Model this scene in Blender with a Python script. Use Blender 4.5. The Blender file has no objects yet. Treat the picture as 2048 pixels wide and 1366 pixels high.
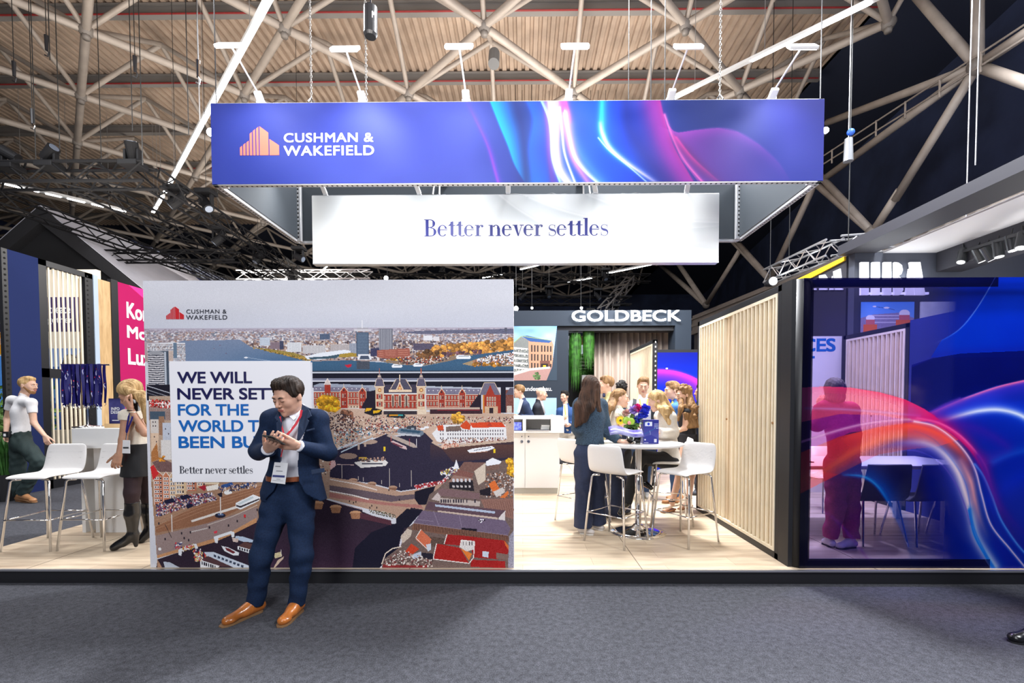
import bpy,math,random
import numpy as np
from mathutils import Vector,Matrix
VC=Vector
R = math.radians
SC = bpy.context.scene
ORD = 'first second third fourth fifth sixth seventh eighth ninth tenth eleventh twelfth thirteenth fourteenth fifteenth sixteenth seventeenth eighteenth nineteenth twentieth twenty-first twenty-second twenty-third twenty-fourth twenty-fifth twenty-sixth twenty-seventh twenty-eighth twenty-ninth thirtieth thirty-first thirty-second thirty-third thirty-fourth'.split()
COL = SC.collection
random.seed(7)
# -- camera, exposure, world
FPX = 940.0
YAW,PITCH,ROLL = R(0.5),R(-1.8),R(-0.11)
AX,AY = 1037.0,832.5           # where the lens axis meets the 2048x1366 frame
CAM = VC((0.0,0.0,1.56))
CR = Matrix.Rotation(YAW,3,'Z') @ Matrix.Rotation(R(90) + PITCH,3,'X') @ Matrix.Rotation(ROLL,3,'Z')
cd = bpy.data.cameras.new('camera')
cd.sensor_width = 36.0
cd.lens = FPX / 2048.0 * 36.0
cd.shift_x = -(AX - 1024.0) / 2048.0
cd.shift_y = (AY - 683.0) / 2048.0
cd.clip_start = 0.05
cd.clip_end = 300
co = bpy.data.objects.new('camera',cd)
COL.objects.link(co)
co.matrix_world = Matrix.Translation(CAM) @ CR.to_4x4()
SC.camera = co
SC.view_settings.view_transform = 'Standard'
SC.view_settings.look = 'None'
SC.view_settings.gamma = 1.0
SC.view_settings.use_curve_mapping = False
SC.view_settings.exposure = 0.0
SC.cycles.max_bounces = 6
SC.cycles.transparent_max_bounces = 12
SC.cycles.caustics_reflective = False
SC.cycles.caustics_refractive = False
SC.cycles.sample_clamp_indirect = 4.0
W = bpy.data.worlds.new('world')
SC.world = W
W.use_nodes = True
W.node_tree.nodes['Background'].inputs[0].default_value = (0.62,0.68,0.85,1)
W.node_tree.nodes['Background'].inputs[1].default_value = 0.10
def light(name,kind,loc,aim,power,size=1.0,size_y=None,color=(1,1,1),spot=None,blend=0.5):
 l = bpy.data.lights.new(name,kind)
 l.energy = power
 l.color = color
 if kind == 'AREA':
  l.size = size
  if size_y:
   l.shape = 'RECTANGLE'
   l.size_y = size_y
 elif kind == 'SPOT':
  l.spot_size = R(spot or 60)
  l.spot_blend = blend
  l.shadow_soft_size = size
 else:
  l.shadow_soft_size = size
 o = bpy.data.objects.new(name,l)
 COL.objects.link(o)
 o.location = loc
 d = Vector(aim) - Vector(loc)
 o.rotation_euler = d.to_track_quat('-Z','Y').to_euler()
 return o
COOL = (0.95,0.97,1.0)
light('hall_light_row','AREA',(-5.2,6.9,8.6),(-4.0,3.0,0),170,1.0,color=COOL)
light('hall_light_row','AREA',(1.3,6.9,8.6),(2.2,2.2,0),1500,1.0,color=COOL)
light('hall_light_row','AREA',(6.6,6.9,8.6),(4.6,2.8,0),800,1.0,color=COOL)
light('hall_light_aisle','AREA',(0.4,-3.5,8.6),(0.2,4.0,1),330,2.4,color=COOL)
light('hall_light_aisle','AREA',(-6.5,-1.0,8.6),(-5.0,4.0,0),50,2.2,color=COOL)
light('hall_light_aisle','AREA',(6.5,-1.0,8.6),(4.6,2.2,0),800,2.2,color=COOL)
light('aisle_front_fill','AREA',(-2.4,-8.0,4.4),(-1.4,4.0,1.2),560,3.0,color=COOL)  # unseen fill, added to brighten the printed wall from the front
light('stand_light_west','AREA',(-9.0,6.0,7.5),(-8.3,7.6,0),320,2.0,color=COOL)
light('stand_light_deep','AREA',(1.0,9.6,7.0),(0.8,8.6,0),520,2.5,color=COOL)
light('stand_light_far','AREA',(-3.6,12.0,5.5),(-9.0,10.8,2),230,2.0,color=(1,.97,.93))
light('roof_wash_west','AREA',(-7,9,4.9),(-8,12,11),430,5,color=(1,0.93,0.84))  # roof washes: unseen upward fills, added to brighten deck and tubes
light('roof_wash_mid','AREA',(1,12,5.6),(0,13,11),700,5,color=(1,0.94,0.86))
light('roof_wash_deep','AREA',(-9,17,4.9),(-9,20,11),500,5,color=(1,0.93,0.84))
light('roof_wash_near','AREA',(-1,3.0,5.6),(0,9,11),380,4,color=(1,0.94,0.88))
# -- pixel <-> world
def ray(px,py):
 return CR @ VC(((px - AX) / FPX,-(py - AY) / FPX,-1.0))
def atY(px,py,Y):
 d = ray(px,py)
 return CAM + d * (Y / d.y)
def atZ(px,py,Z):
 d = ray(px,py)
 return CAM + d * ((Z - CAM.z) / d.z)
def atX(px,py,X):
 d = ray(px,py)
 return CAM + d * (X / d.x)
def proj(p):
 v = CR.transposed() @ (Vector(p) - CAM)
 return (AX + v.x / -v.z * FPX,AY - v.y / -v.z * FPX)
# -- materials
MATS = {}
def mat(name,col=(.5,.5,.5),rough=.5,metal=0.,noise=0.,nscale=20.,bump=0.,bscale=60.,spec=.5,
  emit=None,estr=0.,sheen=0.,stretch=(1,1,1),col2=None,coat=0.,alpha=1.,trans=0.):
 if name in MATS:
  return MATS[name]
 m = bpy.data.materials.new(name)
 m.use_nodes = True
 nt = m.node_tree
 b = nt.nodes['Principled BSDF']
 b.inputs['Base Color'].default_value = (*col,1)
 b.inputs['Roughness'].default_value = rough
 b.inputs['Metallic'].default_value = metal
 b.inputs['Specular IOR Level'].default_value = spec
 b.inputs['Sheen Weight'].default_value = sheen
 b.inputs['Coat Weight'].default_value = coat
 b.inputs['Alpha'].default_value = alpha
 b.inputs['Transmission Weight'].default_value = trans
 if emit:
  b.inputs['Emission Color'].default_value = (*emit,1)
  b.inputs['Emission Strength'].default_value = estr
 tc = mp = None
 if noise or bump or col2:
  tc = nt.nodes.new('ShaderNodeTexCoord')
  mp = nt.nodes.new('ShaderNodeMapping')
  mp.inputs['Scale'].default_value = stretch
  nt.links.new(tc.outputs['Object'],mp.inputs[0])
 if noise or col2:
  n = nt.nodes.new('ShaderNodeTexNoise')
  n.inputs['Scale'].default_value = nscale
  n.inputs['Detail'].default_value = 5
  nt.links.new(mp.outputs[0],n.inputs['Vector'])
  cr = nt.nodes.new('ShaderNodeValToRGB')
  c1 = tuple(max(0,c * (1 - noise)) for c in col)
  c2 = col2 or tuple(min(1,c * (1 + noise)) for c in col)
  cr.color_ramp.elements[0].position = .35
  cr.color_ramp.elements[1].position = .65
  cr.color_ramp.elements[0].color = (*c1,1)
  cr.color_ramp.elements[1].color = (*c2,1)
  nt.links.new(n.outputs[0],cr.inputs[0])
  nt.links.new(cr.outputs[0],b.inputs['Base Color'])
 if bump:
  n2 = nt.nodes.new('ShaderNodeTexNoise')
  n2.inputs['Scale'].default_value = bscale
  n2.inputs['Detail'].default_value = 4
  nt.links.new(mp.outputs[0],n2.inputs['Vector'])
  bp = nt.nodes.new('ShaderNodeBump')
  bp.inputs['Strength'].default_value = bump
  bp.inputs['Distance'].default_value = .01
  nt.links.new(n2.outputs[0],bp.inputs['Height'])
  nt.links.new(bp.outputs[0],b.inputs['Normal'])
 MATS[name] = m
 return m
def srgb(r,g,b):
 return tuple(((c / 255) / 12.92 if c / 255 <= .04045 else ((c / 255 + .055) / 1.055) ** 2.4) for c in (r,g,b))
# -- objects
WM = {}
def parent_to(o,par):
 if par is not None:
  o.parent = par
def tag(o,label=None,cat=None,group=None,kind=None):
 if label: o['label'] = label
 if cat: o['category'] = cat
 if group: o['group'] = group
 if kind: o['kind'] = kind
 return o
def thing(name,label,cat,loc=(0,0,0),rz=0.,group=None):
 o = bpy.data.objects.new(name,None)
 o.empty_display_size = .05
 COL.objects.link(o)
 o.location = loc
 o.rotation_euler = (0,0,rz)
 WM[o] = Matrix.Translation(Vector(loc)) @ Matrix.Rotation(rz,4,'Z')
 tag(o,label,cat,group)
 return o
def wm(o):
 return WM.get(o,Matrix.Identity(4))
def mk(name,verts,faces,m,parent=None,local=False,smooth=False):
 """link a mesh; verts are world points unless local"""
 if parent is not None and not local:
  inv = wm(parent).inverted()
  verts = [inv @ Vector(v) for v in verts]
 me = bpy.data.meshes.new(name)
 me.from_pydata([tuple(v) for v in verts],[],faces)
 if isinstance(m,(list,tuple)):
  for x in m: me.materials.append(x)
 else:
  me.materials.append(m)
 if smooth:
  me.polygons.foreach_set('use_smooth',[True] * len(me.polygons))
 me.update()
 o = bpy.data.objects.new(name,me)
 COL.objects.link(o)
 if parent is not None:
  o.parent = parent
  WM[o] = wm(parent)
 return o
class MB:
 def __init__(s):
  s.v = []; s.f = []; s.sm = False
 def add(s,vs,fs):
  n = len(s.v)
  s.v += [Vector(v) for v in vs]
  s.f += [tuple(i + n for i in f) for f in fs]
  return s
 def box(s,a,b):
  x0,y0,z0 = (min(a[i],b[i]) for i in range(3)); x1,y1,z1 = (max(a[i],b[i]) for i in range(3))
  return s.add([(x0,y0,z0),(x1,y0,z0),(x1,y1,z0),(x0,y1,z0),(x0,y0,z1),(x1,y0,z1),(x1,y1,z1),(x0,y1,z1)],
                     [(0,3,2,1),(4,5,6,7),(0,1,5,4),(1,2,6,5),(2,3,7,6),(3,0,4,7)])
 def obox(s,c,ux,uy,uz):
  c = Vector(c); ux = Vector(ux); uy = Vector(uy); uz = Vector(uz)
  vs = [c + ux * i + uy * j + uz * k for k in (-.5,.5) for i,j in ((-.5,-.5),(.5,-.5),(.5,.5),(-.5,.5))]
  return s.add(vs,[(0,3,2,1),(4,5,6,7),(0,1,5,4),(1,2,6,5),(2,3,7,6),(3,0,4,7)])
 def beam(s,a,b,w,h,up=(0,0,1)):
  a = Vector(a); b = Vector(b); d = b - a
  r = d.cross(Vector(up))
  if r.length < 1e-6: r = VC((1,0,0))
  r.normalize(); u = r.cross(d).normalized()
  return s.obox((a + b) / 2,d,r * w,u * h)
 def tube(s,a,b,r,r2=None,n=10,caps=True):
  a = Vector(a); b = Vector(b); d = b - a
  if d.length < 1e-6: return s
  r2 = r if r2 is None else r2
  q = d.to_track_quat('Z','Y')
  vs = []
  for p,rr in ((a,r),(b,r2)):
   for k in range(n):
    t = 2 * math.pi * k / n
    vs.append(p + q @ VC((rr * math.cos(t),rr * math.sin(t),0)))
  fs = [(k,(k + 1) % n,n + (k + 1) % n,n + k) for k in range(n)]
  if caps: fs += [tuple(range(n - 1,-1,-1)),tuple(range(n,2 * n))]
  return s.add(vs,fs)
 def pipe(s,pts,r,n=8):
  pts = [Vector(p) for p in pts]
  rings = []
  up = VC((0,0,1))
  prev = None
  for i,p in enumerate(pts):
   d = (pts[min(i + 1,len(pts) - 1)] - pts[max(i - 1,0)]).normalized()
   if prev is None:
    x = d.orthogonal().normalized()
   else:
    x = (prev - d * prev.dot(d)).normalized()
   prev = x
   y = d.cross(x)
   rr = r[i] if isinstance(r,(list,tuple)) else r
   rings.append([p + x * rr * math.cos(2 * math.pi * k / n) + y * rr * math.sin(2 * math.pi * k / n) for k in range(n)])
  vs = [v for q in rings for v in q]
  fs = []
  for i in range(len(pts) - 1):
   for k in range(n):
    fs.append((i * n + k,i * n + (k + 1) % n,(i + 1) * n + (k + 1) % n,(i + 1) * n + k))
  fs.append(tuple(range(n - 1,-1,-1))); m = (len(pts) - 1) * n
  fs.append(tuple(range(m,m + n)))
  return s.add(vs,fs)
 def lathe(s,prof,c=(0,0,0),n=32,axis='Z'):
  c = Vector(c); vs = []
  for (r,z) in prof:
   for k in range(n):
    t = 2 * math.pi * k / n
    p = VC((r * math.cos(t),r * math.sin(t),z))
    if axis == 'Y': p = VC((p.x,p.z,p.y))
    if axis == 'X': p = VC((p.z,p.x,p.y))
    vs.append(c + p)
  fs = []
  for i in range(len(prof) - 1):
   for k in range(n):
    fs.append((i * n + k,i * n + (k + 1) % n,(i + 1) * n + (k + 1) % n,(i + 1) * n + k))
  if prof[0][0] > 1e-6: fs.append(tuple(range(n - 1,-1,-1)))
  m = (len(prof) - 1) * n
  if prof[-1][0] > 1e-6: fs.append(tuple(range(m,m + n)))
  return s.add(vs,fs)
 def sph(s,c,r,n=12,m=8):
  if not hasattr(r,'__len__'): r = (r,r,r)
  vs = [];
  for i in range(1,m):
   a = math.pi * i / m
   for k in range(n):
    t = 2 * math.pi * k / n
    vs.append((c[0] + r[0] * math.sin(a) * math.cos(t),c[1] + r[1] * math.sin(a) * math.sin(t),c[2] + r[2] * math.cos(a)))
  vs += [(c[0],c[1],c[2] + r[2]),(c[0],c[1],c[2] - r[2])]
  T = len(vs) - 2
  fs = []
  for i in range(m - 2):
   for k in range(n):
    fs.append((i * n + k,(i + 1) * n + k,(i + 1) * n + (k + 1) % n,i * n + (k + 1) % n))
  for k in range(n):
   fs.append((T,k,(k + 1) % n)); fs.append((T + 1,(m - 2) * n + (k + 1) % n,(m - 2) * n + k))
  return s.add(vs,fs)
 def prism(s,pts,off):
  """polygon (world points) extruded by vector off"""
  n = len(pts); off = Vector(off)
  vs = [Vector(p) for p in pts] + [Vector(p) + off for p in pts]
  fs = [tuple(range(n - 1,-1,-1)),tuple(range(n,2 * n))] + [(k,(k + 1) % n,n + (k + 1) % n,n + k) for k in range(n)]
  return s.add(vs,fs)
 def build(s,name,m,parent=None,local=False,smooth=False,bevel=0.):
  o = mk(name,s.v,s.f,m,parent,local,smooth)
  if bevel:
   b = o.modifiers.new('b','BEVEL'); b.width = bevel; b.segments = 2; b.limit_method = 'ANGLE'
  return o
def copy_tree(o,parent=None):
 c = o.copy()
 COL.objects.link(c)
 if parent is not None: c.parent = parent
 for ch in [x for x in o.children]:
  copy_tree(ch,c)
 return c
def place(o,loc,rz=None,label=None,group=None):
 o.location = loc
 if rz is not None: o.rotation_euler = (0,0,rz)
 if label: o['label'] = label
 if group: o['group'] = group
 return o
def smoothmesh(me):
 me.polygons.foreach_set('use_smooth',[True] * len(me.polygons))
# -- lettering
def lettering(name,s,m,parent,p0,ux,uy,w,h,off=0.0,thick=.002,space=1.0):
 """text fitted to a w x h rectangle whose lower left corner is p0 (world)"""
 cu = bpy.data.curves.new(name,'FONT')
 cu.body = s
 cu.offset = 0
 cu.space_character = space
 cu.resolution_u = 4
 o = bpy.data.objects.new(name,cu)
 COL.objects.link(o)
 dg = bpy.context.evaluated_depsgraph_get()
 me = bpy.data.meshes.new_from_object(o.evaluated_get(dg))
 bpy.data.objects.remove(o); bpy.data.curves.remove(cu)
 n = len(me.vertices)
 a = np.empty(n * 3,np.float32); me.vertices.foreach_get('co',a); a = a.reshape(-1,3)
 if n == 0: return None
 x0,x1,y0,y1 = a[:,0].min(),a[:,0].max(),a[:,1].min(),a[:,1].max()
 faces = [tuple(p.vertices) for p in me.polygons]
 bpy.data.meshes.remove(me)
 ux = Vector(ux).normalized(); uy = Vector(uy).normalized(); nn = ux.cross(uy)
 bold = off * .95
 sx = w / ((x1 - x0) + 2 * bold); sy = h / ((y1 - y0) + 2 * bold)
 shifts = [(0,0)] if off <= 0 else [(i * bold * .9,j * bold * .9) for i in (-1,0,1) for j in (-1,0,1)]
 mb = MB()
 for k,(dx,dy) in enumerate(shifts):
  lift = nn * (thick + .0002 * k)
  mb.add([Vector(p0) + ux * ((float(q[0]) - x0 + bold + dx) * sx) + uy * ((float(q[1]) - y0 + bold + dy) * sy) + lift for q in a],faces)
 return mb.build(name,m,parent)
def px_text(name,s,m,parent,x0,y0,x1,y1,Y,**k):
 """text filling the picture box x0..x1, y0(top)..y1(bottom) on the frontal plane at depth Y"""
 a = atY(x0,y1,Y); b = atY(x1,y1,Y); c = atY(x0,y0,Y)
 return lettering(name,s,m,parent,a,(1,0,0),(0,0,1),b.x - a.x,c.z - a.z,**k)
def rows(*r):
 return r
# -- setting
FY = 4.02          # plane of the printed wall
PZ = 0.12          # top of the raised wooden floor
def struct(name,mb,m,**k):
 o = mb.build(name,m,**k)
 o['kind'] = 'structure'
 return o
def carpet_mat():
 m = mat('carpet_felt',(.1,.1,.12),rough=.95,spec=.15,bump=.6,bscale=260)
 nt = m.node_tree; b = nt.nodes['Principled BSDF']
 tc = nt.nodes.new('ShaderNodeTexCoord')
 n1 = nt.nodes.new('ShaderNodeTexNoise'); n1.inputs['Scale'].default_value = 26; n1.inputs['Detail'].default_value = 9; n1.inputs['Roughness'].default_value = .75
 n2 = nt.nodes.new('ShaderNodeTexNoise'); n2.inputs['Scale'].default_value = 160; n2.inputs['Detail'].default_value = 4
 nt.links.new(tc.outputs['Object'],n1.inputs['Vector']); nt.links.new(tc.outputs['Object'],n2.inputs['Vector'])
 mx = nt.nodes.new('ShaderNodeMath'); mx.operation = 'MULTIPLY'; nt.links.new(n1.outputs[0],mx.inputs[0]); nt.links.new(n2.outputs[0],mx.inputs[1])
 cr = nt.nodes.new('ShaderNodeValToRGB')
 cr.color_ramp.elements[0].position = .14; cr.color_ramp.elements[0].color = (.030,.031,.037,1)
 cr.color_ramp.elements[1].position = .42; cr.color_ramp.elements[1].color = (.122,.125,.146,1)
 nt.links.new(mx.outputs[0],cr.inputs[0]); nt.links.new(cr.outputs[0],b.inputs['Base Color'])
 return m
struct('floor',MB().box((-26,-6,-.1),(14,44,0)),carpet_mat())
def wood_mat(name,c1,c2,seam=True,scale=1.0,rough=.45):
 m = bpy.data.materials.new(name); m.use_nodes = True
 nt = m.node_tree; b = nt.nodes['Principled BSDF']; b.inputs['Roughness'].default_value = rough
 tc = nt.nodes.new('ShaderNodeTexCoord')
 mp = nt.nodes.new('ShaderNodeMapping'); mp.inputs['Scale'].default_value = (1.3 * scale,9 * scale,1.3 * scale)
 nt.links.new(tc.outputs['Object'],mp.inputs[0])
 n = nt.nodes.new('ShaderNodeTexNoise'); n.inputs['Scale'].default_value = 1.6; n.inputs['Detail'].default_value = 7; n.inputs['Distortion'].default_value = .4
 nt.links.new(mp.outputs[0],n.inputs['Vector'])
 cr = nt.nodes.new('ShaderNodeValToRGB')
 cr.color_ramp.elements[0].position = .3; cr.color_ramp.elements[0].color = (*c1,1)
 cr.color_ramp.elements[1].position = .68; cr.color_ramp.elements[1].color = (*c2,1)
 nt.links.new(n.outputs[0],cr.inputs[0])
 out = cr.outputs[0]
 if seam:
  br = nt.nodes.new('ShaderNodeTexBrick')
  br.inputs['Scale'].default_value = 1.0
  br.inputs['Brick Width'].default_value = 1.25; br.inputs['Row Height'].default_value = .205
  br.inputs['Mortar Size'].default_value = .0022; br.inputs['Mortar Smooth'].default_value = .2
  br.inputs['Color1'].default_value = (1,1,1,1); br.inputs['Color2'].default_value = (.86,.85,.84,1); br.inputs['Mortar'].default_value = (.62,.58,.54,1)
  nt.links.new(tc.outputs['Object'],br.inputs['Vector'])
  mx = nt.nodes.new('ShaderNodeMix'); mx.data_type = 'RGBA'; mx.blend_type = 'MULTIPLY'; mx.inputs[0].default_value = 1
  nt.links.new(out,mx.inputs[6]); nt.links.new(br.outputs[0],mx.inputs[7]); out = mx.outputs[2]
 nt.links.new(out,b.inputs['Base Color'])
 return m
OAK = wood_mat('pale_oak_floor',(.50,.375,.26),(.75,.62,.46))
deck = struct('trim_1',MB().box((-5.2,3.98,.0),(9.0,10.75,PZ - .004)),mat('black_riser',(.008,.008,.011),.5))
MB_ = MB().box((-5.2,3.985,PZ - .004),(9.0,10.75,PZ))
struct('floor_oak',MB_,OAK)
struct('trim_2',MB().box((-5.2,3.965,PZ - .014),(9.0,3.985,PZ + .002)),mat('brushed_aluminium',(.6,.6,.63),.35,.9))
sm = MB()
for x in (-4.3,-3.3,-.98,1.02,3.02): sm.box((x,3.99,PZ),(x + .006,10.75,PZ + .0008))
for y in (5.0,6.0,7.0,8.0,9.0): sm.box((-5.2,y,PZ),(9,y + .005,PZ + .0008))
struct('trim_3',sm,mat('floor_seam',(.12,.09,.06),.8))
DECKM = mat('roof_deck_beige',(.40,.30,.23),.75,noise=.12,nscale=2)
def corrug(x0,x1,y0,y1,z,p=.215,d=.075):
 mb = MB(); xs = []
 x = x0
 while x < x1:
  xs += [(x,z),(x + p * .5,z),(x + p * .6,z + d),(x + p * .9,z + d)]
  x += p
 n = len(xs)
 vs = [(a,y0,b) for a,b in xs] + [(a,y1,b) for a,b in xs]
 mb.add(vs,[(i,i + 1,n + i + 1,n + i) for i in range(n - 1)])
 return mb
struct('ceiling',corrug(-27,8.5,3.0,25.2,11.0),DECKM)
struct('ceiling_dark',MB().box((-27,25.2,11.0),(9.6,44,11.2)),mat('black_ceiling',(.014,.020,.045),.9))
struct('ceiling_front',MB().box((-27,-7,11.1),(14,3.0,11.2)),mat('black_ceiling'))
NAVYW = mat('hall_wall_night',(.028,.040,.095),.85,noise=.3,nscale=.8)
struct('wall_back',MB().box((-27,42,0),(16,42.2,11.2)),NAVYW)
struct('wall_right',MB().prism([(9.2,-6,0),(16.0,42,0),(16.0,42,11.2),(9.2,-6,11.2)],(.3,0,0)),NAVYW)
struct('wall_left',MB().box((-27.2,-6,0),(-27,44,11.2)),NAVYW)
struct('ceiling_right',MB().box((8.5,3,11.0),(17,44,11.2)),mat('black_ceiling'))
PUR = mat('purlin_steel',(.20,.185,.175),.6)
REDL = mat('red_cable',(.25,.02,.02),.5)
k = 4
for i,y in enumerate((9.0,11.4,13.8,16.25,18.7,21.1,23.6)):
 b = MB().box((-27,y - .09,10.72),(8.5,y + .09,10.74)).box((-27,y - .012,10.74),(8.5,y + .012,10.98)).box((-27,y - .09,10.96),(8.5,y + .09,10.985))
 o = struct('trim_%d' % k,b,PUR); k += 1
 if i in (1,2,4):
  struct('trim_%d' % k,MB().tube((-27,y - .1,10.715),(8.4,y - .1,10.715),.02,n=6),REDL); k += 1
TRIMK = k
STEEL = mat('space_frame_paint',(.31,.265,.23),.5,noise=.1,nscale=3)
HUBM = mat('space_frame_hub',(.16,.14,.125),.5)
frame = thing('roof_space_frame','cream painted tubular space frame under the corrugated hall roof','roof frame',(-3,15,11.0))
LZ,UZ = 9.5,10.78
S = 2.125
def lnode(i,j):
 return VC((-9.3 + S * i,10.2 + 2.13 * j,LZ))
low,upp = {},{}
for j in range(-3,13):
 for i in range(-9,9):
  p = lnode(i,j)
  if p.x > 7.9: continue
  if (i + j) % 2 == 0: low[(i,j)] = p
  else: upp[(i,j)] = VC((p.x,p.y,UZ))
tubes = []
for (i,j),p in low.items():
 for di,dj in ((1,1),(-1,1)):
  q = low.get((i + di,j + dj))
  if q: tubes.append(('chord_tube',p,q,.085))
 for di,dj in ((1,0),(-1,0),(0,1),(0,-1)):
  q = upp.get((i + di,j + dj))
  if q: tubes.append(('diagonal_tube',p,q,.058))
def inview(p,m=60):
 x,y = proj(p); return -m < x < 2048 + m and -m < y < 640
groups = {}
for t in tubes:
 if not (inview(t[1],400) or inview(t[2],400)): continue
 groups.setdefault(t[0],[]).append(t)
def hidden_mid(t):
 x,y = proj((t[1] + t[2]) / 2)
 return 0 if (0 < x < 2048 and 0 < y < 560 and not (421 < x < 1648 and 202 < y < 365) and not (625 < x < 1438 and 389 < y < 525)) else 1
for g,L in groups.items():
 L.sort(key=lambda t: (hidden_mid(t),((t[1] + t[2]) / 2).y))
 rest = MB()
 for q,(nm,a,b,r) in enumerate(L):
  n = 12 if (a.y + b.y) / 2 < 16 else 7
  if q < 95:
   MB().tube(a,b,r,n=n,caps=False).build(nm,STEEL,frame,smooth=True)
  else:
   rest.tube(a,b,r,n=6,caps=False)
 if rest.v:
  o = rest.build(nm + '_rest',STEEL,frame,smooth=True); o['kind'] = 'stuff'
hubs = sorted([p for p in low.values() if inview(p,50)],key=lambda p: p.y)[:90]
for p in hubs:
 h = MB().sph(p,.15,10,7)
 h.tube(p + VC((0,0,-.2)),p + VC((0,0,-.1)),.07,.09,8)
 h.build('hub',HUBM,frame,smooth=True)
BX = 8.6
flank = thing('flank_truss','cream tubes fanning down over the dark hall side to the beige ledge','wall truss',(BX,10,5))
def fx(px,py,X=8.3): return atX(px,py,X)
fl = [((1955,132),(1955,-60),.1),((1955,132),(1745,-110),.09),((1955,132),(2120,20),.09),((1955,132),(2120,190),.09),
      ((1955,132),(1655,245),.085),((1955,132),(1645,360),.085),((1955,132),(1790,400),.085),((1745,465),(1600,340),.085),
      ((1745,465),(1625,335),.085),((1745,465),(1800,380),.085),((1412,610),(1325,480),.12),((1412,610),(1480,500),.09),
      ((1412,610),(1318,527),.12),((1540,560),(1470,480),.1),((1540,560),(1440,455),.1),((1540,560),(1640,345),.09),
      ((1955,132),(1480,-40),.08)]
for a,b,r in fl[:-1]:
 MB().tube(fx(*a),fx(*b),r,n=12).build('diagonal_tube',STEEL,flank,smooth=True)
a,b = fx(2100,60,8.2),fx(1645,338,8.2)
for dz in (.12,.34):
 MB().tube(a + VC((0,0,dz)),b + VC((0,0,dz)),.018,n=6).build('rail',STEEL,flank)
for t in (.2,.35,.5,.65,.8,.93):
 p = a.lerp(b,t)
 MB().tube(p,p + VC((0,0,.36)),.02,n=6).build('rail_post',STEEL,flank)
for p in ((1955,132),(1745,465),(1412,610),(1540,560)):
 q = fx(*p)
 MB().sph(q,.16,10,7).build('hub',HUBM,flank,smooth=True)
L0,L1 = atX(2100,338,8.6),atX(1385,632,8.9)
band = MB()
BM = mat('ledge_beige',(.46,.40,.36),.6,noise=.06,nscale=4)
d = (L1 - L0)
def along(t): return L0 + d * t
prof = [(0,0),(.0,-.10),(-.12,-.10),(-.12,-.16),(-.02,-.16),(-.02,-.30),(-.06,-.30),(-.06,-.40),(-.02,-.40),(-.02,-.52),(-.06,-.52),(-.06,-.66),(.3,-.66),(.3,0)]
vs = [L0 + VC((x,0,z)) for x,z in prof] + [L1 + VC((x,0,z * 1.5)) for x,z in prof]
n = len(prof)
band.add(vs,[(i,(i + 1) % n,n + (i + 1) % n,n + i) for i in range(n)] + [tuple(range(n)),tuple(range(2 * n - 1,n - 1,-1))])
struct('trim_%d' % TRIMK,band,BM); TRIMK += 1
lw = MB().prism([L0 + VC((.1,0,-.66)),L1 + VC((.1,0,-.99)),VC((L1.x + .1,L1.y,0)),VC((L0.x + .1,L0.y,0))],(.12,0,0))
struct('wall_right_lower',lw,mat('lower_wall_grey',(.20,.19,.20),.8))
DM = mat('duct_dark',(.05,.045,.04),.5)
ducts = [(1960,383),(1930,398),(1900,412),(1868,428),(1835,444),(1800,462),(1568,577),(1543,588),(1518,599),(1493,609)]
for (px,py) in ducts:
 q = atX(px,py,8.42)
 r = .17 if px > 1700 else .13
 mb = MB().lathe([(r,-.05),(r,.12),(r * .72,.12),(r * .72,-.02),(0.001,-.02)],q,18,axis='X')
 o = mb.build('duct_mouth',DM); tag(o,'dark round duct mouth in the beige ledge, %s' % (ORD[5 - ducts.index((px,py))] + ' of the six over the fascia' if px > 1700 else ORD[ducts.index((px,py)) - 6] + ' beyond the slatted wall'),'duct','duct mouths along the ledge')
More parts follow.
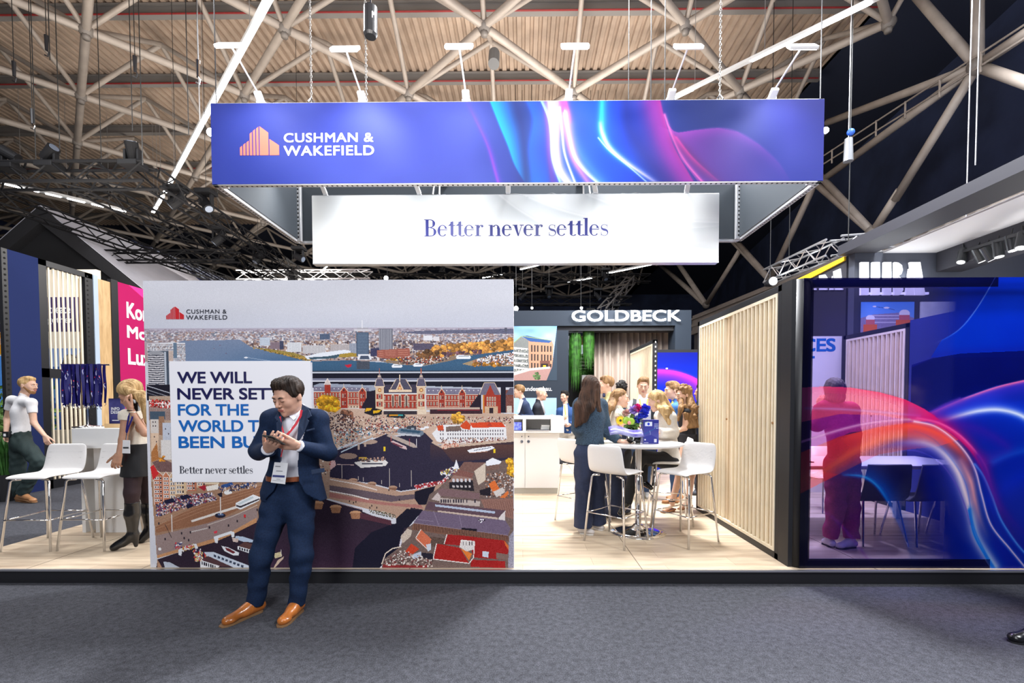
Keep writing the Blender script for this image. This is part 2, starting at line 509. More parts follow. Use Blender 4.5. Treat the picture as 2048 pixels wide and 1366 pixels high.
# -- printed graphics (artwork computed per print cell)
RS = np.random.RandomState(11)
class Art:
 def __init__(s,x0,y0,x1,y1,sc=1.0):
  s.x0,s.y0,s.x1,s.y1 = x0,y0,x1,y1
  s.w = int(round((x1 - x0) * sc)); s.h = int(round((y1 - y0) * sc))
  s.X = (x0 + (np.arange(s.w) + .5) / s.w * (x1 - x0)).astype(np.float32)
  s.Y = (y0 + (np.arange(s.h) + .5) / s.h * (y1 - y0)).astype(np.float32)
  s.im = np.zeros((s.h,s.w,3),np.float32)
 def win(s,x0,y0,x1,y1):
  i0,i1 = np.searchsorted(s.X,[x0,x1]); j0,j1 = np.searchsorted(s.Y,[y0,y1])
  return slice(j0,max(j1,j0)),slice(i0,max(i1,i0))
 def fill(s,c): s.im[:] = np.array(c,np.float32); return s
 def vgrad(s,x0,y0,x1,y1,c0,c1,a=1.):
  j,i = s.win(x0,y0,x1,y1)
  t = np.clip((s.Y[j] - y0) / (y1 - y0),0,1)[:,None,None]
  c = np.array(c0) * (1 - t) + np.array(c1) * t
  s.im[j,i] = s.im[j,i] * (1 - a) + c * a
 def rect(s,x0,y0,x1,y1,c,n=0):
  j,i = s.win(x0,y0,x1,y1); s.im[j,i] = c
  if n: s.im[j,i] += RS.randn(*s.im[j,i].shape[:2],1) * n
 def mask(s,pts):
  xs = [p[0] for p in pts]; ys = [p[1] for p in pts]
  j,i = s.win(min(xs),min(ys),max(xs) + 1,max(ys) + 1)
  X,Y = np.meshgrid(s.X[i],s.Y[j]); m = np.zeros(X.shape,bool)
  n = len(pts)
  for k in range(n):
   (ax,ay),(bx,by) = pts[k],pts[(k + 1) % n]
   if ay == by: continue
   m ^= ((ay > Y) != (by > Y)) & (X < (bx - ax) * (Y - ay) / (by - ay) + ax)
  return j,i,m
 def poly(s,pts,c,n=0,a=1.):
  j,i,m = s.mask(pts)
  sub = s.im[j,i]
  cc = np.array(c,np.float32) + (RS.randn(*m.shape,1) * n if n else 0)
  sub[m] = (sub * (1 - a) + cc * a)[m] if n or a < 1 else np.array(c,np.float32)
 def line(s,a,b,c,w=1.):
  d = np.hypot(b[0] - a[0],b[1] - a[1]) or 1; nx,ny = -(b[1] - a[1]) / d * w / 2,(b[0] - a[0]) / d * w / 2
  s.poly([(a[0] + nx,a[1] + ny),(b[0] + nx,b[1] + ny),(b[0] - nx,b[1] - ny),(a[0] - nx,a[1] - ny)],c)
 def pline(s,pts,c,w=1.):
  for a,b in zip(pts[:-1],pts[1:]): s.line(a,b,c,w)
 def ell(s,cx,cy,rx,ry,c,n=0):
  j,i = s.win(cx - rx,cy - ry,cx + rx,cy + ry)
  X,Y = np.meshgrid(s.X[i],s.Y[j]); m = ((X - cx) / rx) ** 2 + ((Y - cy) / ry) ** 2 < 1
  sub = s.im[j,i]
  sub[m] = (np.array(c,np.float32) + (RS.randn(*m.shape,1) * n if n else 0) + 0 * sub)[m]
 def specks(s,pts,cols,n,w=(1,3),h=(1,3)):
  """n small marks scattered inside the polygon"""
  xs = [p[0] for p in pts]; ys = [p[1] for p in pts]
  j,i,m = s.mask(pts); jj,ii = np.nonzero(m)
  if len(jj) == 0: return
  for q in RS.randint(0,len(jj),n):
   y = s.Y[j][jj[q]]; x = s.X[i][ii[q]]
   c = cols[RS.randint(len(cols))]
   s.rect(x,y,x + RS.uniform(*w),y + RS.uniform(*h),c)
 def trees(s,pts,col,n,r=(2,5)):
  j,i,m = s.mask(pts); jj,ii = np.nonzero(m)
  for q in RS.randint(0,len(jj),n):
   y = s.Y[j][jj[q]]; x = s.X[i][ii[q]]; k = RS.uniform(.6,1.25); rr = RS.uniform(*r)
   s.ell(x,y,rr,rr * .8,tuple(v * k for v in col),10)
   s.ell(x - rr * .3,y - rr * .3,rr * .5,rr * .4,tuple(min(255,v * k * 1.25) for v in col),10)
 def ribbon(s,pts,col,wl,wr,a=1.,p=1.5,mode='mix',fade=None):
  """soft band along a curve: wl / wr are its fall-off to each side"""
  P = []
  n = len(pts)
  for k in range(n - 1):
   p0,p1,p2,p3 = (np.array(pts[max(0,min(n - 1,k + q))],float) for q in (-1,0,1,2))
   for t in np.linspace(0,1,9)[:-1]:
    P.append(.5 * (2 * p1 + (p2 - p0) * t + (2 * p0 - 5 * p1 + 4 * p2 - p3) * t * t + (3 * p1 - p0 - 3 * p2 + p3) * t ** 3))
  P.append(np.array(pts[-1],float)); P = np.array(P)
  mg = max(wl,wr) * 2.3
  j,i = s.win(P[:,0].min() - mg,P[:,1].min() - mg,P[:,0].max() + mg,P[:,1].max() + mg)
  X,Y = np.meshgrid(s.X[i],s.Y[j])
  if X.size == 0: return
  best = np.full(X.shape,1e9,np.float32); side = np.zeros(X.shape,np.float32); tt = np.zeros(X.shape,np.float32)
  for k in range(len(P) - 1):
   ax,ay = P[k]; dx,dy = P[k + 1] - P[k]; L = dx * dx + dy * dy
   if L < 1e-9: continue
   t = np.clip(((X - ax) * dx + (Y - ay) * dy) / L,0,1)
   ex,ey = X - ax - t * dx,Y - ay - t * dy
   d = ex * ex + ey * ey
   m = d < best
   best[m] = d[m]; side[m] = (dx * ey - dy * ex)[m]; tt[m] = (k + t[m]) / (len(P) - 1)
  d = np.sqrt(best)
  w = np.where(side > 0,wr,wl)
  g = a * np.exp(-(d / w) ** p)
  if fade is not None: g = g * np.interp(tt,np.linspace(0,1,len(fade)),fade)
  g = g[...,None]; c = np.array(col,np.float32)
  sub = s.im[j,i]
  if mode == 'mix': s.im[j,i] = sub * (1 - g) + c * g
  else: s.im[j,i] = 255 - (255 - sub) * (1 - c / 255 * g)
 def noise(s,amp):
  s.im += RS.randn(s.h,s.w,1).astype(np.float32) * amp
 def blobs(s,amp,cells,x0=None,y0=None,x1=None,y1=None):
  """soft large-scale variation"""
  j,i = s.win(x0 or s.x0,y0 or s.y0,x1 or s.x1,y1 or s.y1)
  h,w = s.im[j,i].shape[:2]
  g = RS.randn(cells[1] + 2,cells[0] + 2)
  u = np.linspace(0,cells[0],w); v = np.linspace(0,cells[1],h)
  a,b = u.astype(int),v.astype(int); fu,fv = u - a,v - b
  fu = fu * fu * (3 - 2 * fu); fv = fv * fv * (3 - 2 * fv)
  q = (g[np.ix_(b,a)] * (1 - fu) + g[np.ix_(b,a + 1)] * fu) * (1 - fv[:,None]) + (g[np.ix_(b + 1,a)] * (1 - fu) + g[np.ix_(b + 1,a + 1)] * fu) * fv[:,None]
  s.im[j,i] += (q * amp)[...,None]
def to_lin(im):
 c = np.clip(im / 255.,0,1)
 return np.where(c <= .04045,c / 12.92,((c + .055) / 1.055) ** 2.4)
def print_mat(name,rough=.6,k=1.0,emit=0.0,spec=.3,coat=0.):
 m = bpy.data.materials.new(name); m.use_nodes = True
 nt = m.node_tree; b = nt.nodes['Principled BSDF']
 b.inputs['Roughness'].default_value = rough; b.inputs['Specular IOR Level'].default_value = spec; b.inputs['Coat Weight'].default_value = coat
 a = nt.nodes.new('ShaderNodeVertexColor'); a.layer_name = 'Print'
 if k != 1.0:
  mx = nt.nodes.new('ShaderNodeMix'); mx.data_type = 'RGBA'; mx.blend_type = 'MULTIPLY'; mx.inputs[0].default_value = 1
  mx.inputs[7].default_value = (k,k,k,1); nt.links.new(a.outputs[0],mx.inputs[6]); src = mx.outputs[2]
 else: src = a.outputs[0]
 nt.links.new(src,b.inputs['Base Color'])
 if emit:
  nt.links.new(src,b.inputs['Emission Color']); b.inputs['Emission Strength'].default_value = emit
 return m
def print_sheet(name,art,P00,P10,P01,m,parent=None,extra=None):
 """grid of print cells: P00 upper left, P10 upper right, P01 lower left (world)"""
 w,h = art.w,art.h
 P00,P10,P01 = (np.array(p,float) for p in (P00,P10,P01))
 inv = np.array(wm(parent).inverted()) if parent is not None else np.eye(4)
 u = np.arange(w + 1) / w; v = np.arange(h + 1) / h
 V = P00 + u[None,:,None] * (P10 - P00) + v[:,None,None] * (P01 - P00)
 V = V.reshape(-1,3) @ inv[:3,:3].T + inv[:3,3]
 idx = np.arange((w + 1) * (h + 1)).reshape(h + 1,w + 1)
 F = np.stack([idx[1:,:-1],idx[1:,1:],idx[:-1,1:],idx[:-1,:-1]],-1).reshape(-1,4)
 me = bpy.data.meshes.new(name)
 me.vertices.add(len(V)); me.vertices.foreach_set('co',V.astype(np.float32).ravel())
 me.loops.add(F.size); me.loops.foreach_set('vertex_index',F.astype(np.int32).ravel())
 me.polygons.add(len(F)); me.polygons.foreach_set('loop_start',np.arange(0,F.size,4,dtype=np.int32))
 me.update(calc_edges=True)
 def layer(nm,im):
  a = me.color_attributes.new(nm,'BYTE_COLOR','CORNER')
  c = np.ones((h * w,4,4),np.float32); c[:,:,:3] = to_lin(im).reshape(-1,1,im.shape[-1]) if im.shape[-1] == 3 else im.reshape(-1,1,1)
  a.data.foreach_set('color',c.ravel())
 layer('Print',art.im)
 for k,im in (extra or {}).items(): layer(k,im)
 me.materials.append(m)
 o = bpy.data.objects.new(name,me); COL.objects.link(o)
 if parent is not None: o.parent = parent; WM[o] = wm(parent)
 return o
# ---- the aerial city photograph printed on the wall
def mural_art():
 A = Art(288,560,1028,1141,1.0)
 A.fill((206,205,212))
 A.vgrad(288,600,1028,656,(206,205,212),(196,197,208))
 A.blobs(2.5,(5,3),y1=656)
 A.vgrad(288,655,1028,722,(178,170,184),(165,145,140))
 A.specks([(288,657),(1028,657),(1028,664),(288,664)],[(160,150,165),(190,182,190),(150,135,145)],900,(2,6),(.8,1.6))
 A.specks([(288,662),(1028,662),(1028,682),(288,682)],[(215,212,216),(140,125,130),(190,175,175),(160,130,120),(120,125,140)],2300,(1.5,5),(1,2.5))
 A.specks([(480,680),(1028,680),(1028,722),(480,715)],[(222,215,215),(135,105,95),(180,150,135),(105,100,115),(200,180,165),(90,75,80)],2600,(1.5,6),(1.5,4.5))
 A.poly([(800,664),(860,661),(1028,658),(1028,668),(930,667),(840,668)],(100,100,122),8)
 A.poly([(365,680),(480,678),(499,691),(512,696),(560,704),(620,716),(628,724),(293,724),(293,700)],(118,132,158),3)
 j,i,m = A.mask([(365,680),(480,678),(499,691),(512,696),(560,704),(620,716),(628,724),(293,724),(293,700)])
 t = np.clip((A.Y[j] - 680) / 44,0,1)[:,None] * np.clip((A.X[i] - 380) / 220,.1,1)[None,:]
 sub = A.im[j,i]; sub[m] = (sub + (np.array((62,98,135)) - sub) * t[...,None])[m]
 A.ell(492,714,4,1.6,(230,230,235)); A.line((495,714),(540,721),(150,168,190),1)
 for x,y in ((427,695),(451,705),(439,689)): A.rect(x,y,x + 2,y + 1.5,(110,50,60))
 A.poly([(505,693),(540,697),(590,705),(622,716),(622,723),(560,707)],(150,128,62),14)
 A.specks([(505,694),(620,716),(622,722),(560,706)],[(185,145,70),(110,95,50)],160)
 for (x0,y0,x1,y1,c) in ((520,674,541,690,(200,208,220)),(541,683,560,697,(140,120,130)),(560,681,568,698,(70,75,100)),(575,684,604,703,(222,222,226)),(606,690,652,706,(205,200,202)),(641,667,661,678,(85,100,125)),(662,688,700,706,(190,180,180)),(700,686,714,708,(160,165,180))):
  A.rect(x0,y0,x1,y1,c,6)
  for x in np.arange(x0 + 1,x1,3): A.rect(x,y0 + 1,x + 1,y1,tuple(v * .82 for v in c))
 A.poly([(293,686),(345,683),(370,684),(370,722),(293,722)],(214,212,216),4)
 for y in np.arange(687,720,3.2): A.specks([(294,y),(369,y),(369,y + 1.4),(294,y + 1.4)],[(150,130,125),(170,160,165),(120,125,140)],60,(1,2.5),(1,1.4))
 A.rect(346,684,353,715,(100,120,140)); A.rect(293,700,345,722,(190,170,160),8)
 A.rect(294,700,336,776,(70,80,95),5)
 for q,y in enumerate(np.arange(705,772,4.4)):
  A.poly([(294,y),(312,y + 1.2),(326,y),(327,y + 2.2),(312,y + 3.4),(294,y + 2.2)],(205,200,203)); A.poly([(294,y + 2.2),(312,y + 3.4),(327,y + 2.2),(327,y + 3.4),(312,y + 4.6),(294,y + 3.4)],(75,70,76))
 A.ell(310,704,16,4,(150,150,156)); A.rect(327,702,331,772,(180,185,195))
 A.poly([(610,712),(640,705),(690,699),(702,701),(702,707),(672,715),(640,719),(616,718)],(228,230,236))
 A.poly([(618,714),(655,712),(690,706),(672,716),(622,718)],(60,85,100))
 A.poly([(680,708),(700,705),(717,706),(717,713),(678,714)],(168,138,58),8)
 A.rect(714,664,739,712,(72,88,110),4)
 for y in np.arange(667,710,3): A.rect(716,y,737,y + 1,(120,138,160))
 A.rect(710,658,744,662,(205,200,205)); A.rect(716,655,738,658,(170,165,172)); A.rect(725,640,727.5,656,(225,222,226))
 A.poly([(717,708),(742,708),(744,719),(716,719)],(228,228,232)); A.poly([(722,711),(738,711),(740,718),(720,718)],(70,80,100))
 A.rect(759,657,787,700,(112,112,124))
 for x in np.arange(760,786,2.6): A.rect(x,658,x + 1,699,(165,165,174))
 A.rect(742,696,760,712,(60,60,90),8); A.poly([(755,700),(820,696),(822,712),(780,718),(755,714)],(160,92,78),8)
 for y in (702,706,710): A.line((757,y + .5),(820,y - 2),(195,130,110),.8)
 A.rect(828,687,868,700,(88,80,100),6); A.rect(848,671,866,681,(224,222,226)); A.rect(868,673,880,682,(218,212,214)); A.rect(1010,656,1015,664,(90,90,105))
 A.trees([(868,692),(960,684),(1028,680),(1028,706),(950,706),(880,712),(862,702)],(186,128,62),190,(3,7))
 A.trees([(835,704),(880,700),(880,722),(838,720)],(125,85,52),40,(3,6)); A.trees([(775,716),(806,716),(806,724),(775,724)],(185,130,45),14,(3,5))
 A.trees([(885,706),(965,700),(965,708),(900,716)],(105,72,82),40,(2,4))
 A.poly([(625,722),(700,720),(760,724),(800,729),(850,732),(880,726),(905,716),(950,710),(1028,700),(1028,746),(625,742)],(58,92,122),5)
 A.vgrad(625,724,1028,746,(62,98,128),(48,78,105),.5); A.rect(714,722,740,738,(70,75,88),5)
 A.poly([(760,722),(880,718),(905,712),(960,706),(900,722),(850,731),(800,729)],(140,118,100),10)
 A.specks([(790,714),(880,712),(900,716),(860,728),(800,727)],[(220,205,195),(95,65,55),(160,70,50),(60,55,70)],220)
 A.poly([(925,728),(960,716),(1028,706),(1028,733),(945,732)],(165,140,108),10)
 A.specks([(945,722),(970,712),(1028,704),(1028,728),(950,730)],[(238,235,238),(230,228,232),(110,85,75),(70,80,100),(190,120,90)],480)
 A.trees([(940,726),(1005,726),(1005,732),(945,732)],(165,112,45),26,(2,4))
 for x0,y0,x1,y1 in ((784,728,806,735),(827,726,847,733),(913,710,943,718)):
  A.poly([(x0,(y0 + y1) / 2),(x0 + 4,y0),(x1 - 2,y0 + 1),(x1,y1 - 2),(x1 - 3,y1),(x0 + 1,y1)],(235,236,240)); A.rect(x0 + 5,y0 + 2,x1 - 4,y0 + 3.5,(70,90,110))
 A.poly([(690,729),(704,728),(703,733),(697,735),(692,732)],(190,30,55))
 A.rect(625,741,1028,745,(40,50,66)); A.rect(625,743,1028,746.5,(190,192,202)); A.rect(625,746.5,1028,757,(14,14,34)); A.rect(625,756,1028,760,(120,122,142)); A.rect(625,760,1028,763.5,(196,196,206)); A.rect(625,763.5,1028,775,(18,16,34))
 A.rect(290,768,340,800,(22,20,34)); A.pline([(290,770),(340,786)],(180,180,190),1.6); A.pline([(290,778),(340,794)],(150,150,160),1.2); A.pline([(290,784),(340,800)],(120,120,132),1)
 RED = (158,52,38); BE = (226,200,172); SL = (120,114,134)
 def facade(x0,x1,y0,y1,step=6.0,low=True):
  A.rect(x0,y0,x1,y1,RED,7)
  h = (y1 - y0)
  for q in (.0,.46,.93): A.rect(x0,y0 + h * q,x1,y0 + h * q + 1.1,BE)
  for x in np.arange(x0 + 2,x1 - 2,step):
   A.rect(x,y0 + h * .12,x + 2.6,y0 + h * .4,(196,178,160)); A.rect(x + .7,y0 + h * .16,x + 1.9,y0 + h * .4,(95,65,60))
   A.rect(x,y0 + h * .56,x + 2.6,y0 + h * .86,(186,168,150)); A.rect(x + .7,y0 + h * .6,x + 1.9,y0 + h * .86,(85,60,60))
  if low:
   A.rect(x0,y1,x1,y1 + 5,(205,180,155),5)
   for x in np.arange(x0 + 2,x1 - 2,step): A.rect(x,y1 + 1,x + 2.4,y1 + 4.4,(70,45,50))
 def gable(x,y,w,h):
  A.poly([(x - w,y + h),(x,y),(x + w,y + h)],BE); A.poly([(x - w + 1.4,y + h),(x,y + 2.4),(x + w - 1.4,y + h)],RED); A.rect(x - 1.5,y + h - 4,x + 1.5,y + h,(60,40,45)); A.rect(x - .5,y - 5,x + .5,y + 1,BE)
  A.rect(x - w,y + h,x + w,y + h + 34,RED,6); A.rect(x - w,y + h,x - w + 1.2,y + h + 36,BE); A.rect(x + w - 1.2,y + h,x + w,y + h + 36,BE)
  for yy in (h + 5,h + 20):
   for dx in (-3.5,.6): A.rect(x + dx,y + yy,x + dx + 2.6,y + yy + 8,(195,175,160)); A.rect(x + dx + .7,y + yy + 1,x + dx + 2,y + yy + 7,(80,55,58))
 A.poly([(627,770),(640,766),(738,770),(752,770),(752,783),(627,782)],(150,156,172),5)
 A.poly([(627,773),(738,775),(738,784),(627,782)],SL,7)
 for x in np.arange(632,736,9): A.ell(x,777,1.3,1.6,(215,210,214))
 facade(627,734,783,811); gable(688,772,8,10); gable(725,773,8,10)
 A.poly([(648,769),(655,757),(662,769)],(205,190,185)); A.rect(649,769,661,784,RED,8); A.pline([(648,769),(655,756),(662,769)],(240,225,220),1)
 A.rect(733,782,751,816,(26,20,42),4); A.poly([(722,816),(740,782),(751,780),(751,820)],(28,20,38))
 A.rect(765,769,836,786,(62,56,74),6); facade(766,836,788,819,8)
 for x in (786,800,813): A.poly([(x - 3.4,812),(x - 3.4,792),(x,787),(x + 3.4,792),(x + 3.4,812)],(225,205,180)); A.poly([(x - 2,812),(x - 2,793),(x,789.5),(x + 2,793),(x + 2,812)],(100,80,75))
 A.poly([(781,778),(793,758),(812,758),(824,778)],(78,74,92),6); A.pline([(781,778),(793,758)],BE,1.2); A.pline([(812,758),(824,778)],BE,1.2)
 A.poly([(790,784),(800,762),(810,784)],BE); A.poly([(793,784),(800,767),(807,784)],(170,80,50)); A.ell(800,776,2.6,2.6,(225,180,110)); A.rect(778,779,824,784,BE,8)
 A.rect(799.3,749,800.7,762,BE)
 for cx in (759.5,843):
  A.rect(cx - 8.5,772,cx + 8.5,822,(214,186,156),7)
  for y in (788,803): A.rect(cx - 6,y,cx + 6,y + 10,RED,6); A.rect(cx - 2.5,y + 1,cx + 2.5,y + 9,(215,195,175)); A.rect(cx - 1.3,y + 2,cx + 1.3,y + 8,(80,55,55))
  A.ell(cx,780,4,4,(175,105,60)); A.ell(cx,780,2.4,2.4,(232,196,130))
  A.poly([(cx - 10,773),(cx - 6,758),(cx + 6,758),(cx + 10,773)],(92,86,106),5); A.pline([(cx - 10,773),(cx - 6,757)],BE,1); A.pline([(cx + 10,773),(cx + 6,757)],BE,1); A.rect(cx - 10,772,cx + 10,774,BE)
  A.poly([(cx - 5,758),(cx,744),(cx + 5,758)],(140,125,130)); A.rect(cx - .8,736,cx + .8,747,(180,90,60)); A.rect(cx - 3,751,cx + 3,753,BE)
 A.poly([(853,774),(962,777),(962,790),(853,788)],SL,7); A.poly([(853,772),(962,775),(962,778),(853,776)],(176,180,192))
 for x in np.arange(858,960,9): A.ell(x,781,1.3,1.6,(215,210,214))
 facade(853,962,789,815); gable(884,776,7,10); gable(925,776,7,10)
 A.poly([(938,816),(963,782),(963,828)],(34,20,36))
 A.poly([(959,790),(969,766),(990,766),(1002,790)],(110,102,120),6); A.pline([(959,790),(969,766),(990,766),(1002,790)],BE,1)
 A.poly([(972,790),(981,770),(990,790)],RED); A.rect(966,790,1002,828,RED,7); A.rect(966,790,969,828,(205,130,50))
 for y in (794,804): 
  for x in (974,979,984,989): A.rect(x,y,x + 3,y + 8,(205,185,165)); A.rect(x + .8,y + 1,x + 2.2,y + 7,(80,55,58))
 A.rect(970,813,996,828,(200,165,135),10); A.rect(979,816,987,828,(45,30,38)); A.rect(1002,775,1012,826,(22,18,36)); A.rect(1012,780,1028,826,(120,70,62),12); A.poly([(1012,790),(1020,776),(1028,776),(1028,790)],(90,84,100)); A.rect(1014,812,1024,826,(205,190,175),12)
 A.poly([(655,816),(735,818),(765,823),(870,824),(1028,828),(1028,884),(860,890),(850,868),(772,872),(700,885),(650,905),(655,880)],(196,166,146),6)
 A.blobs(6,(14,6),655,830,1028,870)
 A.rect(766,819,836,822,(230,220,210)); A.rect(767,822,834,829,(52,44,52),6); A.rect(835,819,853,829,(222,200,175),6)
 A.rect(853,815,960,819,(190,165,150)); A.rect(860,819,965,828,(58,30,40),6); A.rect(875,820,960,821.5,(165,40,50))
 A.poly([(728,826),(731,815),(746,815),(764,820),(763,829),(745,832)],(26,22,30)); A.poly([(732,816),(744,816),(741,821),(730,823)],(222,165,30)); A.poly([(746,821),(762,820),(758,825),(746,827)],(222,170,30))
 A.poly([(772,834),(776,827),(808,828),(811,832),(808,837),(780,835)],(26,40,44)); A.rect(778,829,806,832,(205,140,40)); A.rect(796,829,806,832,(60,150,150))
 A.specks([(700,832),(1028,834),(1028,846),(870,852),(780,858),(700,866)],[(60,45,50),(90,60,55),(230,215,205),(150,50,45),(50,55,90)],520,(.8,2),(1,2.4))
 A.trees([(634,800),(650,790),(672,796),(680,814),(668,822),(638,818)],(206,148,34),150,(3,6))
 A.trees([(682,822),(702,820),(704,838),(686,842)],(120,80,62),40,(2,5)); A.specks([(655,825),(700,830),(710,850),(680,870),(660,860)],[(90,60,60),(210,190,180),(60,50,60)],220)
 A.trees([(902,832),(916,825),(930,832),(924,846),(908,846)],(200,142,52),60,(2,4)); A.rect(915,842,917,850,(80,60,40))
 A.specks([(665,860),(760,850),(840,850),(840,862),(740,870),(670,900)],[(225,222,224),(70,55,60),(90,130,150),(150,60,50),(180,160,150)],420)
 A.pline([(672,902),(720,884),(770,866),(850,858)],(150,110,95),1.5); A.pline([(672,896),(720,878),(770,861)],(225,205,190),1)
 for x0,y0 in ((845,858),(853,855),(792,856)): A.ell(x0,y0,5,2.4,(235,235,238))
 A.rect(815,852,832,866,(55,60,72)); A.rect(822,856,828,863,(150,160,170))
 A.poly([(864,868),(880,850),(1012,850),(1014,880),(900,888),(874,884)],(230,226,226),5)
 A.poly([(920,852),(933,841),(942,851),(940,860),(925,858)],(206,72,34),8); A.poly([(940,846),(975,845),(1004,845),(1012,855),(945,856)],(212,70,36),8); A.poly([(974,853),(979,843),(985,853)],(180,60,40)); A.poly([(874,852),(886,850),(888,862),(876,862)],(206,78,44),6)
 A.poly([(890,854),(920,852),(924,862),(890,864)],(120,100,92),8)
 for y in (860,867,875):
  for x in np.arange(880,1010,5): A.rect(x,y,x + 2.4,y + 3.6,(96,84,92))
 A.rect(888,850,892,880,(232,228,228)); A.specks([(880,878),(1012,874),(1014,886),(884,894)],[(190,160,140),(120,40,40),(90,60,60),(225,200,190)],220)
 HB = (42,36,58)
 A.poly([(655,905),(676,900),(735,884),(772,868),(790,874),(850,866),(866,883),(880,895),(940,890),(1028,882),(1028,916),(1000,928),(940,930),(900,945),(884,962),(828,980),(800,984),(740,968),(655,958)],HB,3)
 A.vgrad(860,890,1028,925,(96,62,52),HB,.45); j,i,m = A.mask([(880,893),(1028,884),(1028,915),(905,925)]); A.im[j,i][m] += np.array((22,10,-4))
 A.poly([(866,883),(880,893),(1028,880),(1028,884),(884,898),(862,886)],(196,170,150),6)
 A.specks([(880,890),(916,886),(916,892),(884,898)],[(190,110,90),(225,190,170)],70)
 A.poly([(794,862),(800,856),(846,862),(848,868),(840,874),(796,868)],(108,122,138)); A.poly([(794,866),(840,870),(840,874),(796,870)],(190,190,196)); A.poly([(802,858),(843,863),(838,867),(800,863)],(50,78,100))
 A.poly([(772,872),(780,868),(828,888),(834,896),(826,896),(785,878)],(178,160,150),6); A.poly([(780,884),(786,882),(812,894),(813,900),(802,897)],(210,180,180)); A.poly([(784,885),(806,894),(802,896),(784,888)],(110,50,66))
 for x,y0,y1,c in ((818,878,892,(170,60,80)),(832,878,894,(230,225,230)),(781,872,884,(200,90,80))): A.rect(x,y0,x + 1.2,y1,c)
 A.ell(734,884,20,5,(168,142,128)); A.pline([(680,905),(745,876)],(196,210,222),2.2); A.rect(714,888,718,900,(190,165,150)); A.rect(727,884,731,894,(190,165,150)); A.ell(695,913,18,6,(150,124,112))
 A.rect(766,894,770,903,(232,196,40)); A.rect(987,899,991,907,(232,196,40))
 A.poly([(706,926),(726,922),(768,920),(775,926),(770,933),(720,937)],(224,218,214)); A.rect(722,927,764,930,(88,86,96)); A.rect(716,915,732,921,(200,160,70)); A.specks([(716,918),(768,914),(768,922),(718,924)],[(70,60,70),(190,150,130)],70); A.pline([(672,930),(706,931)],(190,160,160),1.4)
 A.poly([(650,920),(668,922),(670,932),(655,944)],(200,160,160),16)
 A.poly([(934,902),(945,898),(984,893),(990,897),(975,903),(940,907)],(236,234,236)); A.pline([(948,902),(982,896)],(70,84,108),1.2); A.pline([(940,907),(975,904)],(190,130,100),1)
 for x,y0,y1 in ((681,930,958),(777,938,975),(821,942,975),(714,954,962),(724,956,964),(761,962,970),(797,968,976)): A.rect(x,y0,x + 1.4,y1,(200,186,178))
 for cx,cy in ((704,962),(742,969),(784,977)): A.ell(cx,cy,9,4,(176,140,118)); A.rect(cx - 8,cy,cx + 7,cy + 6,(132,94,74))
 A.poly([(650,955),(700,962),(745,972),(800,986),(840,980),(880,968),(906,958),(912,975),(892,990),(866,998),(858,1012),(850,1024),(790,1040),(760,1028),(640,996)],(176,142,122),6)
 A.poly([(655,972),(720,982),(790,994),(832,990),(828,1000),(780,1006),(700,994),(655,984)],(98,82,90),5); A.poly([(652,986),(700,996),(775,1008),(840,1012),(846,1020),(760,1012),(650,996)],(168,112,104),6)
 A.pline([(656,960),(710,970),(752,982)],(224,212,206),1.8); A.pline([(656,984),(700,992),(735,1001)],(230,220,215),2.4)
 A.poly([(640,1000),(722,1021),(722,1028),(640,1005)],(40,30,44)); A.pline([(640,1000),(722,1022)],(190,165,170),1.4)
 for x,y in ((695,1003),(703,1006),(708,1004),(736,1016),(740,1012),(750,1016),(796,1000),(775,980),(826,1018)): A.rect(x,y,x + 2.4,y + 3.6,(40,30,36))
 A.specks([(735,1022),(770,1026),(790,1034),(786,1040),(738,1028)],[(60,55,50),(190,180,165),(90,90,70)],150,(.8,2),(.8,2))
 A.specks([(827,972),(880,962),(894,955),(896,964),(860,974),(830,978)],[(190,40,50),(235,225,225),(120,60,60),(150,30,40)],300,(1,3),(1,2.4))
 A.poly([(828,985),(852,978),(870,974),(862,996),(850,1012),(836,1012),(828,1000)],(18,14,34))
 A.poly([(500,900),(660,890),(655,1000),(560,1010),(500,1040)],(170,140,122),8); A.specks([(500,900),(660,890),(655,960),(500,990)],[(60,45,50),(225,215,205),(150,50,45),(90,110,140)],300)
 A.poly([(520,1010),(640,998),(722,1026),(780,1050),(800,1058),(820,1018),(845,1022),(800,1075),(795,1100),(770,1125),(756,1141),(300,1141),(303,1124),(420,1086),(470,1066)],(44,30,46),3)
 j,i = A.win(500,1040,800,1141); A.im[j,i] += (np.clip((A.Y[j] - 1040) / 100,0,1) * 14)[:,None,None] * np.array((1,.5,.9))
 A.poly([(700,1141),(706,1100),(740,1068),(780,1052),(812,1046),(800,1075),(792,1100),(768,1128),(756,1141)],(16,14,36))
 for cx,cy in ((632,1012),(668,1020),(708,1032)): A.ell(cx,cy - 3,12,5,(196,148,112)); A.poly([(cx - 11,cy - 3),(cx + 11,cy - 3),(cx + 8,cy + 9),(cx - 8,cy + 9)],(160,112,82),8)
 A.poly([(717,1028),(780,1044),(780,1054),(717,1040)],(82,44,56),4)
 A.poly([(790,1040),(812,1020),(846,1024),(830,1040),(812,1060),(790,1056)],(18,16,36))
 def D(*p): return [(620 + x / 4.876,880 + y / 4.876) for x,y in p]
 A.poly(D((1160,540),(1250,480),(1400,330),(1985,180),(1985,1275),(680,1275),(700,1190),(870,1060),(930,880),(1000,830),(1110,690)),(112,92,86),9)
 A.specks(D((1700,340),(1985,300),(1985,560),(1700,560)),[(70,50,50),(170,140,125),(150,90,60),(215,205,200)],260)
 A.poly(D((1440,300),(1500,220),(1715,225),(1600,320)),(120,86,78),6); A.poly(D((1380,330),(1440,295),(1600,330),(1580,375),(1400,360)),(128,84,76),6)
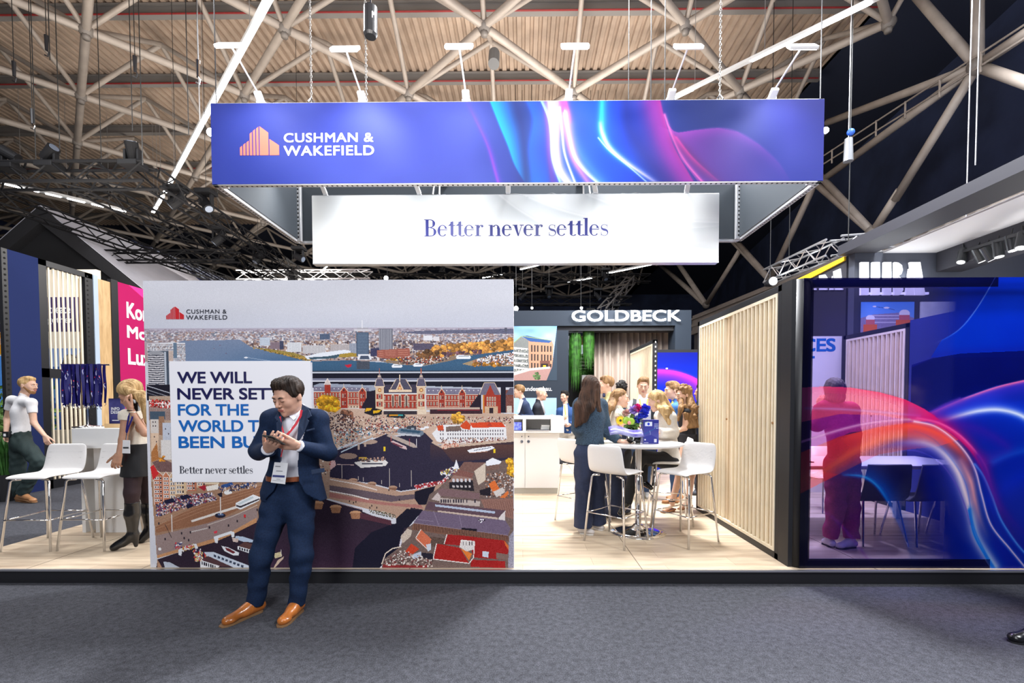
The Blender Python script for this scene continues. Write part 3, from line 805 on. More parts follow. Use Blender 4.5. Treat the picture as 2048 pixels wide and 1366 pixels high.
 A.poly(D((1600,310),(1712,228),(1712,400),(1640,450)),(208,190,172),5); A.poly(D((1358,375),(1585,400),(1600,510),(1355,480)),(34,28,36)); A.poly(D((1340,420),(1400,350),(1590,380),(1585,400)),(150,116,104))
 for x in range(1385,1580,40): A.poly(D((x,385),(x + 22,388),(x + 22,420),(x,416)),(205,200,205)); A.poly(D((x,450),(x + 22,453),(x + 22,474),(x,470)),(190,180,180))
 A.poly(D((1715,215),(1780,180),(1870,215),(1850,240),(1720,260)),(236,234,238)); A.poly(D((1720,262),(1850,240),(1850,290),(1720,310)),(120,90,80),10)
 A.specks(D((1250,310),(1400,260),(1460,280),(1350,370),(1260,340)),[(240,238,240),(70,70,90),(215,190,90),(120,60,70)],150); A.poly(D((1395,290),(1425,195),(1455,290)),(232,230,234))
 A.trees(D((1915,200),(1985,180),(1985,380),(1930,330)),(206,150,40),60,(2,5))
 A.poly(D((1740,440),(1800,400),(1850,490),(1785,520)),(216,108,50),8); A.poly(D((1650,500),(1760,470),(1760,560),(1660,545)),(30,24,34)); A.poly(D((1850,575),(1930,505),(1940,530),(1900,578)),(214,112,54)); A.poly(D((1785,515),(1880,470),(1900,520),(1820,570)),(206,196,190),8)
 A.poly(D((1250,500),(1280,480),(1650,530),(1655,590),(1230,550)),(122,94,96),5); A.poly(D((1180,590),(1240,520),(1270,560),(1270,610)),(196,180,176),8)
 A.poly(D((1260,575),(1660,610),(1650,660),(1255,625)),(186,170,162)); 
 for x in list(range(1270,1370,22)) + list(range(1390,1490,24)) + [1520,1600]: A.poly(D((x,588),(x + 13,590),(x + 13,625),(x,622)),(50,42,56))
 A.poly(D((1660,590),(1985,580),(1985,790),(1900,760),(1700,680)),(142,102,90),6)
 for x in range(1700,1980,22): A.line(*D((x,600),(x + 40,760)),(112,76,70),.8)
 A.poly(D((1150,610),(1250,625),(1905,700),(1840,770),(1500,745),(1110,690)),(92,68,78),5); A.poly(D((1215,640),(1805,710),(1800,732),(1215,660)),(176,186,206),6)
 A.poly(D((1240,700),(1830,770),(1830,790),(1240,715)),(196,174,160)); A.poly(D((1905,700),(1900,800),(1835,790),(1840,770)),(214,204,200))
 A.poly(D((1090,700),(1300,725),(1905,800),(1955,880),(1930,945),(1000,820)),(108,92,114),5)
 for a,b in (((1040,790),(1200,810)),((1200,710),(1250,850)),((1450,740),(1480,900)),((1000,825),(1930,948))): A.line(*D(a,b),(142,126,146),1)
 A.poly(D((1475,872),(1625,885),(1622,915),(1470,900)),(24,18,32)); A.specks(D((1640,780),(1700,790),(1690,820),(1640,810)),[(240,235,240),(40,30,40)],16)
 A.poly(D((1000,828),(1930,950),(1940,1010),(1300,940),(980,890)),(122,84,68),6)
 for x in range(1010,1930,17): A.line(*D((x,832 + (x - 1000) * .13),(x + 2,890 + (x - 1000) * .125)),(70,44,40),1.1)
 A.poly(D((1160,960),(1320,980),(1320,1080),(1180,1060)),(90,70,62),10)
 RD = (156,26,26)
 A.poly(D((1330,940),(1480,950),(1900,1000),(1945,1080),(1905,1190),(1590,1170),(1560,1060),(1300,1035)),RD,9); A.poly(D((1225,1030),(1455,1072),(1545,1225),(1190,1185)),(164,30,26),9); A.poly(D((1565,1190),(1900,1205),(1905,1275),(1560,1262)),RD,9)
 A.poly(D((1465,1080),(1575,1130),(1545,1200)),(220,120,50),6); A.poly(D((1890,1000),(1945,1060),(1940,1100),(1905,1050)),(206,104,50))
 A.pline(D((1225,1030),(1190,1185),(1545,1228),(1590,1170),(1600,1010),(1470,995),(1455,1072)),(232,222,216),1.8); A.pline(D((1330,935),(1300,1035)),(232,222,216),1.8)
 A.poly(D((1475,1000),(1600,1012),(1590,1090),(1520,1110),(1460,1070)),(216,208,204),10)
 for x in (1490,1520,1550,1575): A.line(*D((x,1010),(x,1050)),(80,66,70),1.4)
 A.poly(D((1680,1105),(1740,1112),(1735,1170),(1675,1160)),(196,204,216)); A.poly(D((1815,1120),(1935,1140),(1930,1195),(1815,1180)),(126,100,92),6); A.poly(D((1940,960),(1985,900),(1985,1275),(1930,1275)),(150,145,160),14)
 A.poly(D((1070,890),(1175,985),(1140,1095),(1020,990)),(206,108,76),9); A.pline(D((1075,885),(1020,975),(1140,1095)),(226,214,204),1.6); A.poly(D((975,1030),(1055,1085),(965,1155),(915,1110)),(196,62,36),9)
 A.poly(D((870,960),(940,880),(985,900),(970,960),(890,1030)),(198,180,165),12); A.poly(D((1120,1040),(1170,1030),(1170,1090),(1140,1110)),(200,205,215)); A.poly(D((960,1150),(1070,1110),(1075,1150),(1000,1190)),(186,194,212)); A.poly(D((1075,1120),(1190,1130),(1190,1185),(1080,1180)),(34,30,44))
 A.pline(D((680,1240),(720,1130),(790,1080),(880,1060)),(224,206,190),2); A.poly(D((690,1240),(1130,1250),(1130,1275),(690,1275)),(130,40,42),10)
 A.specks(D((700,1190),(880,1090),(1180,1190),(1180,1260),(700,1240)),[(70,52,50),(190,170,160),(225,215,210),(120,60,60)],240)
 def Q(*p): return [(280 + x / 5.06,880 + y / 5.06) for x,y in p]
 A.poly(Q((70,420),(1300,420),(1250,560),(1160,830),(700,1040),(110,1210)),(158,122,98),6)
 A.poly(Q((70,-450),(320,-450),(320,420),(70,430)),(176,150,130),12)
 A.poly([(293,800),(340,800),(340,840),(293,840)],(150,125,118),12); A.specks([(294,796),(340,800),(340,815),(294,812)],[(205,40,40),(240,230,225),(180,60,50),(90,40,40)],260)
 A.poly([(295,822),(326,822),(326,838),(295,838)],(66,82,98)); A.poly([(296,838),(312,838),(312,866),(296,866)],(206,196,188),6); A.poly([(313,832),(324,832),(324,870),(313,870)],(150,112,88),6); A.poly([(296,866),(312,866),(310,905),(296,905)],(214,184,158),5); A.poly([(320,845),(339,845),(339,880),(320,880)],(186,190,202),6)
 for x,y in ((300,842),(305,842),(300,850),(305,850),(302,872),(306,882),(325,856),(331,866)): A.rect(x,y,x + 2,y + 3,(60,48,56))
 A.poly([(296,905),(308,885),(311,920),(296,925)],(170,110,62),8); A.rect(316,880,340,920,(212,206,202),5); A.poly([(297,925),(320,918),(340,928),(340,945),(310,945)],(112,82,80),8); A.trees([(312,915),(322,913),(322,923),(312,923)],(190,122,40),12,(2,4))
 for q,(x0,w,c) in enumerate(((299,19,(178,104,74)),(318,13,(186,116,84)),(331,13,(200,164,128)),(344,21,(206,176,140)),(366,20,(176,108,82)),(387,17,(200,150,110)),(404,28,(222,200,170)))):
  y0,y1 = 958 + q * 1.2 - (6 if q < 3 else 0),1012 - q * 7
  A.rect(x0,y0,x0 + w,y1,c,9); A.rect(x0,y0,x0 + .9,y1,(232,220,210))
  if q < 3: A.poly([(x0,y0),(x0 + w / 2,y0 - 9),(x0 + w,y0)],c,8); A.pline([(x0,y0),(x0 + w / 2,y0 - 9),(x0 + w,y0)],(236,226,220),1)
  for y in np.arange(y0 + 3,y1 - 4,9):
   for x in np.arange(x0 + 2,x0 + w - 3,5.4): A.rect(x,y,x + 3.6,y + 6,(232,226,222)); A.rect(x + .7,y + .8,x + 2.9,y + 5.3,(58,48,56))
 A.poly([(293,935),(300,930),(310,948),(298,962)],(196,40,44)); A.poly([(390,976),(402,972),(408,975),(402,984)],(160,30,48)); A.poly([(405,975),(430,970),(432,980),(408,984)],(232,224,214),6)
 A.poly([(436,972),(458,966),(462,972),(440,979)],(44,80,140),6); A.ell(450,987,8,5,(232,230,228)); A.poly([(474,975),(492,966),(494,972),(478,979)],(50,80,130),8)
 A.poly(Q((105,900),(600,640),(1230,460),(1290,560),(700,850),(110,960)),(146,100,74),6)
 for y in (0,28,56,90): A.pline(Q((105,830 + y),(600,640 + y),(1250,450 + y)),(178,132,104),.9)
 A.specks(Q((110,660),(400,560),(700,540),(740,610),(400,700),(110,790)),[(60,50,70),(225,215,220),(160,50,60),(90,70,110),(50,45,60),(200,170,160),(60,70,120)],900,(1,2.6),(1,2.8))
 A.specks(Q((750,480),(1150,430),(1150,480),(800,540)),[(60,50,60),(210,190,180),(50,60,110)],120)
 for p in (((200,620),(290,600),(320,640),(210,660)),((360,580),(440,560),(490,590),(380,620)),((420,680),(470,650),(510,680),(440,710))): A.poly(Q(*p),(24,22,50))
 A.poly(Q((470,830),(940,680),(960,700),(480,850)),(228,218,210)); A.poly(Q((105,990),(640,860),(1160,690),(1160,830),(700,1030),(115,1205)),(150,128,124),5)
 A.pline(Q((640,880),(900,790),(1160,670)),(206,190,180),1.4); A.pline(Q((470,950),(640,910)),(205,195,190),2)
 A.poly(Q((110,1195),(700,1020),(920,930),(1150,800),(1150,850),(910,970),(700,1060),(115,1225)),(196,142,100),8)
 A.poly(Q((935,650),(1120,562),(1190,590),(1180,625),(985,718),(940,700)),(236,236,238)); A.poly(Q((955,655),(1110,580),(1125,595),(975,670)),(196,206,210)); A.poly(Q((940,668),(985,680),(1180,600),(1182,615),(985,700),(940,685)),(58,52,60))
 A.ell(433,1034,11,5,(32,32,52)); A.ell(434,1032,6,2.4,(90,110,150)); A.rect(433.5,995,435.5,1032,(224,214,208)); A.poly([(428,990),(438,986),(438,996),(434,996)],(34,28,44)); A.rect(333,1032,335,1068,(214,204,198)); A.pline([(320,1052),(333,1080)],(60,44,44),1.2)
 for x,y in ((357,1078),(366,1082),(409,1056),(448,1052),(466,1043),(482,1034),(507,1020),(306,1048),(318,1080),(352,1068),(370,1066)): A.rect(x,y,x + 3,y + 5,(52,42,50))
 A.rect(481,1032,485,1038,(206,40,50)); A.ell(308,1103,3,3.4,(235,232,232)); A.poly([(419,1067),(426,1065),(426,1070),(420,1071)],(220,60,76))
 W_ = (232,232,236)
 A.poly(Q((700,1000),(880,940),(915,950),(915,1000),(890,1010),(880,970),(750,1015),(740,1070),(715,1060)),W_); A.poly(Q((335,1130),(520,1070),(540,1120),(510,1130),(500,1100),(370,1150),(365,1200),(335,1190)),W_)
 A.poly(Q((780,1095),(850,1110),(960,1165),(955,1195),(900,1195),(810,1150)),W_); A.poly(Q((815,1112),(850,1118),(925,1160),(900,1175),(830,1140)),(112,40,46))
 A.poly(Q((930,990),(1010,1000),(1130,1040),(1130,1060),(1000,1050),(920,1020)),(186,200,220)); A.poly(Q((890,1010),(960,1020),(950,1060),(900,1050)),(214,190,180),14)
 A.poly(Q((960,1090),(1020,1050),(1140,1090),(1140,1150),(950,1100)),(92,60,58)); A.poly(Q((945,1095),(1140,1150),(1140,1195),(945,1130)),W_)
 for x in range(960,1130,26): A.poly(Q((x,1104 + (x - 950) * .27),(x + 16,1108 + (x - 950) * .27),(x + 16,1134 + (x - 950) * .27),(x,1130 + (x - 950) * .27)),(40,34,50))
 A.poly(Q((600,1160),(700,1160),(1060,1300),(1060,1320),(900,1320),(620,1200)),(206,214,228))
 for x in range(700,1010,40): A.poly(Q((x,1180 + (x - 690) * .38),(x + 26,1190 + (x - 690) * .38),(x + 20,1212 + (x - 690) * .38),(x - 4,1204 + (x - 690) * .38)),(56,66,90))
 A.poly(Q((560,1230),(640,1200),(880,1310),(560,1310)),(84,56,60)); A.poly(Q((555,1240),(760,1305),(740,1320),(555,1320)),W_)
 for x in range(570,720,22): A.poly(Q((x,1252 + (x - 560) * .32),(x + 13,1256 + (x - 560) * .32),(x + 13,1290 + (x - 560) * .32),(x,1286 + (x - 560) * .32)),(40,34,48))
 A.specks(Q((480,1140),(560,1120),(620,1180),(580,1250),(500,1250)),[(200,50,60),(240,230,230),(60,50,80),(220,190,120)],130); A.specks(Q((370,1100),(500,1070),(500,1110),(380,1150)),[(200,50,60),(230,220,220),(190,160,80)],60)
 A.poly(Q((175,1260),(240,1265),(340,1320),(190,1320)),(186,192,206)); A.poly(Q((110,1230),(150,1300),(160,1320),(110,1320)),(170,130,104),10); A.specks(Q((300,1060),(370,1050),(360,1130),(290,1120)),[(200,60,70),(60,60,110),(230,220,220)],30)
 A.poly([(540,1141),(548,1126),(561,1118),(560,1122),(543,1141)],(206,180,160)); A.poly([(541,1112),(556,1108),(557,1118),(543,1122)],(206,190,150),14); A.rect(555,1104,556.3,1118,(225,215,210))
 A.noise(3)
 return A
def banner_art():
 A = Art(421,200,1649,367,1.0)
 X = A.X[None,:,None]
 t = np.clip((X - 940) / 120,0,1); A.im[:] = np.array((42,54,134)) * (1 - t) + np.array((16,34,100)) * t
 t = np.exp(-((X - 1205) / 95.) ** 2); A.im[:] = A.im * (1 - t) + np.array((4,66,214)) * t
 t = np.clip((X - 1430) / 150,0,1); A.im[:] = A.im * (1 - t) + np.array((47,52,136)) * t
 v = np.clip((A.Y - 200) / 167,0,1)[:,None,None]; A.im[:] = A.im * (1 - .16 * v) + np.array((30,60,200)) * .16 * v
 A.ribbon([(985,200),(1004,250),(1020,290),(1034,330),(1056,370)],(0,130,205),34,2,.95)
 A.ribbon([(1034,200),(1046,250),(1052,300),(1056,370)],(14,30,92),22,16,.8)
 A.ribbon([(1060,200),(1072,240),(1064,300),(1072,370)],(10,80,205),20,5,.6)
 A.ribbon([(936,200),(952,232),(978,290),(992,340),(1000,370)],(150,40,190),5,3,.55,fade=(.1,.5,1,1))
 A.ribbon([(1092,200),(1098,260),(1100,310),(1108,370)],(120,36,120),16,5,.5)
 A.ribbon([(1086,200),(1100,235),(1105,270),(1108,320),(1124,370)],(120,190,255),4,1.5,.9)
 A.ribbon([(1104,200),(1110,250),(1112,300),(1120,340),(1140,372)],(235,215,255),11,6,1.)
 A.ribbon([(1118,200),(1119,240),(1116,290),(1122,330)],(250,140,130),5,4,.8,fade=(1,.9,.4,.1))
 A.ribbon([(1130,200),(1138,235),(1146,280),(1160,330),(1190,372)],(236,60,140),8,7,.95,fade=(1,1,.6,.1))
 A.ribbon([(1131,232),(1136,270),(1150,320),(1182,372)],(170,110,235),7,6,.8)
 A.ribbon([(1122,214),(1127,260),(1133,310),(1154,370)],(230,235,255),2.4,1.5,.95)
 A.ribbon([(1132,225),(1140,270),(1152,315),(1176,348),(1200,370)],(205,225,255),6,2,.95)
 A.ribbon([(1145,250),(1165,310),(1215,372)],(60,120,240),10,10,.5)
 A.ribbon([(1207,200),(1206,235),(1206,262),(1216,292),(1246,322),(1290,352),(1320,372)],(30,170,250),9,6,.95,fade=(1,1,.9,.3,0))
 A.ribbon([(1204,246),(1208,268),(1222,296),(1252,324),(1300,358),(1318,370)],(215,205,245),5,3.5,.95,fade=(.5,1,1,.9,.6))
 A.ribbon([(1200,276),(1222,302),(1262,336),(1300,370)],(190,220,255),1.6,1.4,.8)
 A.ribbon([(1255,200),(1262,260),(1300,320),(1345,372)],(20,34,120),22,22,.7)
 A.ribbon([(1322,200),(1334,250),(1352,300),(1392,372)],(150,34,130),2,26,.95)
 A.ribbon([(1308,196),(1322,250),(1346,310),(1384,372)],(126,40,150),12,26,.7)
 hump = [(1344,262),(1360,267),(1395,262),(1440,258),(1478,266),(1520,292),(1560,330),(1585,372)]
 m = A.mask([(1335,245),(1350,263),(1360,267),(1395,262),(1440,258),(1478,266),(1520,292),(1560,330),(1585,368),(1400,368),(1365,320)])
 j,i,mm = m; g = (np.clip(1 - (A.X[i][None,:] - 1340) / 250,0,1) * mm)[...,None] * .75
 A.im[j,i] = A.im[j,i] * (1 - g) + np.array((132,48,150)) * g
 A.ribbon(hump,(150,60,170),2,14,.5,fade=(1,1,.8,.5,.1))
 A.ribbon([(1332,230),(1350,280),(1374,326),(1412,372)],(226,100,180),3,2.5,.8)
 A.ribbon([(1346,268),(1372,300),(1410,340),(1446,372)],(80,26,100),9,12,.8,fade=(.2,1,.8,.3))
 A.ribbon([(1356,276),(1390,320),(1440,366)],(214,60,150),2,6,.6,fade=(1,.8,.3))
 A.blobs(3,(20,3))
 return A
def glass_art():
 A = Art(1604,560,2070,1150,1.0)
 X = A.X[None,:]; Y = A.Y[:,None]
 A.fill((70,72,160))
 t = np.clip((X - 1850) / 160,0,1)[...,None] + 0 * Y[...,None]
 A.im[:] = A.im * (1 - t) + np.array((6,66,190)) * t
 op = np.full((A.h,A.w),.16,np.float32)
 op = np.maximum(op,.16 + .84 * np.clip((X - 1835) / 75,0,1) + 0 * Y)
 edge = [(1986,556),(1950,620),(1915,664),(1870,690),(1820,700)]
 j,i,m = A.mask([(1986,560),(1950,620),(1915,664),(1880,686),(1860,720),(2070,720),(2070,560)])
 A.im[j,i][m] = A.im[j,i][m] * .3 + np.array((4,88,208)) * .7
 op[j,i][m] = np.maximum(op[j,i][m],.8)
 A.ribbon(edge,(150,165,235),1.2,1.2,.8,fade=(1,1,.8,.3,0))
 j,i,m = A.mask([(1822,735),(1860,722),(1920,712),(2070,706),(2070,800),(1900,840),(1822,840)])
 A.im[j,i][m] = A.im[j,i][m] * .25 + np.array((16,30,118)) * .75; op[j,i][m] = np.maximum(op[j,i][m],.86)
 A.ribbon([(1822,738),(1880,716),(1950,708),(2070,704)],(60,64,180),10,2,.5)
 O = Art(1604,560,2070,1150,1.0); O.im[:] = op[...,None] * 255
 def rb(pts,col,wl,wr,a=1.,o=.9,**k):
  A.ribbon(pts,col,wl,wr,a,**k); O.ribbon(pts,(255 * o,) * 3,wl,wr,a,**k)
 j,i,m = A.mask([(1856,830),(1900,812),(1940,796),(1990,778),(2070,762),(2070,1150),(2010,1100),(1980,1000),(1950,920),(1900,860)])
 A.im[j,i][m] = A.im[j,i][m] * .15 + np.array((8,76,196)) * .85; O.im[j,i][m] = 250
 rb([(1846,846),(1900,818),(1950,797),(2000,781),(2070,764)],(120,90,214),1.6,34,.8,1)
 rb([(1856,836),(1900,815),(1944,797),(2000,778),(2070,762)],(252,150,200),2,4,.95,1)
 rb([(1870,850),(1910,838),(1960,824),(2000,822),(2040,832),(2075,852)],(70,110,240),20,16,.8,1)
 rb([(1880,851),(1920,838),(1960,828),(2000,826),(2040,836),(2075,858)],(228,236,252),7,6,1.,1)
 rb([(1890,852),(1940,858),(1990,880),(2020,908),(1975,930)],(96,62,190),16,22,.75,1)
 rb([(1860,833),(1888,816),(1920,803)],(150,90,210),3,10,.7,.7)
 rb([(2075,905),(2030,915),(1990,932)],(60,120,220),7,12,.7,1)
 rb([(2075,950),(2020,980),(1990,1010)],(10,80,220),24,24,.6,1)
 j,i,m = A.mask([(1604,780),(1650,778),(1700,780),(1760,790),(1810,804),(1850,824),(1880,846),(1838,850),(1760,836),(1680,836),(1604,850)])
 A.im[j,i][m] = np.array((236,120,170)); O.im[j,i][m] = 255 * .5
 j,i,m = A.mask([(1604,850),(1680,834),(1760,836),(1838,850),(1800,856),(1700,872),(1604,920)])
 A.im[j,i][m] = np.array((190,80,196)); O.im[j,i][m] = 255 * .42
 j,i,m = A.mask([(1604,912),(1680,880),(1760,860),(1830,850),(1880,856),(1920,886),(1880,900),(1820,906),(1760,916),(1700,946),(1650,972),(1604,996)])
 A.im[j,i][m] = np.array((226,90,110)); O.im[j,i][m] = 255 * .5
 rb([(1604,780),(1660,779),(1720,784),(1780,796),(1830,815),(1870,838)],(240,50,130),2,10,.7,.9,fade=(.2,.5,.8,1,1))
 rb([(1612,822),(1680,824),(1760,830),(1840,838)],(214,180,240),3,3,.6,.8)
 rb([(1604,890),(1680,866),(1740,852),(1800,846),(1838,846)],(240,205,240),3,4,.8,.8)
 rb([(1826,843),(1868,850),(1906,872),(1940,903),(1966,940),(1984,985),(2004,1030),(2040,1090),(2075,1140)],(226,44,150),16,4,.95,1,fade=(.6,1,1,.8,.5,.3,.1))
 rb([(1836,842),(1880,852),(1918,874),(1950,905),(1975,940),(1990,985),(2010,1030)],(246,130,200),2,4,.9,1,fade=(.8,1,1,.6,.3,.1))
 rb([(1700,880),(1760,866),(1820,858),(1866,868),(1906,892),(1936,926),(1954,970)],(252,124,110),9,18,.95,1,fade=(.4,.7,1,1,1,.6,.1))
 rb([(1604,968),(1650,950),(1710,910),(1770,884),(1830,878),(1880,890)],(250,140,110),10,12,.75,.7,fade=(.5,.8,1,1,.5))
 rb([(1652,974),(1710,934),(1770,902),(1820,893),(1870,904),(1906,936),(1930,980),(1946,1030),(1962,1080),(2000,1140)],(90,84,214),10,22,.7,.9,fade=(.1,.4,1,1,.8,.5,.3,.2))
 rb([(1800,892),(1850,892),(1888,912),(1918,948),(1936,995),(1950,1040),(1964,1090),(2000,1146)],(236,226,240),10,12,1.,1,fade=(.2,.7,.9,1,1,1,1,1))
 rb([(1926,930),(1946,970),(1956,1010),(1968,1050),(1986,1090)],(250,190,196),8,9,.9,1,fade=(.5,1,.9,.5,.1))
 rb([(1830,849),(1870,858),(1906,882),(1936,914),(1956,950),(1970,1000),(1990,1060),(2030,1110),(2060,1146)],(252,225,245),2,3,.9,1)
 rb([(1954,936),(1972,960),(1990,1000),(2010,1050),(2044,1100),(2072,1130)],(120,180,250),2,3,.9,1)
 rb([(1960,920),(1984,970),(2008,1020),(2040,1060),(2070,1090)],(110,60,190),10,8,.7,1,fade=(1,1,.7,.4))
 rb([(1830,868),(1870,886),(1910,930),(1938,980),(1954,1060),(1976,1110),(2000,1150)],(70,130,245),1.5,1.5,.6,.8,fade=(.1,.3,.6,1,1))
 rb([(1944,1030),(1956,1080),(1980,1124),(1996,1150)],(20,140,235),6,2,.9,1)
 rb([(1775,915),(1830,908),(1880,930),(1916,975),(1936,1020),(1948,1060)],(150,130,235),1.2,1.2,.7,.6)
 rb([(1690,958),(1740,968),(1772,1000),(1800,1050),(1822,1100),(1836,1150)],(10,120,215),26,3,.9,.85,fade=(.3,.9,1,.8,.5,.3))
 rb([(1690,958),(1732,962),(1762,984),(1786,1020)],(90,190,245),3,2,.8,.9,fade=(.4,1,.8,.1))
 rb([(1860,930),(1872,1000),(1884,1080),(1896,1150)],(16,50,170),18,18,.5,.8)
 rb([(1636,1020),(1680,1054),(1720,1100),(1756,1150)],(150,60,200),3,4,.7,.6,fade=(.2,.8,1,.8))
 fr = np.maximum.reduce([np.clip(1 - (X - 1604) / 16,0,1) > .0,0 * X > 1]) + 0 * Y
 bm = ((X < 1624) | (Y < 579) | (Y > 1131)) & (X + 0 * Y < 1990)
 w = np.where(bm,1.,0.)[...,None]
 bright = (A.im.max(-1,keepdims=True) > 215)
 A.im[:] = A.im * (1 - w * np.where(bright,.45,.72)) + np.array((10,12,70)) * w * np.where(bright,.45,.72)
 O.im[:] = np.maximum(O.im,w * 235)
 A.blobs(2,(10,10))
 return A,np.clip(O.im[...,:1] / 255,0,1)
# -- common stand materials
ALU = mat('stand_aluminium',(.62,.63,.66),.35,.6)
WHITE = mat('white_laminate',(.80,.80,.80),.35)
BLACKF = mat('black_frame',(.012,.012,.015),.45)
CHROME = mat('chrome',(.82,.82,.84),.08,1.0)
SLATM = mat('maple_slat',(.90,.80,.62),.5,noise=.04,nscale=6)
SLATBACK = mat('maple_backing',(.74,.60,.42),.6,noise=.05,nscale=3)
HOLE = mat('hole_black',(.004,.004,.005),.8)
CABLE = mat('black_cable',(.01,.01,.01),.6)
STEELC = mat('steel_cable',(.35,.35,.36),.4,.6)
LOGOR = mat('logo_red',srgb(206,30,40),.5)
LOGOO = mat('logo_coral',srgb(250,120,100),.5)
TXTW = mat('letters_white',(.9,.9,.92),.5)
TXTG = mat('letters_charcoal',srgb(52,54,66),.5)
TXTN = mat('letters_navy',srgb(12,8,78),.5)
TXTB = mat('letters_blue',srgb(0,104,190),.5)
TXTR = mat('letters_royal',srgb(22,30,112),.5)
def logo(name,m,parent,p0,w,h,th=.003):
 X0,Z0 = p0.x,p0.z; Y0 = p0.y
 mb = MB()
 def pr(pts): mb.prism([(X0 + x * w,Y0,Z0 + z * h) for x,z in pts],(0,-th,0))
 for x0,x1,a,b in ((0,.055,.27,.33),(.085,.14,.36,.42),(.17,.225,.44,.50),(.255,.31,.74,.80),(.34,.395,.84,.90),(.425,.48,.92,.98)):
  pr([(x0,0),(x1,0),(x1,b),(x0,a)])
 pr([(.51,0),(.73,0),(.73,.78),(.51,1.0)])
 pr([(.76,0),(1,0),(1,.34),(.76,.56)])
 return mb.build(name,m,parent)
def serif_glyphs():
 T,t,X = .158,.048,.66
 G = {}
 def rect(x0,y0,x1,y1): return [(x0,y0),(x1,y0),(x1,y1),(x0,y1)]
 def arc(cx,cy,rx,ry,a0,a1,thick=T,thin=t,n=22):
  o,i = [],[]
  for k in range(n + 1):
   a = R(a0 + (a1 - a0) * k / n)
   w = thin + (thick - thin) * abs(math.cos(a)) ** 1.6
   o.append((cx + rx * math.cos(a),cy + ry * math.sin(a)))
   i.append((cx + (rx - w) * math.cos(a),cy + (ry - (thin + (w - thin) * .12)) * math.sin(a)))
  return [[o[k],o[k + 1],i[k + 1],i[k]] for k in range(n)]
 def serif(x,y,w,up): # bracketed foot
  h = t * .9
  return [(x - w / 2,y),(x + w / 2,y),(x + w / 2,y + h * up),(x - w / 2,y + h * up)]
 G['B'] = ([rect(.08,0,.08 + T * 1.1,1),rect(0,0,.3,t),rect(0,1 - t,.3,1),rect(.2,.5,.38,.5 + t)] + arc(.33,.755,.29,.245,-90,90) + arc(.35,.262,.33,.262,-90,90) + [rect(.2,1 - t,.34,1),rect(.2,0,.36,t)],.74)
 e = arc(.28,.33,.28,.34,22,318) + [rect(.1,.355,.53,.355 + t)]
 G['e'] = (e + [[(.545,.36),(.56,.36),(.53,.47),(.50,.47)]],.60)
 G['t'] = ([rect(.13,.1,.13 + T,.86),rect(0,X - t,.40,X),[(.0,X - t),(.13,X - t),(.13 + T,.88),(.13 + T * .6,.88)]] + arc(.33,.14,.20,.15,180,330),.44)
 G['r'] = ([rect(.08,0,.08 + T,X),rect(0,0,.34,t),rect(0,X - t,.16,X)] + arc(.37,.47,.17,.2,60,180,thick=.07) + arc(.41,.585,.065,.07,0,360,thick=.064,thin=.06),.50)
 def arch(x): return arc(x,.44,.21,.225,0,150)
 G['n'] = ([rect(.08,0,.08 + T,X),rect(0,0,.30,t),rect(0,X - t,.16,X),rect(.485,0,.485 + T,.46),rect(.40,0,.70,t)] + arch(.41),.74)
 G['v'] = ([[(.06,X),(.06 + T * 1.15,X),(.36,0),(.28,0)],[(.50,X),(.535,X),(.335,0),(.30,.04)],rect(0,X - t,.27,X),rect(.40,X - t,.62,X)],.60)
 G['l'] = ([rect(.08,0,.08 + T,1.04),rect(0,0,.30,t),rect(.0,1.04 - t,.16,1.04)],.33)
 s = []
 P = []
 for k in range(33):
  u = k / 32
  if u < .5: a = R(30 + 240 * (u / .5)); P.append((.235 + .165 * math.cos(a),.505 + .145 * math.sin(a)))
  else: a = R(90 - 240 * ((u - .5) / .5)); P.append((.235 + .19 * math.cos(a),.175 + .172 * math.sin(a)))
 for k in range(32):
  (ax,ay),(bx,by) = P[k],P[k + 1]
  u = (k + .5) / 32; w = .03 + .10 * math.exp(-((u - .5) / .16) ** 2)
  dx,dy = bx - ax,by - ay; L = math.hypot(dx,dy) or 1; nx,ny = -dy / L * w / 2,dx / L * w / 2
  ex,ey = dx * .15,dy * .15
  s.append([(ax + nx - ex,ay + ny - ey),(bx + nx + ex,by + ny + ey),(bx - nx + ex,by - ny + ey),(ax - nx - ex,ay - ny - ey)])
 s += [rect(.375,.45,.40,X),rect(.055,0,.08,.21)]
 G['s'] = (s,.48)
 G[' '] = ([],.26)
 return G
SG = serif_glyphs()
def serif_text(name,s,m,parent,x0,y0,x1,y1,Y,th=.002):
 """y0 = cap top, y1 = baseline in picture units on plane Y"""
 adv = sum(SG[c][1] for c in s) - .08
 a = atY(x0,y1,Y); b = atY(x1,y1,Y); c = atY(x0,y0,Y)
 kx = (b.x - a.x) / adv; kz = (c.z - a.z)
 mb = MB(); x = 0.
 q = 0
 for ch in s:
  polys,w = SG[ch]
  for p in polys:
   q += 1
   dz = (q % 7) * .00004
   mb.add([(a.x + (x + u) * kx,Y - th - dz,a.z + v * kz) for u,v in p],[(0,1,2,3)])
  x += w
 return mb.build(name,m,parent)
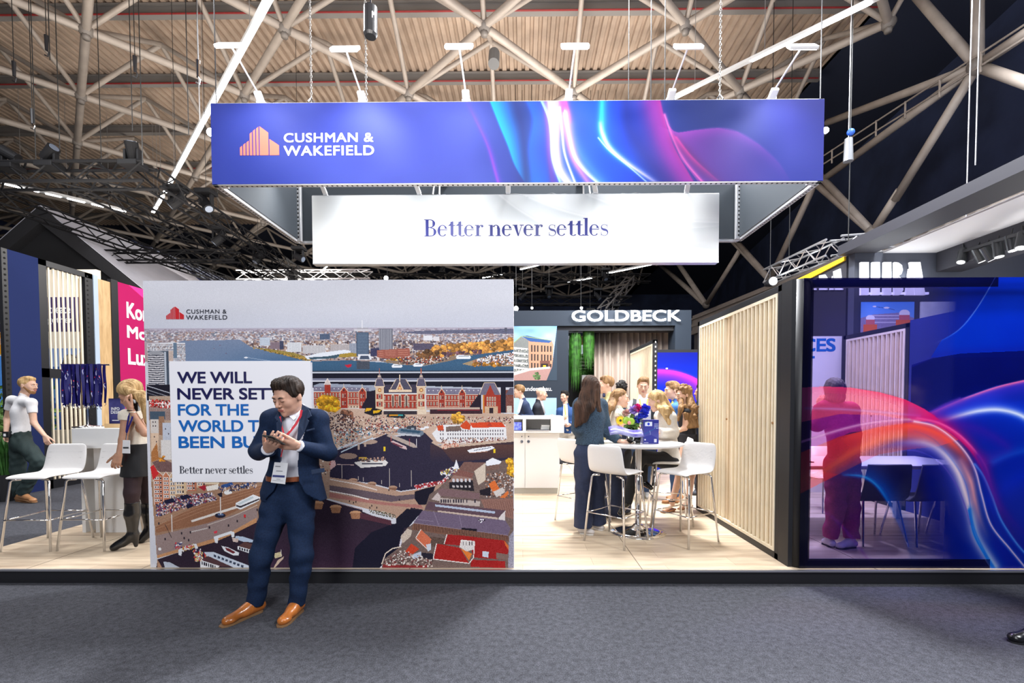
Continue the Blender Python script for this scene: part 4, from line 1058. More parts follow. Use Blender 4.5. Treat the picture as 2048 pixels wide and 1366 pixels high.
# -- the printed wall
PR = print_mat('mural_print',.65,1.18,spec=.25)
MX0,MX1 = atY(292,800,FY).x,atY(1027.5,800,FY).x
MT = atY(660,560,FY).z
wallw = thing('printed_wall','tall freestanding wall printed with an aerial view of a river city and station','exhibition wall',((MX0 + MX1) / 2,FY + .05,PZ))
MB().box((MX0,FY + .003,PZ),(MX1,FY + .105,MT)).build('wall_body',mat('fabric_edge_white',(.74,.74,.76),.7),wallw)
print_sheet('city_print',mural_art(),(MX0,FY,MT),(MX1,FY,MT),(MX0,FY,PZ + .002),PR,wallw)
pa,pb = atY(339.5,722.5,FY),atY(625.5,964,FY)
MB().box((pa.x,FY - .006,pb.z),(pb.x,FY,pa.z)).build('text_panel',mat('panel_paper',srgb(248,246,251),.6),wallw)
yy = FY - .0065
for s,x0,x1,y0,y1,m in (('WE WILL',355,504.5,743.5,767,TXTN),('NEVER SETTLE',355,626,776,799.5,TXTN),('FOR THE',356,498,808,831.5,TXTB),
                             ('WORLD THAT',357.5,588,840,864,TXTB),("BEEN BUILT",357.5,570,872.5,896.5,TXTB)):
 if s == 'NEVER SETTLE': x1 = 599
 px_text('lettering',s,m,wallw,x0,y0,x1,y1,yy,off=.024,space=.97,thick=.0015)
serif_text('lettering','Better never settles',TXTG,wallw,359.5,932,505,947,yy)
p = atY(333,638.5,FY); q = atY(367.5,613,FY)
logo('logo',LOGOR,wallw,VC((p.x,FY,p.z)),q.x - p.x,q.z - p.z)
px_text('lettering','CUSHMAN &',TXTG,wallw,373,619,453.5,627.5,FY,off=.012,space=1.12,thick=.002)
px_text('lettering','WAKEFIELD',TXTG,wallw,372.5,630.5,455,639.5,FY,off=.012,space=1.12,thick=.002)
# -- hanging banner box
BY = 5.7
bl,br_ = atY(422.5,290,BY).x,atY(1647.5,290,BY).x
bt,bb = atY(1035,202.5,BY).z,atY(1035,365,BY).z
BD = 7.85
ban = thing('banner_box','large hanging box banner printed with blue and magenta light swirls','hanging sign',((bl + br_) / 2,(BY + BD) / 2,bb))
BPR = print_mat('banner_print',.6,1.0,spec=.3)
print_sheet('front_print',banner_art(),(bl,BY,bt),(br_,BY,bt),(bl,BY,bb),BPR,ban)
INK = mat('charcoal_lining',(.022,.030,.040),.8)
SKIN = mat('banner_side_violet',srgb(52,56,150),.6)
for nm,a,b,m in (('side_skin',(bl,BY + .002,bb),(bl + .004,BD,bt),SKIN),('side_skin',(br_ - .004,BY + .002,bb),(br_,BD,bt),SKIN),('back_skin',(bl,BD - .004,bb),(br_,BD,bt),SKIN)):
 MB().box(a,b).build(nm,m,ban)
for nm,a,b in (('lining',(bl + .07,BY + .01,bb + .03),(bl + .075,BD - .07,bt - .05)),('lining',(br_ - .075,BY + .01,bb + .03),(br_ - .07,BD - .07,bt - .05)),('lining',(bl + .07,BD - .075,bb + .03),(br_ - .07,BD - .07,bt - .05)),('lining',(bl + .07,BY + .06,bb + .03),(br_ - .07,BY + .065,bt - .05))):
 MB().box(a,b).build(nm,INK,ban)
fr = MB()
for z0,z1 in ((bb - .012,bb + .05),(bt - .05,bt + .008)):
 fr.box((bl,BY + .004,z0),(br_,BY + .066,z1)); fr.box((bl,BD - .07,z0),(br_,BD - .006,z1))
 fr.box((bl,BY + .004,z0),(bl + .066,BD - .006,z1)); fr.box((br_ - .066,BY + .004,z0),(br_,BD - .006,z1))
frm = fr.build('frame',ALU,ban,bevel=.004)
for x in (bl + .09,br_ - .09):
 for yy_ in (BD - .13,BY + .1):
  p = MB().box((x - .042,yy_ - .03,bb),(x + .042,yy_ + .03,bt))
  p.build('post',ALU,ban,bevel=.005)
hb = MB()
for k in range(120):
 x = bl + .04 + (br_ - bl - .08) * k / 119
 hb.box((x - .010,BY + .022,bb - .0135),(x + .010,BY + .046,bb - .012))
for k in range(34):
 y = BY + .1 + (BD - BY - .2) * k / 33
 for x in (bl + .033,br_ - .033): hb.box((x - .012,y - .01,bb - .0135),(x + .012,y + .01,bb - .012))
for k in range(14):
 z = bb + .06 + (bt - bb - .12) * k / 13
 for x in (bl + .09,br_ - .09): hb.box((x - .012,BD - .162,z - .013),(x + .012,BD - .1595,z + .013))
hb.build('punched_holes',HOLE,frm)
p = atY(480.5,311,BY); q = atY(557.5,252.5,BY)
logo('logo',LOGOO,ban,VC((p.x,BY,p.z)),q.x - p.x,q.z - p.z,.004)
px_text('lettering','CUSHMAN &',TXTW,ban,568,266.5,747,285.5,BY - .001,off=.022,space=1.08,thick=.003)
px_text('lettering','WAKEFIELD',TXTW,ban,567.5,292,748.5,312,BY - .001,off=.022,space=1.08,thick=.003)
WY = 6.9
wl,wr = atY(624.5,450,WY).x,atY(1438,450,WY).x
wt,wb = atY(1035,389.5,WY).z,atY(1035,525,WY).z
def sign_art():
 A = Art(624,389,1438,525,.5)
 A.fill((228,232,234))
 for pts,wl_,wr_ in (([(1060,395),(1140,425),(1250,448),(1370,456),(1440,452)],3,16),([(1180,392),(1250,418),(1330,440),(1440,446)],3,14),([(1215,470),(1300,486),(1440,505)],12,4),([(1000,389),(1040,420),(1100,455)],3,18)):
  A.ribbon(pts,(196,202,206),wl_,wr_,.7); A.ribbon(pts,(246,248,250),2,2,.6)
 return A
ws = thing('slogan_sign','long white hanging sign reading Better never settles below the swirl banner','hanging sign',((wl + wr) / 2,WY + .06,wb))
print_sheet('front_print',sign_art(),(wl,WY,wt),(wr,WY,wt),(wl,WY,wb),print_mat('sign_print',.6),ws)
MB().box((wl,WY + .002,wb),(wr,WY + .12,wt)).build('sign_body',mat('sign_edge',(.7,.72,.73),.6),ws)
f = MB().box((wl,WY + .0,wb - .012),(wr,WY + .12,wb)).box((wl,WY + .01,wt),(wr,WY + .11,wt + .012))
f.build('frame',ALU,ws)
serif_text('lettering','Better never settles',TXTR,ws,848.5,439,1214.5,473,WY)
for x in (atY(870,380,WY).x,atY(1175,380,WY).x):
 for dx in (-.05,.05): MB().tube((x + dx,WY + .06,wt),(x + dx * .5,WY + .3,bt),.012,n=6).build('hanger',ALU,ws)
for x in (atY(870,380,WY).x,atY(1175,380,WY).x): MB().box((x - .06,BY + .01,bt - .04),(x + .06,BD - .01,bt)).build('crossbar',ALU,ban)
for px in (650,838,1016,1192,1374):
 x = atY(px,380,WY).x
 s = thing('sign_spotlight','small pale spotlight on the slogan sign top, ' + {650: 'above its blank end',838: 'by the black wire',1016: 'above the word never',1192: 'above the word settles',1374: 'at the end below the magenta swirl'}[px],'spotlight',(x,WY + .03,wt + .012),group='spotlights along the slogan sign')
 MB().box((x - .03,WY - .0,wt + .012),(x + .03,WY + .06,wt + .03)).build('clamp',mat('lamp_grey',(.66,.67,.69),.45),s)
 a = VC((x,WY + .02,wt + .03)); b = a + VC((random.uniform(-.05,.03),-.1,.12))
 MB().beam(a,b,.07,.03).build('lamp_body',mat('lamp_grey'),s,bevel=.01)
cb = MB(); pts = [(wl + .1 + (wr - wl - .25) * k / 60,WY + .07 + .015 * math.sin(k),wt + .022 + .018 * abs(math.sin(k * 1.7))) for k in range(61)]
o = cb.pipe(pts,.006,5).build('power_cable',CABLE); tag(o,'thin cable running loosely along the top of the white slogan sign','cable')
heads = [((520,190),(460,90)),((724,190),(690,97)),((932,190),(918,92)),((1137,190),(1150,92)),((1342,190),(1377,93)),((1545,190),(1605,93))]
GLOW = mat('flood_panel_glow',(1,1,1),.5,emit=(1,1,.97),estr=12)
GLOWD = mat('flood_panel_off',(.75,.74,.70),.4)
for k,(b0,h0) in enumerate(heads):
 hp = atY(h0[0],h0[1],BY - .62)
 bx = atY(b0[0],b0[1],BY).x
 where = ('above the coral skyline logo','above the company name','over the plain violet part of the banner','over the bright swirl','over the magenta swirl, its lamp dark','at the corner by the dark hall side')[k]
 s = thing('arm_floodlight','white arm floodlight on the banner top ' + where,'floodlight',(bx,BY + .03,bt),group='arm floodlights on the banner')
 base = VC((bx,BY + .03,bt + .008))
 MB().box((bx - .05,BY - .0,bt + .008),(bx + .05,BY + .07,bt + .03)).build('clamp',ALU,s)
 top = base + (hp - base) * .16 + VC((0,0,.05))
 MB().beam(base + VC((0,0,.01)),top,.085,.05).build('driver_housing',mat('lamp_grey'),s,bevel=.012)
 MB().tube(top,hp + VC((0,.03,0)),.010,n=8).build('arm',mat('arm_white',(.8,.8,.82),.4),s)
 d = VC((bx,BY,bt - .45)) - hp; d.normalize()
 rx = VC((1,0,0)); u = d.cross(rx).normalized()
 lh = MB().obox(hp,rx * .30,u * .12,d * .035).build('lamp_head',mat('lamp_grey'),s,bevel=.008)
 MB().obox(hp + d * .020,rx * .27,u * .10,d * .004).build('lamp_panel',GLOW if k != 4 else GLOWD,lh)
 if k != 4:
  l = light('flood_beam','SPOT',hp + d * .06,VC((bx,BY,bt - .55)),(30,50,14,24,0,36)[k],.06,spot=100,blend=.9,color=(.97,.98,1.0))
for px,pw in ((700,150),(900,90),(1100,60),(1300,60)):
 p = atY(px,340,BY + .25)
 light('sign_lamp','SPOT',(p.x,BY + .3,bb + .25),(p.x,WY,wb + .5),pw * .5,.08,spot=110,blend=1,color=(.96,.98,1))
light('wall_wash','SPOT',(-.9,6.0,4.7),(2.3,5.3,1.3),170,.3,spot=60,blend=.9,color=(1,.96,.90))  # added spot without a fixture, lifts the maple slat wall
for x,y,p in ((-3.4,6.9,190),(-1.2,6.3,170),(1.2,6.3,240),(2.2,6.7,170),(-5.4,6.0,170)):
 light('platform_wash','SPOT',(x,y,4.9 if x > -5 else 5.2),(x,y - .7,0),p * 1.0,.3,spot=105,blend=.8,color=(1,.98,.95))
# -- maple slat walls (receding)
def slat_wall(name,label,X,Y0,Y1,z0,z1,nb,thick=.07,seam=None,step=.082,door=False):
 o = thing(name,label,'slatted wall',(X,(Y0 + Y1) / 2,z0))
 t = .06
 f = MB()
 f.box((X,Y0,z0),(X + thick,Y0 + t,z1)).box((X,Y1 - t,z0),(X + thick,Y1,z1)).box((X,Y0,z1 - t),(X + thick,Y1,z1)).box((X,Y0,z0),(X + thick,Y1,z0 + t))
 f.build('frame',BLACKF,o,bevel=.003)
 f = MB()
 a,b,c,d = Y0 + t + .035,Y1 - t - .035,z0 + t + .035,z1 - t - .035
 f.box((X - .004,a - .03,c - .03),(X + .03,a,d + .03)).box((X - .004,b,c - .03),(X + .03,b + .03,d + .03)).box((X - .004,a,d),(X + .03,b,d + .03)).box((X - .004,a,c - .03),(X + .03,b,c))
 f.build('slat_rail',SLATM,o)
 MB().box((X + .045,Y0 + t,z0 + t),(X + thick - .004,Y1 - t,z1 - t)).build('backing',SLATBACK,o)
 y = a + step * .5; k = 0
 while y < b - .01:
  if not (seam and abs(y - seam) < step * .55):
   MB().box((X - .002,y - .009,c),(X + .034,y + .009,d)).build('slat',SLATM,o)
  else:
   MB().box((X + .02,y - .02,c),(X + .045,y + .02,d)).build('centre_stile',SLATBACK,o)
  y += step; k += 1
 mb = MB(); zz = (z0 + z1) / 2
 for yy_ in (Y0 + .11,(seam or (Y0 + Y1) / 2)):
  mb.tube((X - .012,yy_,zz),(X - .002,yy_,zz),.012,n=10)
 mb.build('latch',mat('brass',(.5,.3,.15),.35,.9),o)
 return o
SX = atX(1597,700,2.35).x
slat_wall('slat_wall','tall maple slatted wall in a black frame behind the bar stools',2.30,4.22,6.22,PZ,MT,24,seam=5.30)
slat_wall('slat_wall','narrow maple slatted wall before the taupe curtain',2.20,7.95,9.7,PZ,MT,20)
hb = MB()
for k in range(30): hb.box((2.225,7.946,PZ + .1 + k * .08),(2.245,7.951,PZ + .13 + k * .08))
o = hb.build('end_post_holes',mat('hole_white',(.6,.6,.6),.6)); tag(o,'row of pale square holes in the black end post of the narrow slatted wall','frame strip')
cp = MB().lathe([(.085,PZ),(.085,MT)],(2.405,FY + .09,0),28)
o = cp.build('corner_post',BLACKF,smooth=False); tag(o,'rounded black corner post between the slatted wall and the glass print wall','post')
for p in o.data.polygons: p.use_smooth = abs(p.normal.z) < .5
struct('trim_%d' % TRIMK,MB().box((2.30,4.06,PZ),(2.37,4.22,MT)),BLACKF); TRIMK += 1
# -- see-through printed glass wall
def film_mat():
 m = bpy.data.materials.new('glass_film_print'); m.use_nodes = True
 nt = m.node_tree; nt.nodes.clear()
 L = nt.links.new
 out = nt.nodes.new('ShaderNodeOutputMaterial')
 col = nt.nodes.new('ShaderNodeVertexColor'); col.layer_name = 'Print'
 opa = nt.nodes.new('ShaderNodeVertexColor'); opa.layer_name = 'Opacity'
 tin = nt.nodes.new('ShaderNodeMix'); tin.data_type = 'RGBA'; tin.inputs[0].default_value = .55
 tin.inputs[6].default_value = (.60,.54,.88,1); L(col.outputs[0],tin.inputs[7])
 tr = nt.nodes.new('ShaderNodeBsdfTransparent'); L(tin.outputs[2],tr.inputs[0])
 dk = nt.nodes.new('ShaderNodeGamma'); dk.inputs[1].default_value = 1.6; hv = nt.nodes.new('ShaderNodeHueSaturation'); hv.inputs['Value'].default_value = .66; L(col.outputs[0],hv.inputs['Color']); L(hv.outputs[0],dk.inputs[0])
 df = nt.nodes.new('ShaderNodeBsdfDiffuse'); L(dk.outputs[0],df.inputs[0])
 tl = nt.nodes.new('ShaderNodeBsdfTranslucent'); L(dk.outputs[0],tl.inputs[0])
 m1 = nt.nodes.new('ShaderNodeMixShader'); m1.inputs[0].default_value = .55; L(df.outputs[0],m1.inputs[1]); L(tl.outputs[0],m1.inputs[2])
 bw = nt.nodes.new('ShaderNodeSeparateColor'); L(opa.outputs[0],bw.inputs[0])
 m2 = nt.nodes.new('ShaderNodeMixShader'); L(bw.outputs[0],m2.inputs[0]); L(tr.outputs[0],m2.inputs[1]); L(m1.outputs[0],m2.inputs[2])
 gl = nt.nodes.new('ShaderNodeBsdfGlossy'); gl.inputs['Roughness'].default_value = .12; gl.inputs[0].default_value = (1,1,1,1)
 m3 = nt.nodes.new('ShaderNodeMixShader'); m3.inputs[0].default_value = .03; L(m2.outputs[0],m3.inputs[1]); L(gl.outputs[0],m3.inputs[2])
 L(m3.outputs[0],out.inputs[0])
 return m
GX0,GX1 = atY(1604,800,FY).x,atY(2070,800,FY).x
gA,gO = glass_art()
gw = thing('glass_print_wall','glass meeting room wall printed with pink, orange and blue light waves','glass wall',((GX0 + GX1) / 2,FY,PZ))
print_sheet('printed_film',gA,(GX0,FY,MT),(GX1,FY,MT),(GX0,FY,PZ + .002),film_mat(),gw,extra={'Opacity': gO})
MB().box((GX0,FY + .05,MT - .06),(GX1,FY + .11,MT)).box((GX0,FY + .05,PZ),(GX1,FY + .11,PZ + .05)).box((GX0,FY + .05,PZ),(GX0 + .06,FY + .11,MT)).build('frame',mat('navy_frame',(.01,.012,.05),.5),gw)
MB().box((GX1,FY,PZ),(6.4,FY + .06,MT)).build('blue_end_panel',mat('end_panel_blue',srgb(10,50,150),.5),gw)
NAVYP = mat('navy_fabric_panel',srgb(20,40,120),.7)
MRX = 5.0
o = MB().box((3.1,7.42,PZ),(MRX - .01,7.5,PZ + 2.45)).build('room_wall',mat('room_white',(.78,.78,.80),.6)); tag(o,'white back wall with blue letters inside the glass-fronted meeting room','exhibition wall')
px_text('lettering','SERVICES',TXTB,o,1501,677,1671,704,7.42,off=.03,space=.96)
px_text('lettering','FIRST',TXTB,o,1540,712,1629,738,7.42,off=.03,space=.96)
slat_wall('slat_wall','maple slatted wall inside the glass-fronted meeting room',MRX,6.15,7.4,PZ,PZ + 2.45,14)
o = MB().box((MRX,4.12,PZ),(MRX + .08,6.14,MT)).build('navy_wall_panel',NAVYP); tag(o,'navy side panel at the meeting room end, beside the slats','exhibition wall')
tb = thing('meeting_table','long white meeting table behind the printed glass','table',(3.8,5.45,PZ))
tz = PZ + .75
MB().box((2.75,5.0,tz - .03),(4.9,5.9,tz)).build('tabletop',WHITE,tb,bevel=.005)
for x in (3.05,4.6):
 for y in (5.12,5.78): MB().box((x - .03,y - .03,PZ),(x + .03,y + .03,tz - .03)).build('leg',WHITE,tb)
MB().box((3.07,5.42,tz - .1),(4.58,5.48,tz - .03)).build('apron',WHITE,tb)
CH = mat('anthracite_shell',(.035,.037,.05),.55)
def meeting_chair(x,y,rz,label):
 c = thing('meeting_chair',label,'chair',(x,y,PZ),rz,'dark chairs around the meeting table')
 prof = [(.22,.455),(.15,.445),(0,.44),(-.13,.45),(-.19,.50),(-.22,.60),(-.25,.82)]
 vs = []; n = len(prof); w = .23
 for sx in (-w,w):
  for y_,z_ in prof: vs.append((sx * (1 if z_ < .7 else .92),y_,z_))
 for sx in (-w,w):
  for y_,z_ in prof: vs.append((sx * (1 if z_ < .7 else .92),y_ - .012,z_ - .014))
 fs = [(i,i + 1,n + i + 1,n + i) for i in range(n - 1)] + [(2 * n + i,3 * n + i,3 * n + i + 1,2 * n + i + 1) for i in range(n - 1)]
 fs += [(0,n,3 * n,2 * n),(n - 1,3 * n - 1,4 * n - 1,2 * n - 1)] + [(i,2 * n + i,2 * n + i + 1,i + 1) for i in range(n - 1)] + [(n + i,n + i + 1,3 * n + i + 1,3 * n + i) for i in range(n - 1)]
 so = mk('seat_shell',vs,fs,CH,c,local=True,smooth=True)
 for sx in (-1,1):
  for sy in (-1,1):
   MB().tube((sx * .17,sy * .14,.44),(sx * .22,sy * .22,0),.011,n=8).build('leg',CHROME,c,local=True)
 return c
meeting_chair(3.58,4.85,0,'dark shell chair behind the glass, nearest the standing person')
meeting_chair(4.07,4.84,R(4),'dark shell chair behind the glass, in the middle of the near row')
meeting_chair(4.56,4.85,R(-5),'dark shell chair behind the glass, under the white arc of the print')
for x,l in ((3.15,'pale chair back across the meeting table, near the standing person'),(4.05,'pale chair back across the meeting table, by the slats')):
 c = copy_tree([o for o in bpy.data.objects if o.name == 'meeting_chair'][0]); place(c,(x,6.22,PZ),R(180),l)
 for ch in c.children:
  if ch.name.startswith('seat_shell'):
   ch.data = ch.data.copy(); ch.data.materials.clear(); ch.data.materials.append(WHITE)
o = MB().box((2.95,5.25,tz),(3.25,5.33,tz + .012)).build('dark_folder',mat('folder_dark',(.05,.03,.05),.5)); tag(o,'slim dark folder lying on the white meeting table','folder')
light('meeting_room_lamp','AREA',(3.7,5.6,3.9),(3.7,5.6,0),130,1.2,color=(1,.98,.95))
# -- neighbouring stands, west side
NX = -8.5
NH = 4.09
def ny(px): return atX(px,700,NX).y
y0,y1,y2,y3,y4,y5 = ny(9),ny(82),ny(189),ny(224),ny(231),ny(310)
npan = thing('navy_fabric_wall','tall navy fabric wall behind the walking man','exhibition wall',(NX,y0,0))
MB().box((NX - .06,y0 + .09,0),(NX,y1,NH)).build('fabric',mat('navy_fabric',srgb(8,30,84),.9),npan)
MB().box((NX - .06,y0,0),(NX + .002,y0 + .09,NH)).build('frame',BLACKF,npan)
hb = MB()
for k in range(44): hb.lathe([(.018,0),(.018,.003)],(NX + .003,y0 + .045,.15 + k * .09),8,axis='X')
hb.build('punched_holes',mat('hole_grey',(.002,.002,.002),.9),npan)
sw = thing('open_slat_screen','tall black framed open screen of upright maple slats beside the navy wall','slatted wall',(NX,y1,0))
f = MB(); t = .1; zb = atX(130,748,NX).z
f.box((NX - .07,y1,0),(NX,y1 + .14,NH)).box((NX - .07,y2 - .16,0),(NX,y2,NH)).box((NX - .07,y1,NH - .1),(NX,y2,NH)).box((NX - .07,y1,zb - .08),(NX,y2,zb + .08)).box((NX - .07,y1,0),(NX,y2,.16))
f.build('frame',BLACKF,sw)
n = 8
for k in range(n):
 y = y1 + .17 + (y2 - y1 - .34) * (k + .3) / n
 MB().box((NX - .045,y - .006,.16),(NX - .025,y + .024,zb - .08)).build('slat',SLATM,sw)
 MB().box((NX - .045,y - .006,zb + .08),(NX - .025,y + .024,NH - .1)).build('slat',SLATM,sw)
hb = MB()
for k in range(44): hb.lathe([(.018,0),(.018,.003)],(NX + .001,y2 - .11,.15 + k * .09),8,axis='X')
hb.build('punched_holes',HOLE,sw)
WOODP = wood_mat('oak_panel',(.50,.31,.14),(.72,.50,.26),seam=False,scale=1.2)
o = MB().box((NX - .4,y2 + .12,0),(NX - .02,y3 + .05,NH - .05)).build('oak_partition',WOODP); tag(o,'tall oak veneer panel between the slat screen and the magenta wall','exhibition wall')
o = MB().box((NX - .1,y2 + .02,0),(NX,y2 + .12,NH)).build('pale_edge_strip',mat('edge_pale',srgb(180,196,216),.6)); tag(o,'pale blue upright edge strip beside the slat screen','frame strip')
mg = thing('magenta_wall','magenta wall with cut-off white words Ko Mo Lu behind the woman phoning','exhibition wall',(NX,y4,0))
MB().box((NX - .06,y4 + .1,0),(NX,y5 + .9,NH)).build('fabric',mat('magenta_fabric',srgb(180,0,92),.9),mg)
MB().box((NX - .08,y4 - .06,0),(NX + .001,y4 + .1,NH + .02)).build('frame',BLACKF,mg)
for s,(x0,yt,xb) in (('Konen',(253,603,0)),('Montag',(254,650,0)),('Lux',(256,696,0))):
 a = atX(x0,yt + 33,NX); c = atX(x0,yt,NX)
 h = c.z - a.z
 kk = {'Konen': 2.9,'Montag': 3.9,'Lux': 2.0}[s]
 lettering('lettering',s,TXTW,mg,(NX + .001,a.y,a.z),(0,1,0),(0,0,1),h * kk * .92,h,off=.03,thick=.003)
FYW = 10.9
CREAM = mat('cream_wall',srgb(240,226,205),.7)
sgn = thing('message_wall','cream wall with a purple band reading create together, behind the slat screen','exhibition wall',(-12.4,FYW,0))
a,b = atY(-60,540,FYW),atY(192,540,FYW)
MB().box((a.x,FYW,0),(b.x,FYW + .12,a.z)).build('wall_body',CREAM,sgn)
def band(nm,x0,y0_,x1,y1_,m,d=.004,par=sgn,Y=FYW):
 p = atY(x0,y1_,Y); q = atY(x1,y0_,Y)
 return MB().box((p.x,Y - d,p.z),(q.x,Y,q.z)).build(nm,m,par)
band('purple_band',-60,594,190,664,mat('aubergine',srgb(66,50,96),.7))
px_text('lettering','create',TXTW,sgn,97,613,141,627,FYW - .005,off=.012,thick=.001)
px_text('lettering','together',TXTW,sgn,78,633,146,650,FYW - .005,off=.012,thick=.001)
px_text('lettering','for',TXTW,sgn,-2,614,17,626,FYW - .005,off=.012,thick=.001)
px_text('lettering','asse',TXTW,sgn,-14,637,20,648,FYW - .005,off=.012,thick=.001)
band('orange_panel',-60,665,17,709,mat('amber_panel',srgb(246,172,40),.6))
px_text('lettering','M',TXTW,sgn,1,677,15,690,FYW - .005,off=.05,thick=.001)
def photo_building():
 A = Art(17,697,195,860,.8); A.fill((150,178,224)); A.vgrad(17,697,195,735,(140,165,215),(170,190,228))
 A.poly([(118,745),(128,712),(140,708),(170,722),(172,745)],(62,56,60)); A.poly([(128,714),(140,709),(160,722),(150,745),(126,745)],(170,160,140),14)
 A.poly([(150,712),(172,697),(195,697),(195,760),(165,735)],(150,146,150),6); A.rect(168,710,172,730,(236,236,236)); A.poly([(118,745),(195,745),(195,860),(105,860)],(110,92,80),14)
 A.rect(17,733,118,860,(60,100,170)); A.rect(17,740,118,860,(40,84,160),4); A.specks([(20,760),(110,760),(110,860),(20,860)],[(20,40,80),(90,140,190),(40,100,90)],130,(3,7),(4,10))
 return A
Ab = photo_building()
p0,p1,p2 = atY(17,697,FYW),atY(195,697,FYW),atY(17,860,FYW)
print_sheet('building_photo',Ab,(p0.x,FYW - .004,p0.z),(p1.x,FYW - .004,p0.z),(p0.x,FYW - .004,p2.z),print_mat('photo_print',.6),sgn)
scn = MB().box((atY(-60,0,10.5).x,10.5,atY(0,860,10.5).z),(atY(18,0,10.5).x,10.55,atY(0,712,10.5).z)).build('video_screen',mat('screen_blue',srgb(70,120,190),.3,emit=srgb(80,140,210),estr=.35,col2=(.03,.12,.35),nscale=3)); tag(scn,'blue glowing video screen at the picture edge above the pot plants','screen')
for z in (1.2,.9,.6):
 pass
lo = MB().box((-12.6,10.2,0),(-9.2,10.4,.95)).build('low_planter_wall',mat('planter_sand',(.55,.47,.36),.8)); tag(lo,'low sand coloured counter behind the pot plants','counter')
GY = 12.0
def gp(px,py,Y=GY): return atY(px,py,Y)
gh = thing('gabled_stand','black fronted house-shaped stand with a pale grey pitched roof','exhibition stand',(-11.5,GY,0))
ap,er,el = gp(78,412),gp(292,586),gp(-40,500)
el = VC((ap.x - (er.x - ap.x),GY,er.z))
GM = mat('gable_charcoal',(.018,.018,.021),.6)
ROOFM = mat('pitched_roof_grey',(.42,.42,.48),.6,noise=.06,nscale=2)
BK = 16.6
f = MB()
f.prism([ap + VC((0,0,.0)),er,er - VC((.0,0,.32)),ap - VC((0,0,.42))],(0,.35,0))
f.prism([ap,ap - VC((0,0,.42)),el - VC((0,0,.32)),el],(0,.35,0))
f.build('gable_trim',GM,gh)
MB().prism([ap - VC((0,0,.40)),er - VC((.05,0,.3)),VC((er.x - .05,GY,0)),VC((el.x + .05,GY,0)),el - VC((-.05,0,.3))],(0,.2,0)).build('gable_front',mat('gable_black',(.004,.004,.006),.9),gh).location.y += .25
rd = VC((0,BK - GY,0))
o = MB().prism([ap + VC((0,.02,.02)),er + VC((0,.02,.02)),er + rd + VC((0,0,.02)),ap + rd + VC((0,0,.02))],(0,0,.03)).build('roof_slope',ROOFM,gh)
MB().prism([ap + VC((0,.02,.02)),el + VC((0,.02,.02)),el + rd + VC((0,0,.02)),ap + rd + VC((0,0,.02))],(0,0,.03)).build('roof_slope',ROOFM,gh)
G2 = 17.2
n2 = thing('navy_gabled_stand','navy pitched stand roof with thin white seams behind the grey roof','exhibition stand',(-9,G2,0))
a,b = atY(262,480,G2),atY(425,575,G2)
w_ = (b - a)
MB().prism([a,b,b + VC((0,7,0)),a + VC((0,7,0))],(0,0,.03)).build('roof_slope',mat('roof_navy',(.012,.02,.07),.5),n2)
MB().prism([a,b,VC((b.x,b.y,0)),VC((a.x - 4,b.y,0)),VC((a.x - 4,b.y,b.z))],(0,.1,0)).build('front',mat('gable_black'),n2)
for k in range(1,7):
 s = VC((0,k * .9,.04))
 MB().beam(a + s,b + s,.03,.03).build('seam',mat('seam_white',(.55,.6,.75),.5),n2)
IC = thing('info_counter','white info desk counter with overhanging top block beside the white stools','counter',(-4.6,5.2,PZ))
cw = WHITE
xa = atY(143,870,5.05).x; xb = -3.25
zt = atY(143,857,5.05).z; zu = atY(143,897,5.05).z
MB().box((xa,5.05,zu),(xb,5.65,zt)).build('top_block',cw,IC,bevel=.004)
xc = atY(187,900,5.12).x
MB().box((xc,5.12,PZ),(xb,5.6,zu)).build('body',mat('counter_body',(.78,.77,.76),.4),IC)
MB().box((atY(160,900,5.12).x,5.12,PZ),(atY(167,900,5.12).x,5.6,zu)).build('side_panel',cw,IC)
dk = MB().box((atY(300,1000,5.1).x - .5,5.66,PZ),(-3.25,5.9,PZ + .5)).build('low_step_box',cw); tag(dk,'low white box standing behind the info counter','box')
sx0,sx1 = atY(217,800,5.2).x,atY(249,800,5.2).x
st,sb = atY(217,797,5.2).z,atY(217,847,5.2).z
isg = thing('info_sign','navy INFO DESK sign in an oak foot on the white counter','sign',((sx0 + sx1) / 2,5.2,zt))
MB().box((sx0,5.2,zt + .03),(sx1,5.206,st)).build('sign_board',mat('sign_navy',srgb(24,24,84),.3,col2=srgb(90,90,150),noise=.2,nscale=4),isg)
MB().box((sx0 - .02,5.16,zt),(sx1 + .02,5.25,zt + .045)).build('foot',WOODP,isg)
px_text('lettering','INFO',TXTW,isg,222.5,814.5,239.5,820.5,5.2,off=.03,thick=.001)
px_text('lettering','DESK',TXTW,isg,222,821.5,240.5,827.5,5.2,off=.03,thick=.001)
px_text('lettering','________',TXTW,isg,224.5,840,238,841.5,5.2,thick=.001)
ly = 5.3
ls = thing('lanyard_stand','chrome stand with a round foot holding the bunch of navy lanyards','display stand',(atY(174,800,ly).x,ly,zt))
cx = atY(174,800,ly).x
bz = atY(174,729,ly).z
MB().lathe([(.0,.0),(.135,.0),(.135,.012),(.03,.02),(.015,.03),(.0,.03)],(cx,ly,zt),30).build('foot',CHROME,ls,smooth=True)
MB().tube((cx,ly,zt + .02),(cx,ly,bz),.010).build('pole',CHROME,ls)
MB().tube((atY(122,729,ly).x,ly,bz),(atY(220,731,ly).x,ly,bz - .005),.008).build('crossbar',CHROME,ls)
LNAVY = mat('lanyard_navy',srgb(30,26,104),.5,spec=.4)
LTXT = mat('lanyard_print',srgb(180,180,220),.5); LRED = mat('lanyard_red',srgb(200,30,60),.5)
xs0,xs1 = atY(130,729,ly).x,atY(214,731,ly).x
zb_ = atY(127,808,ly).z
rr = random.Random(4)
lay = [mat('lanyard_navy')]
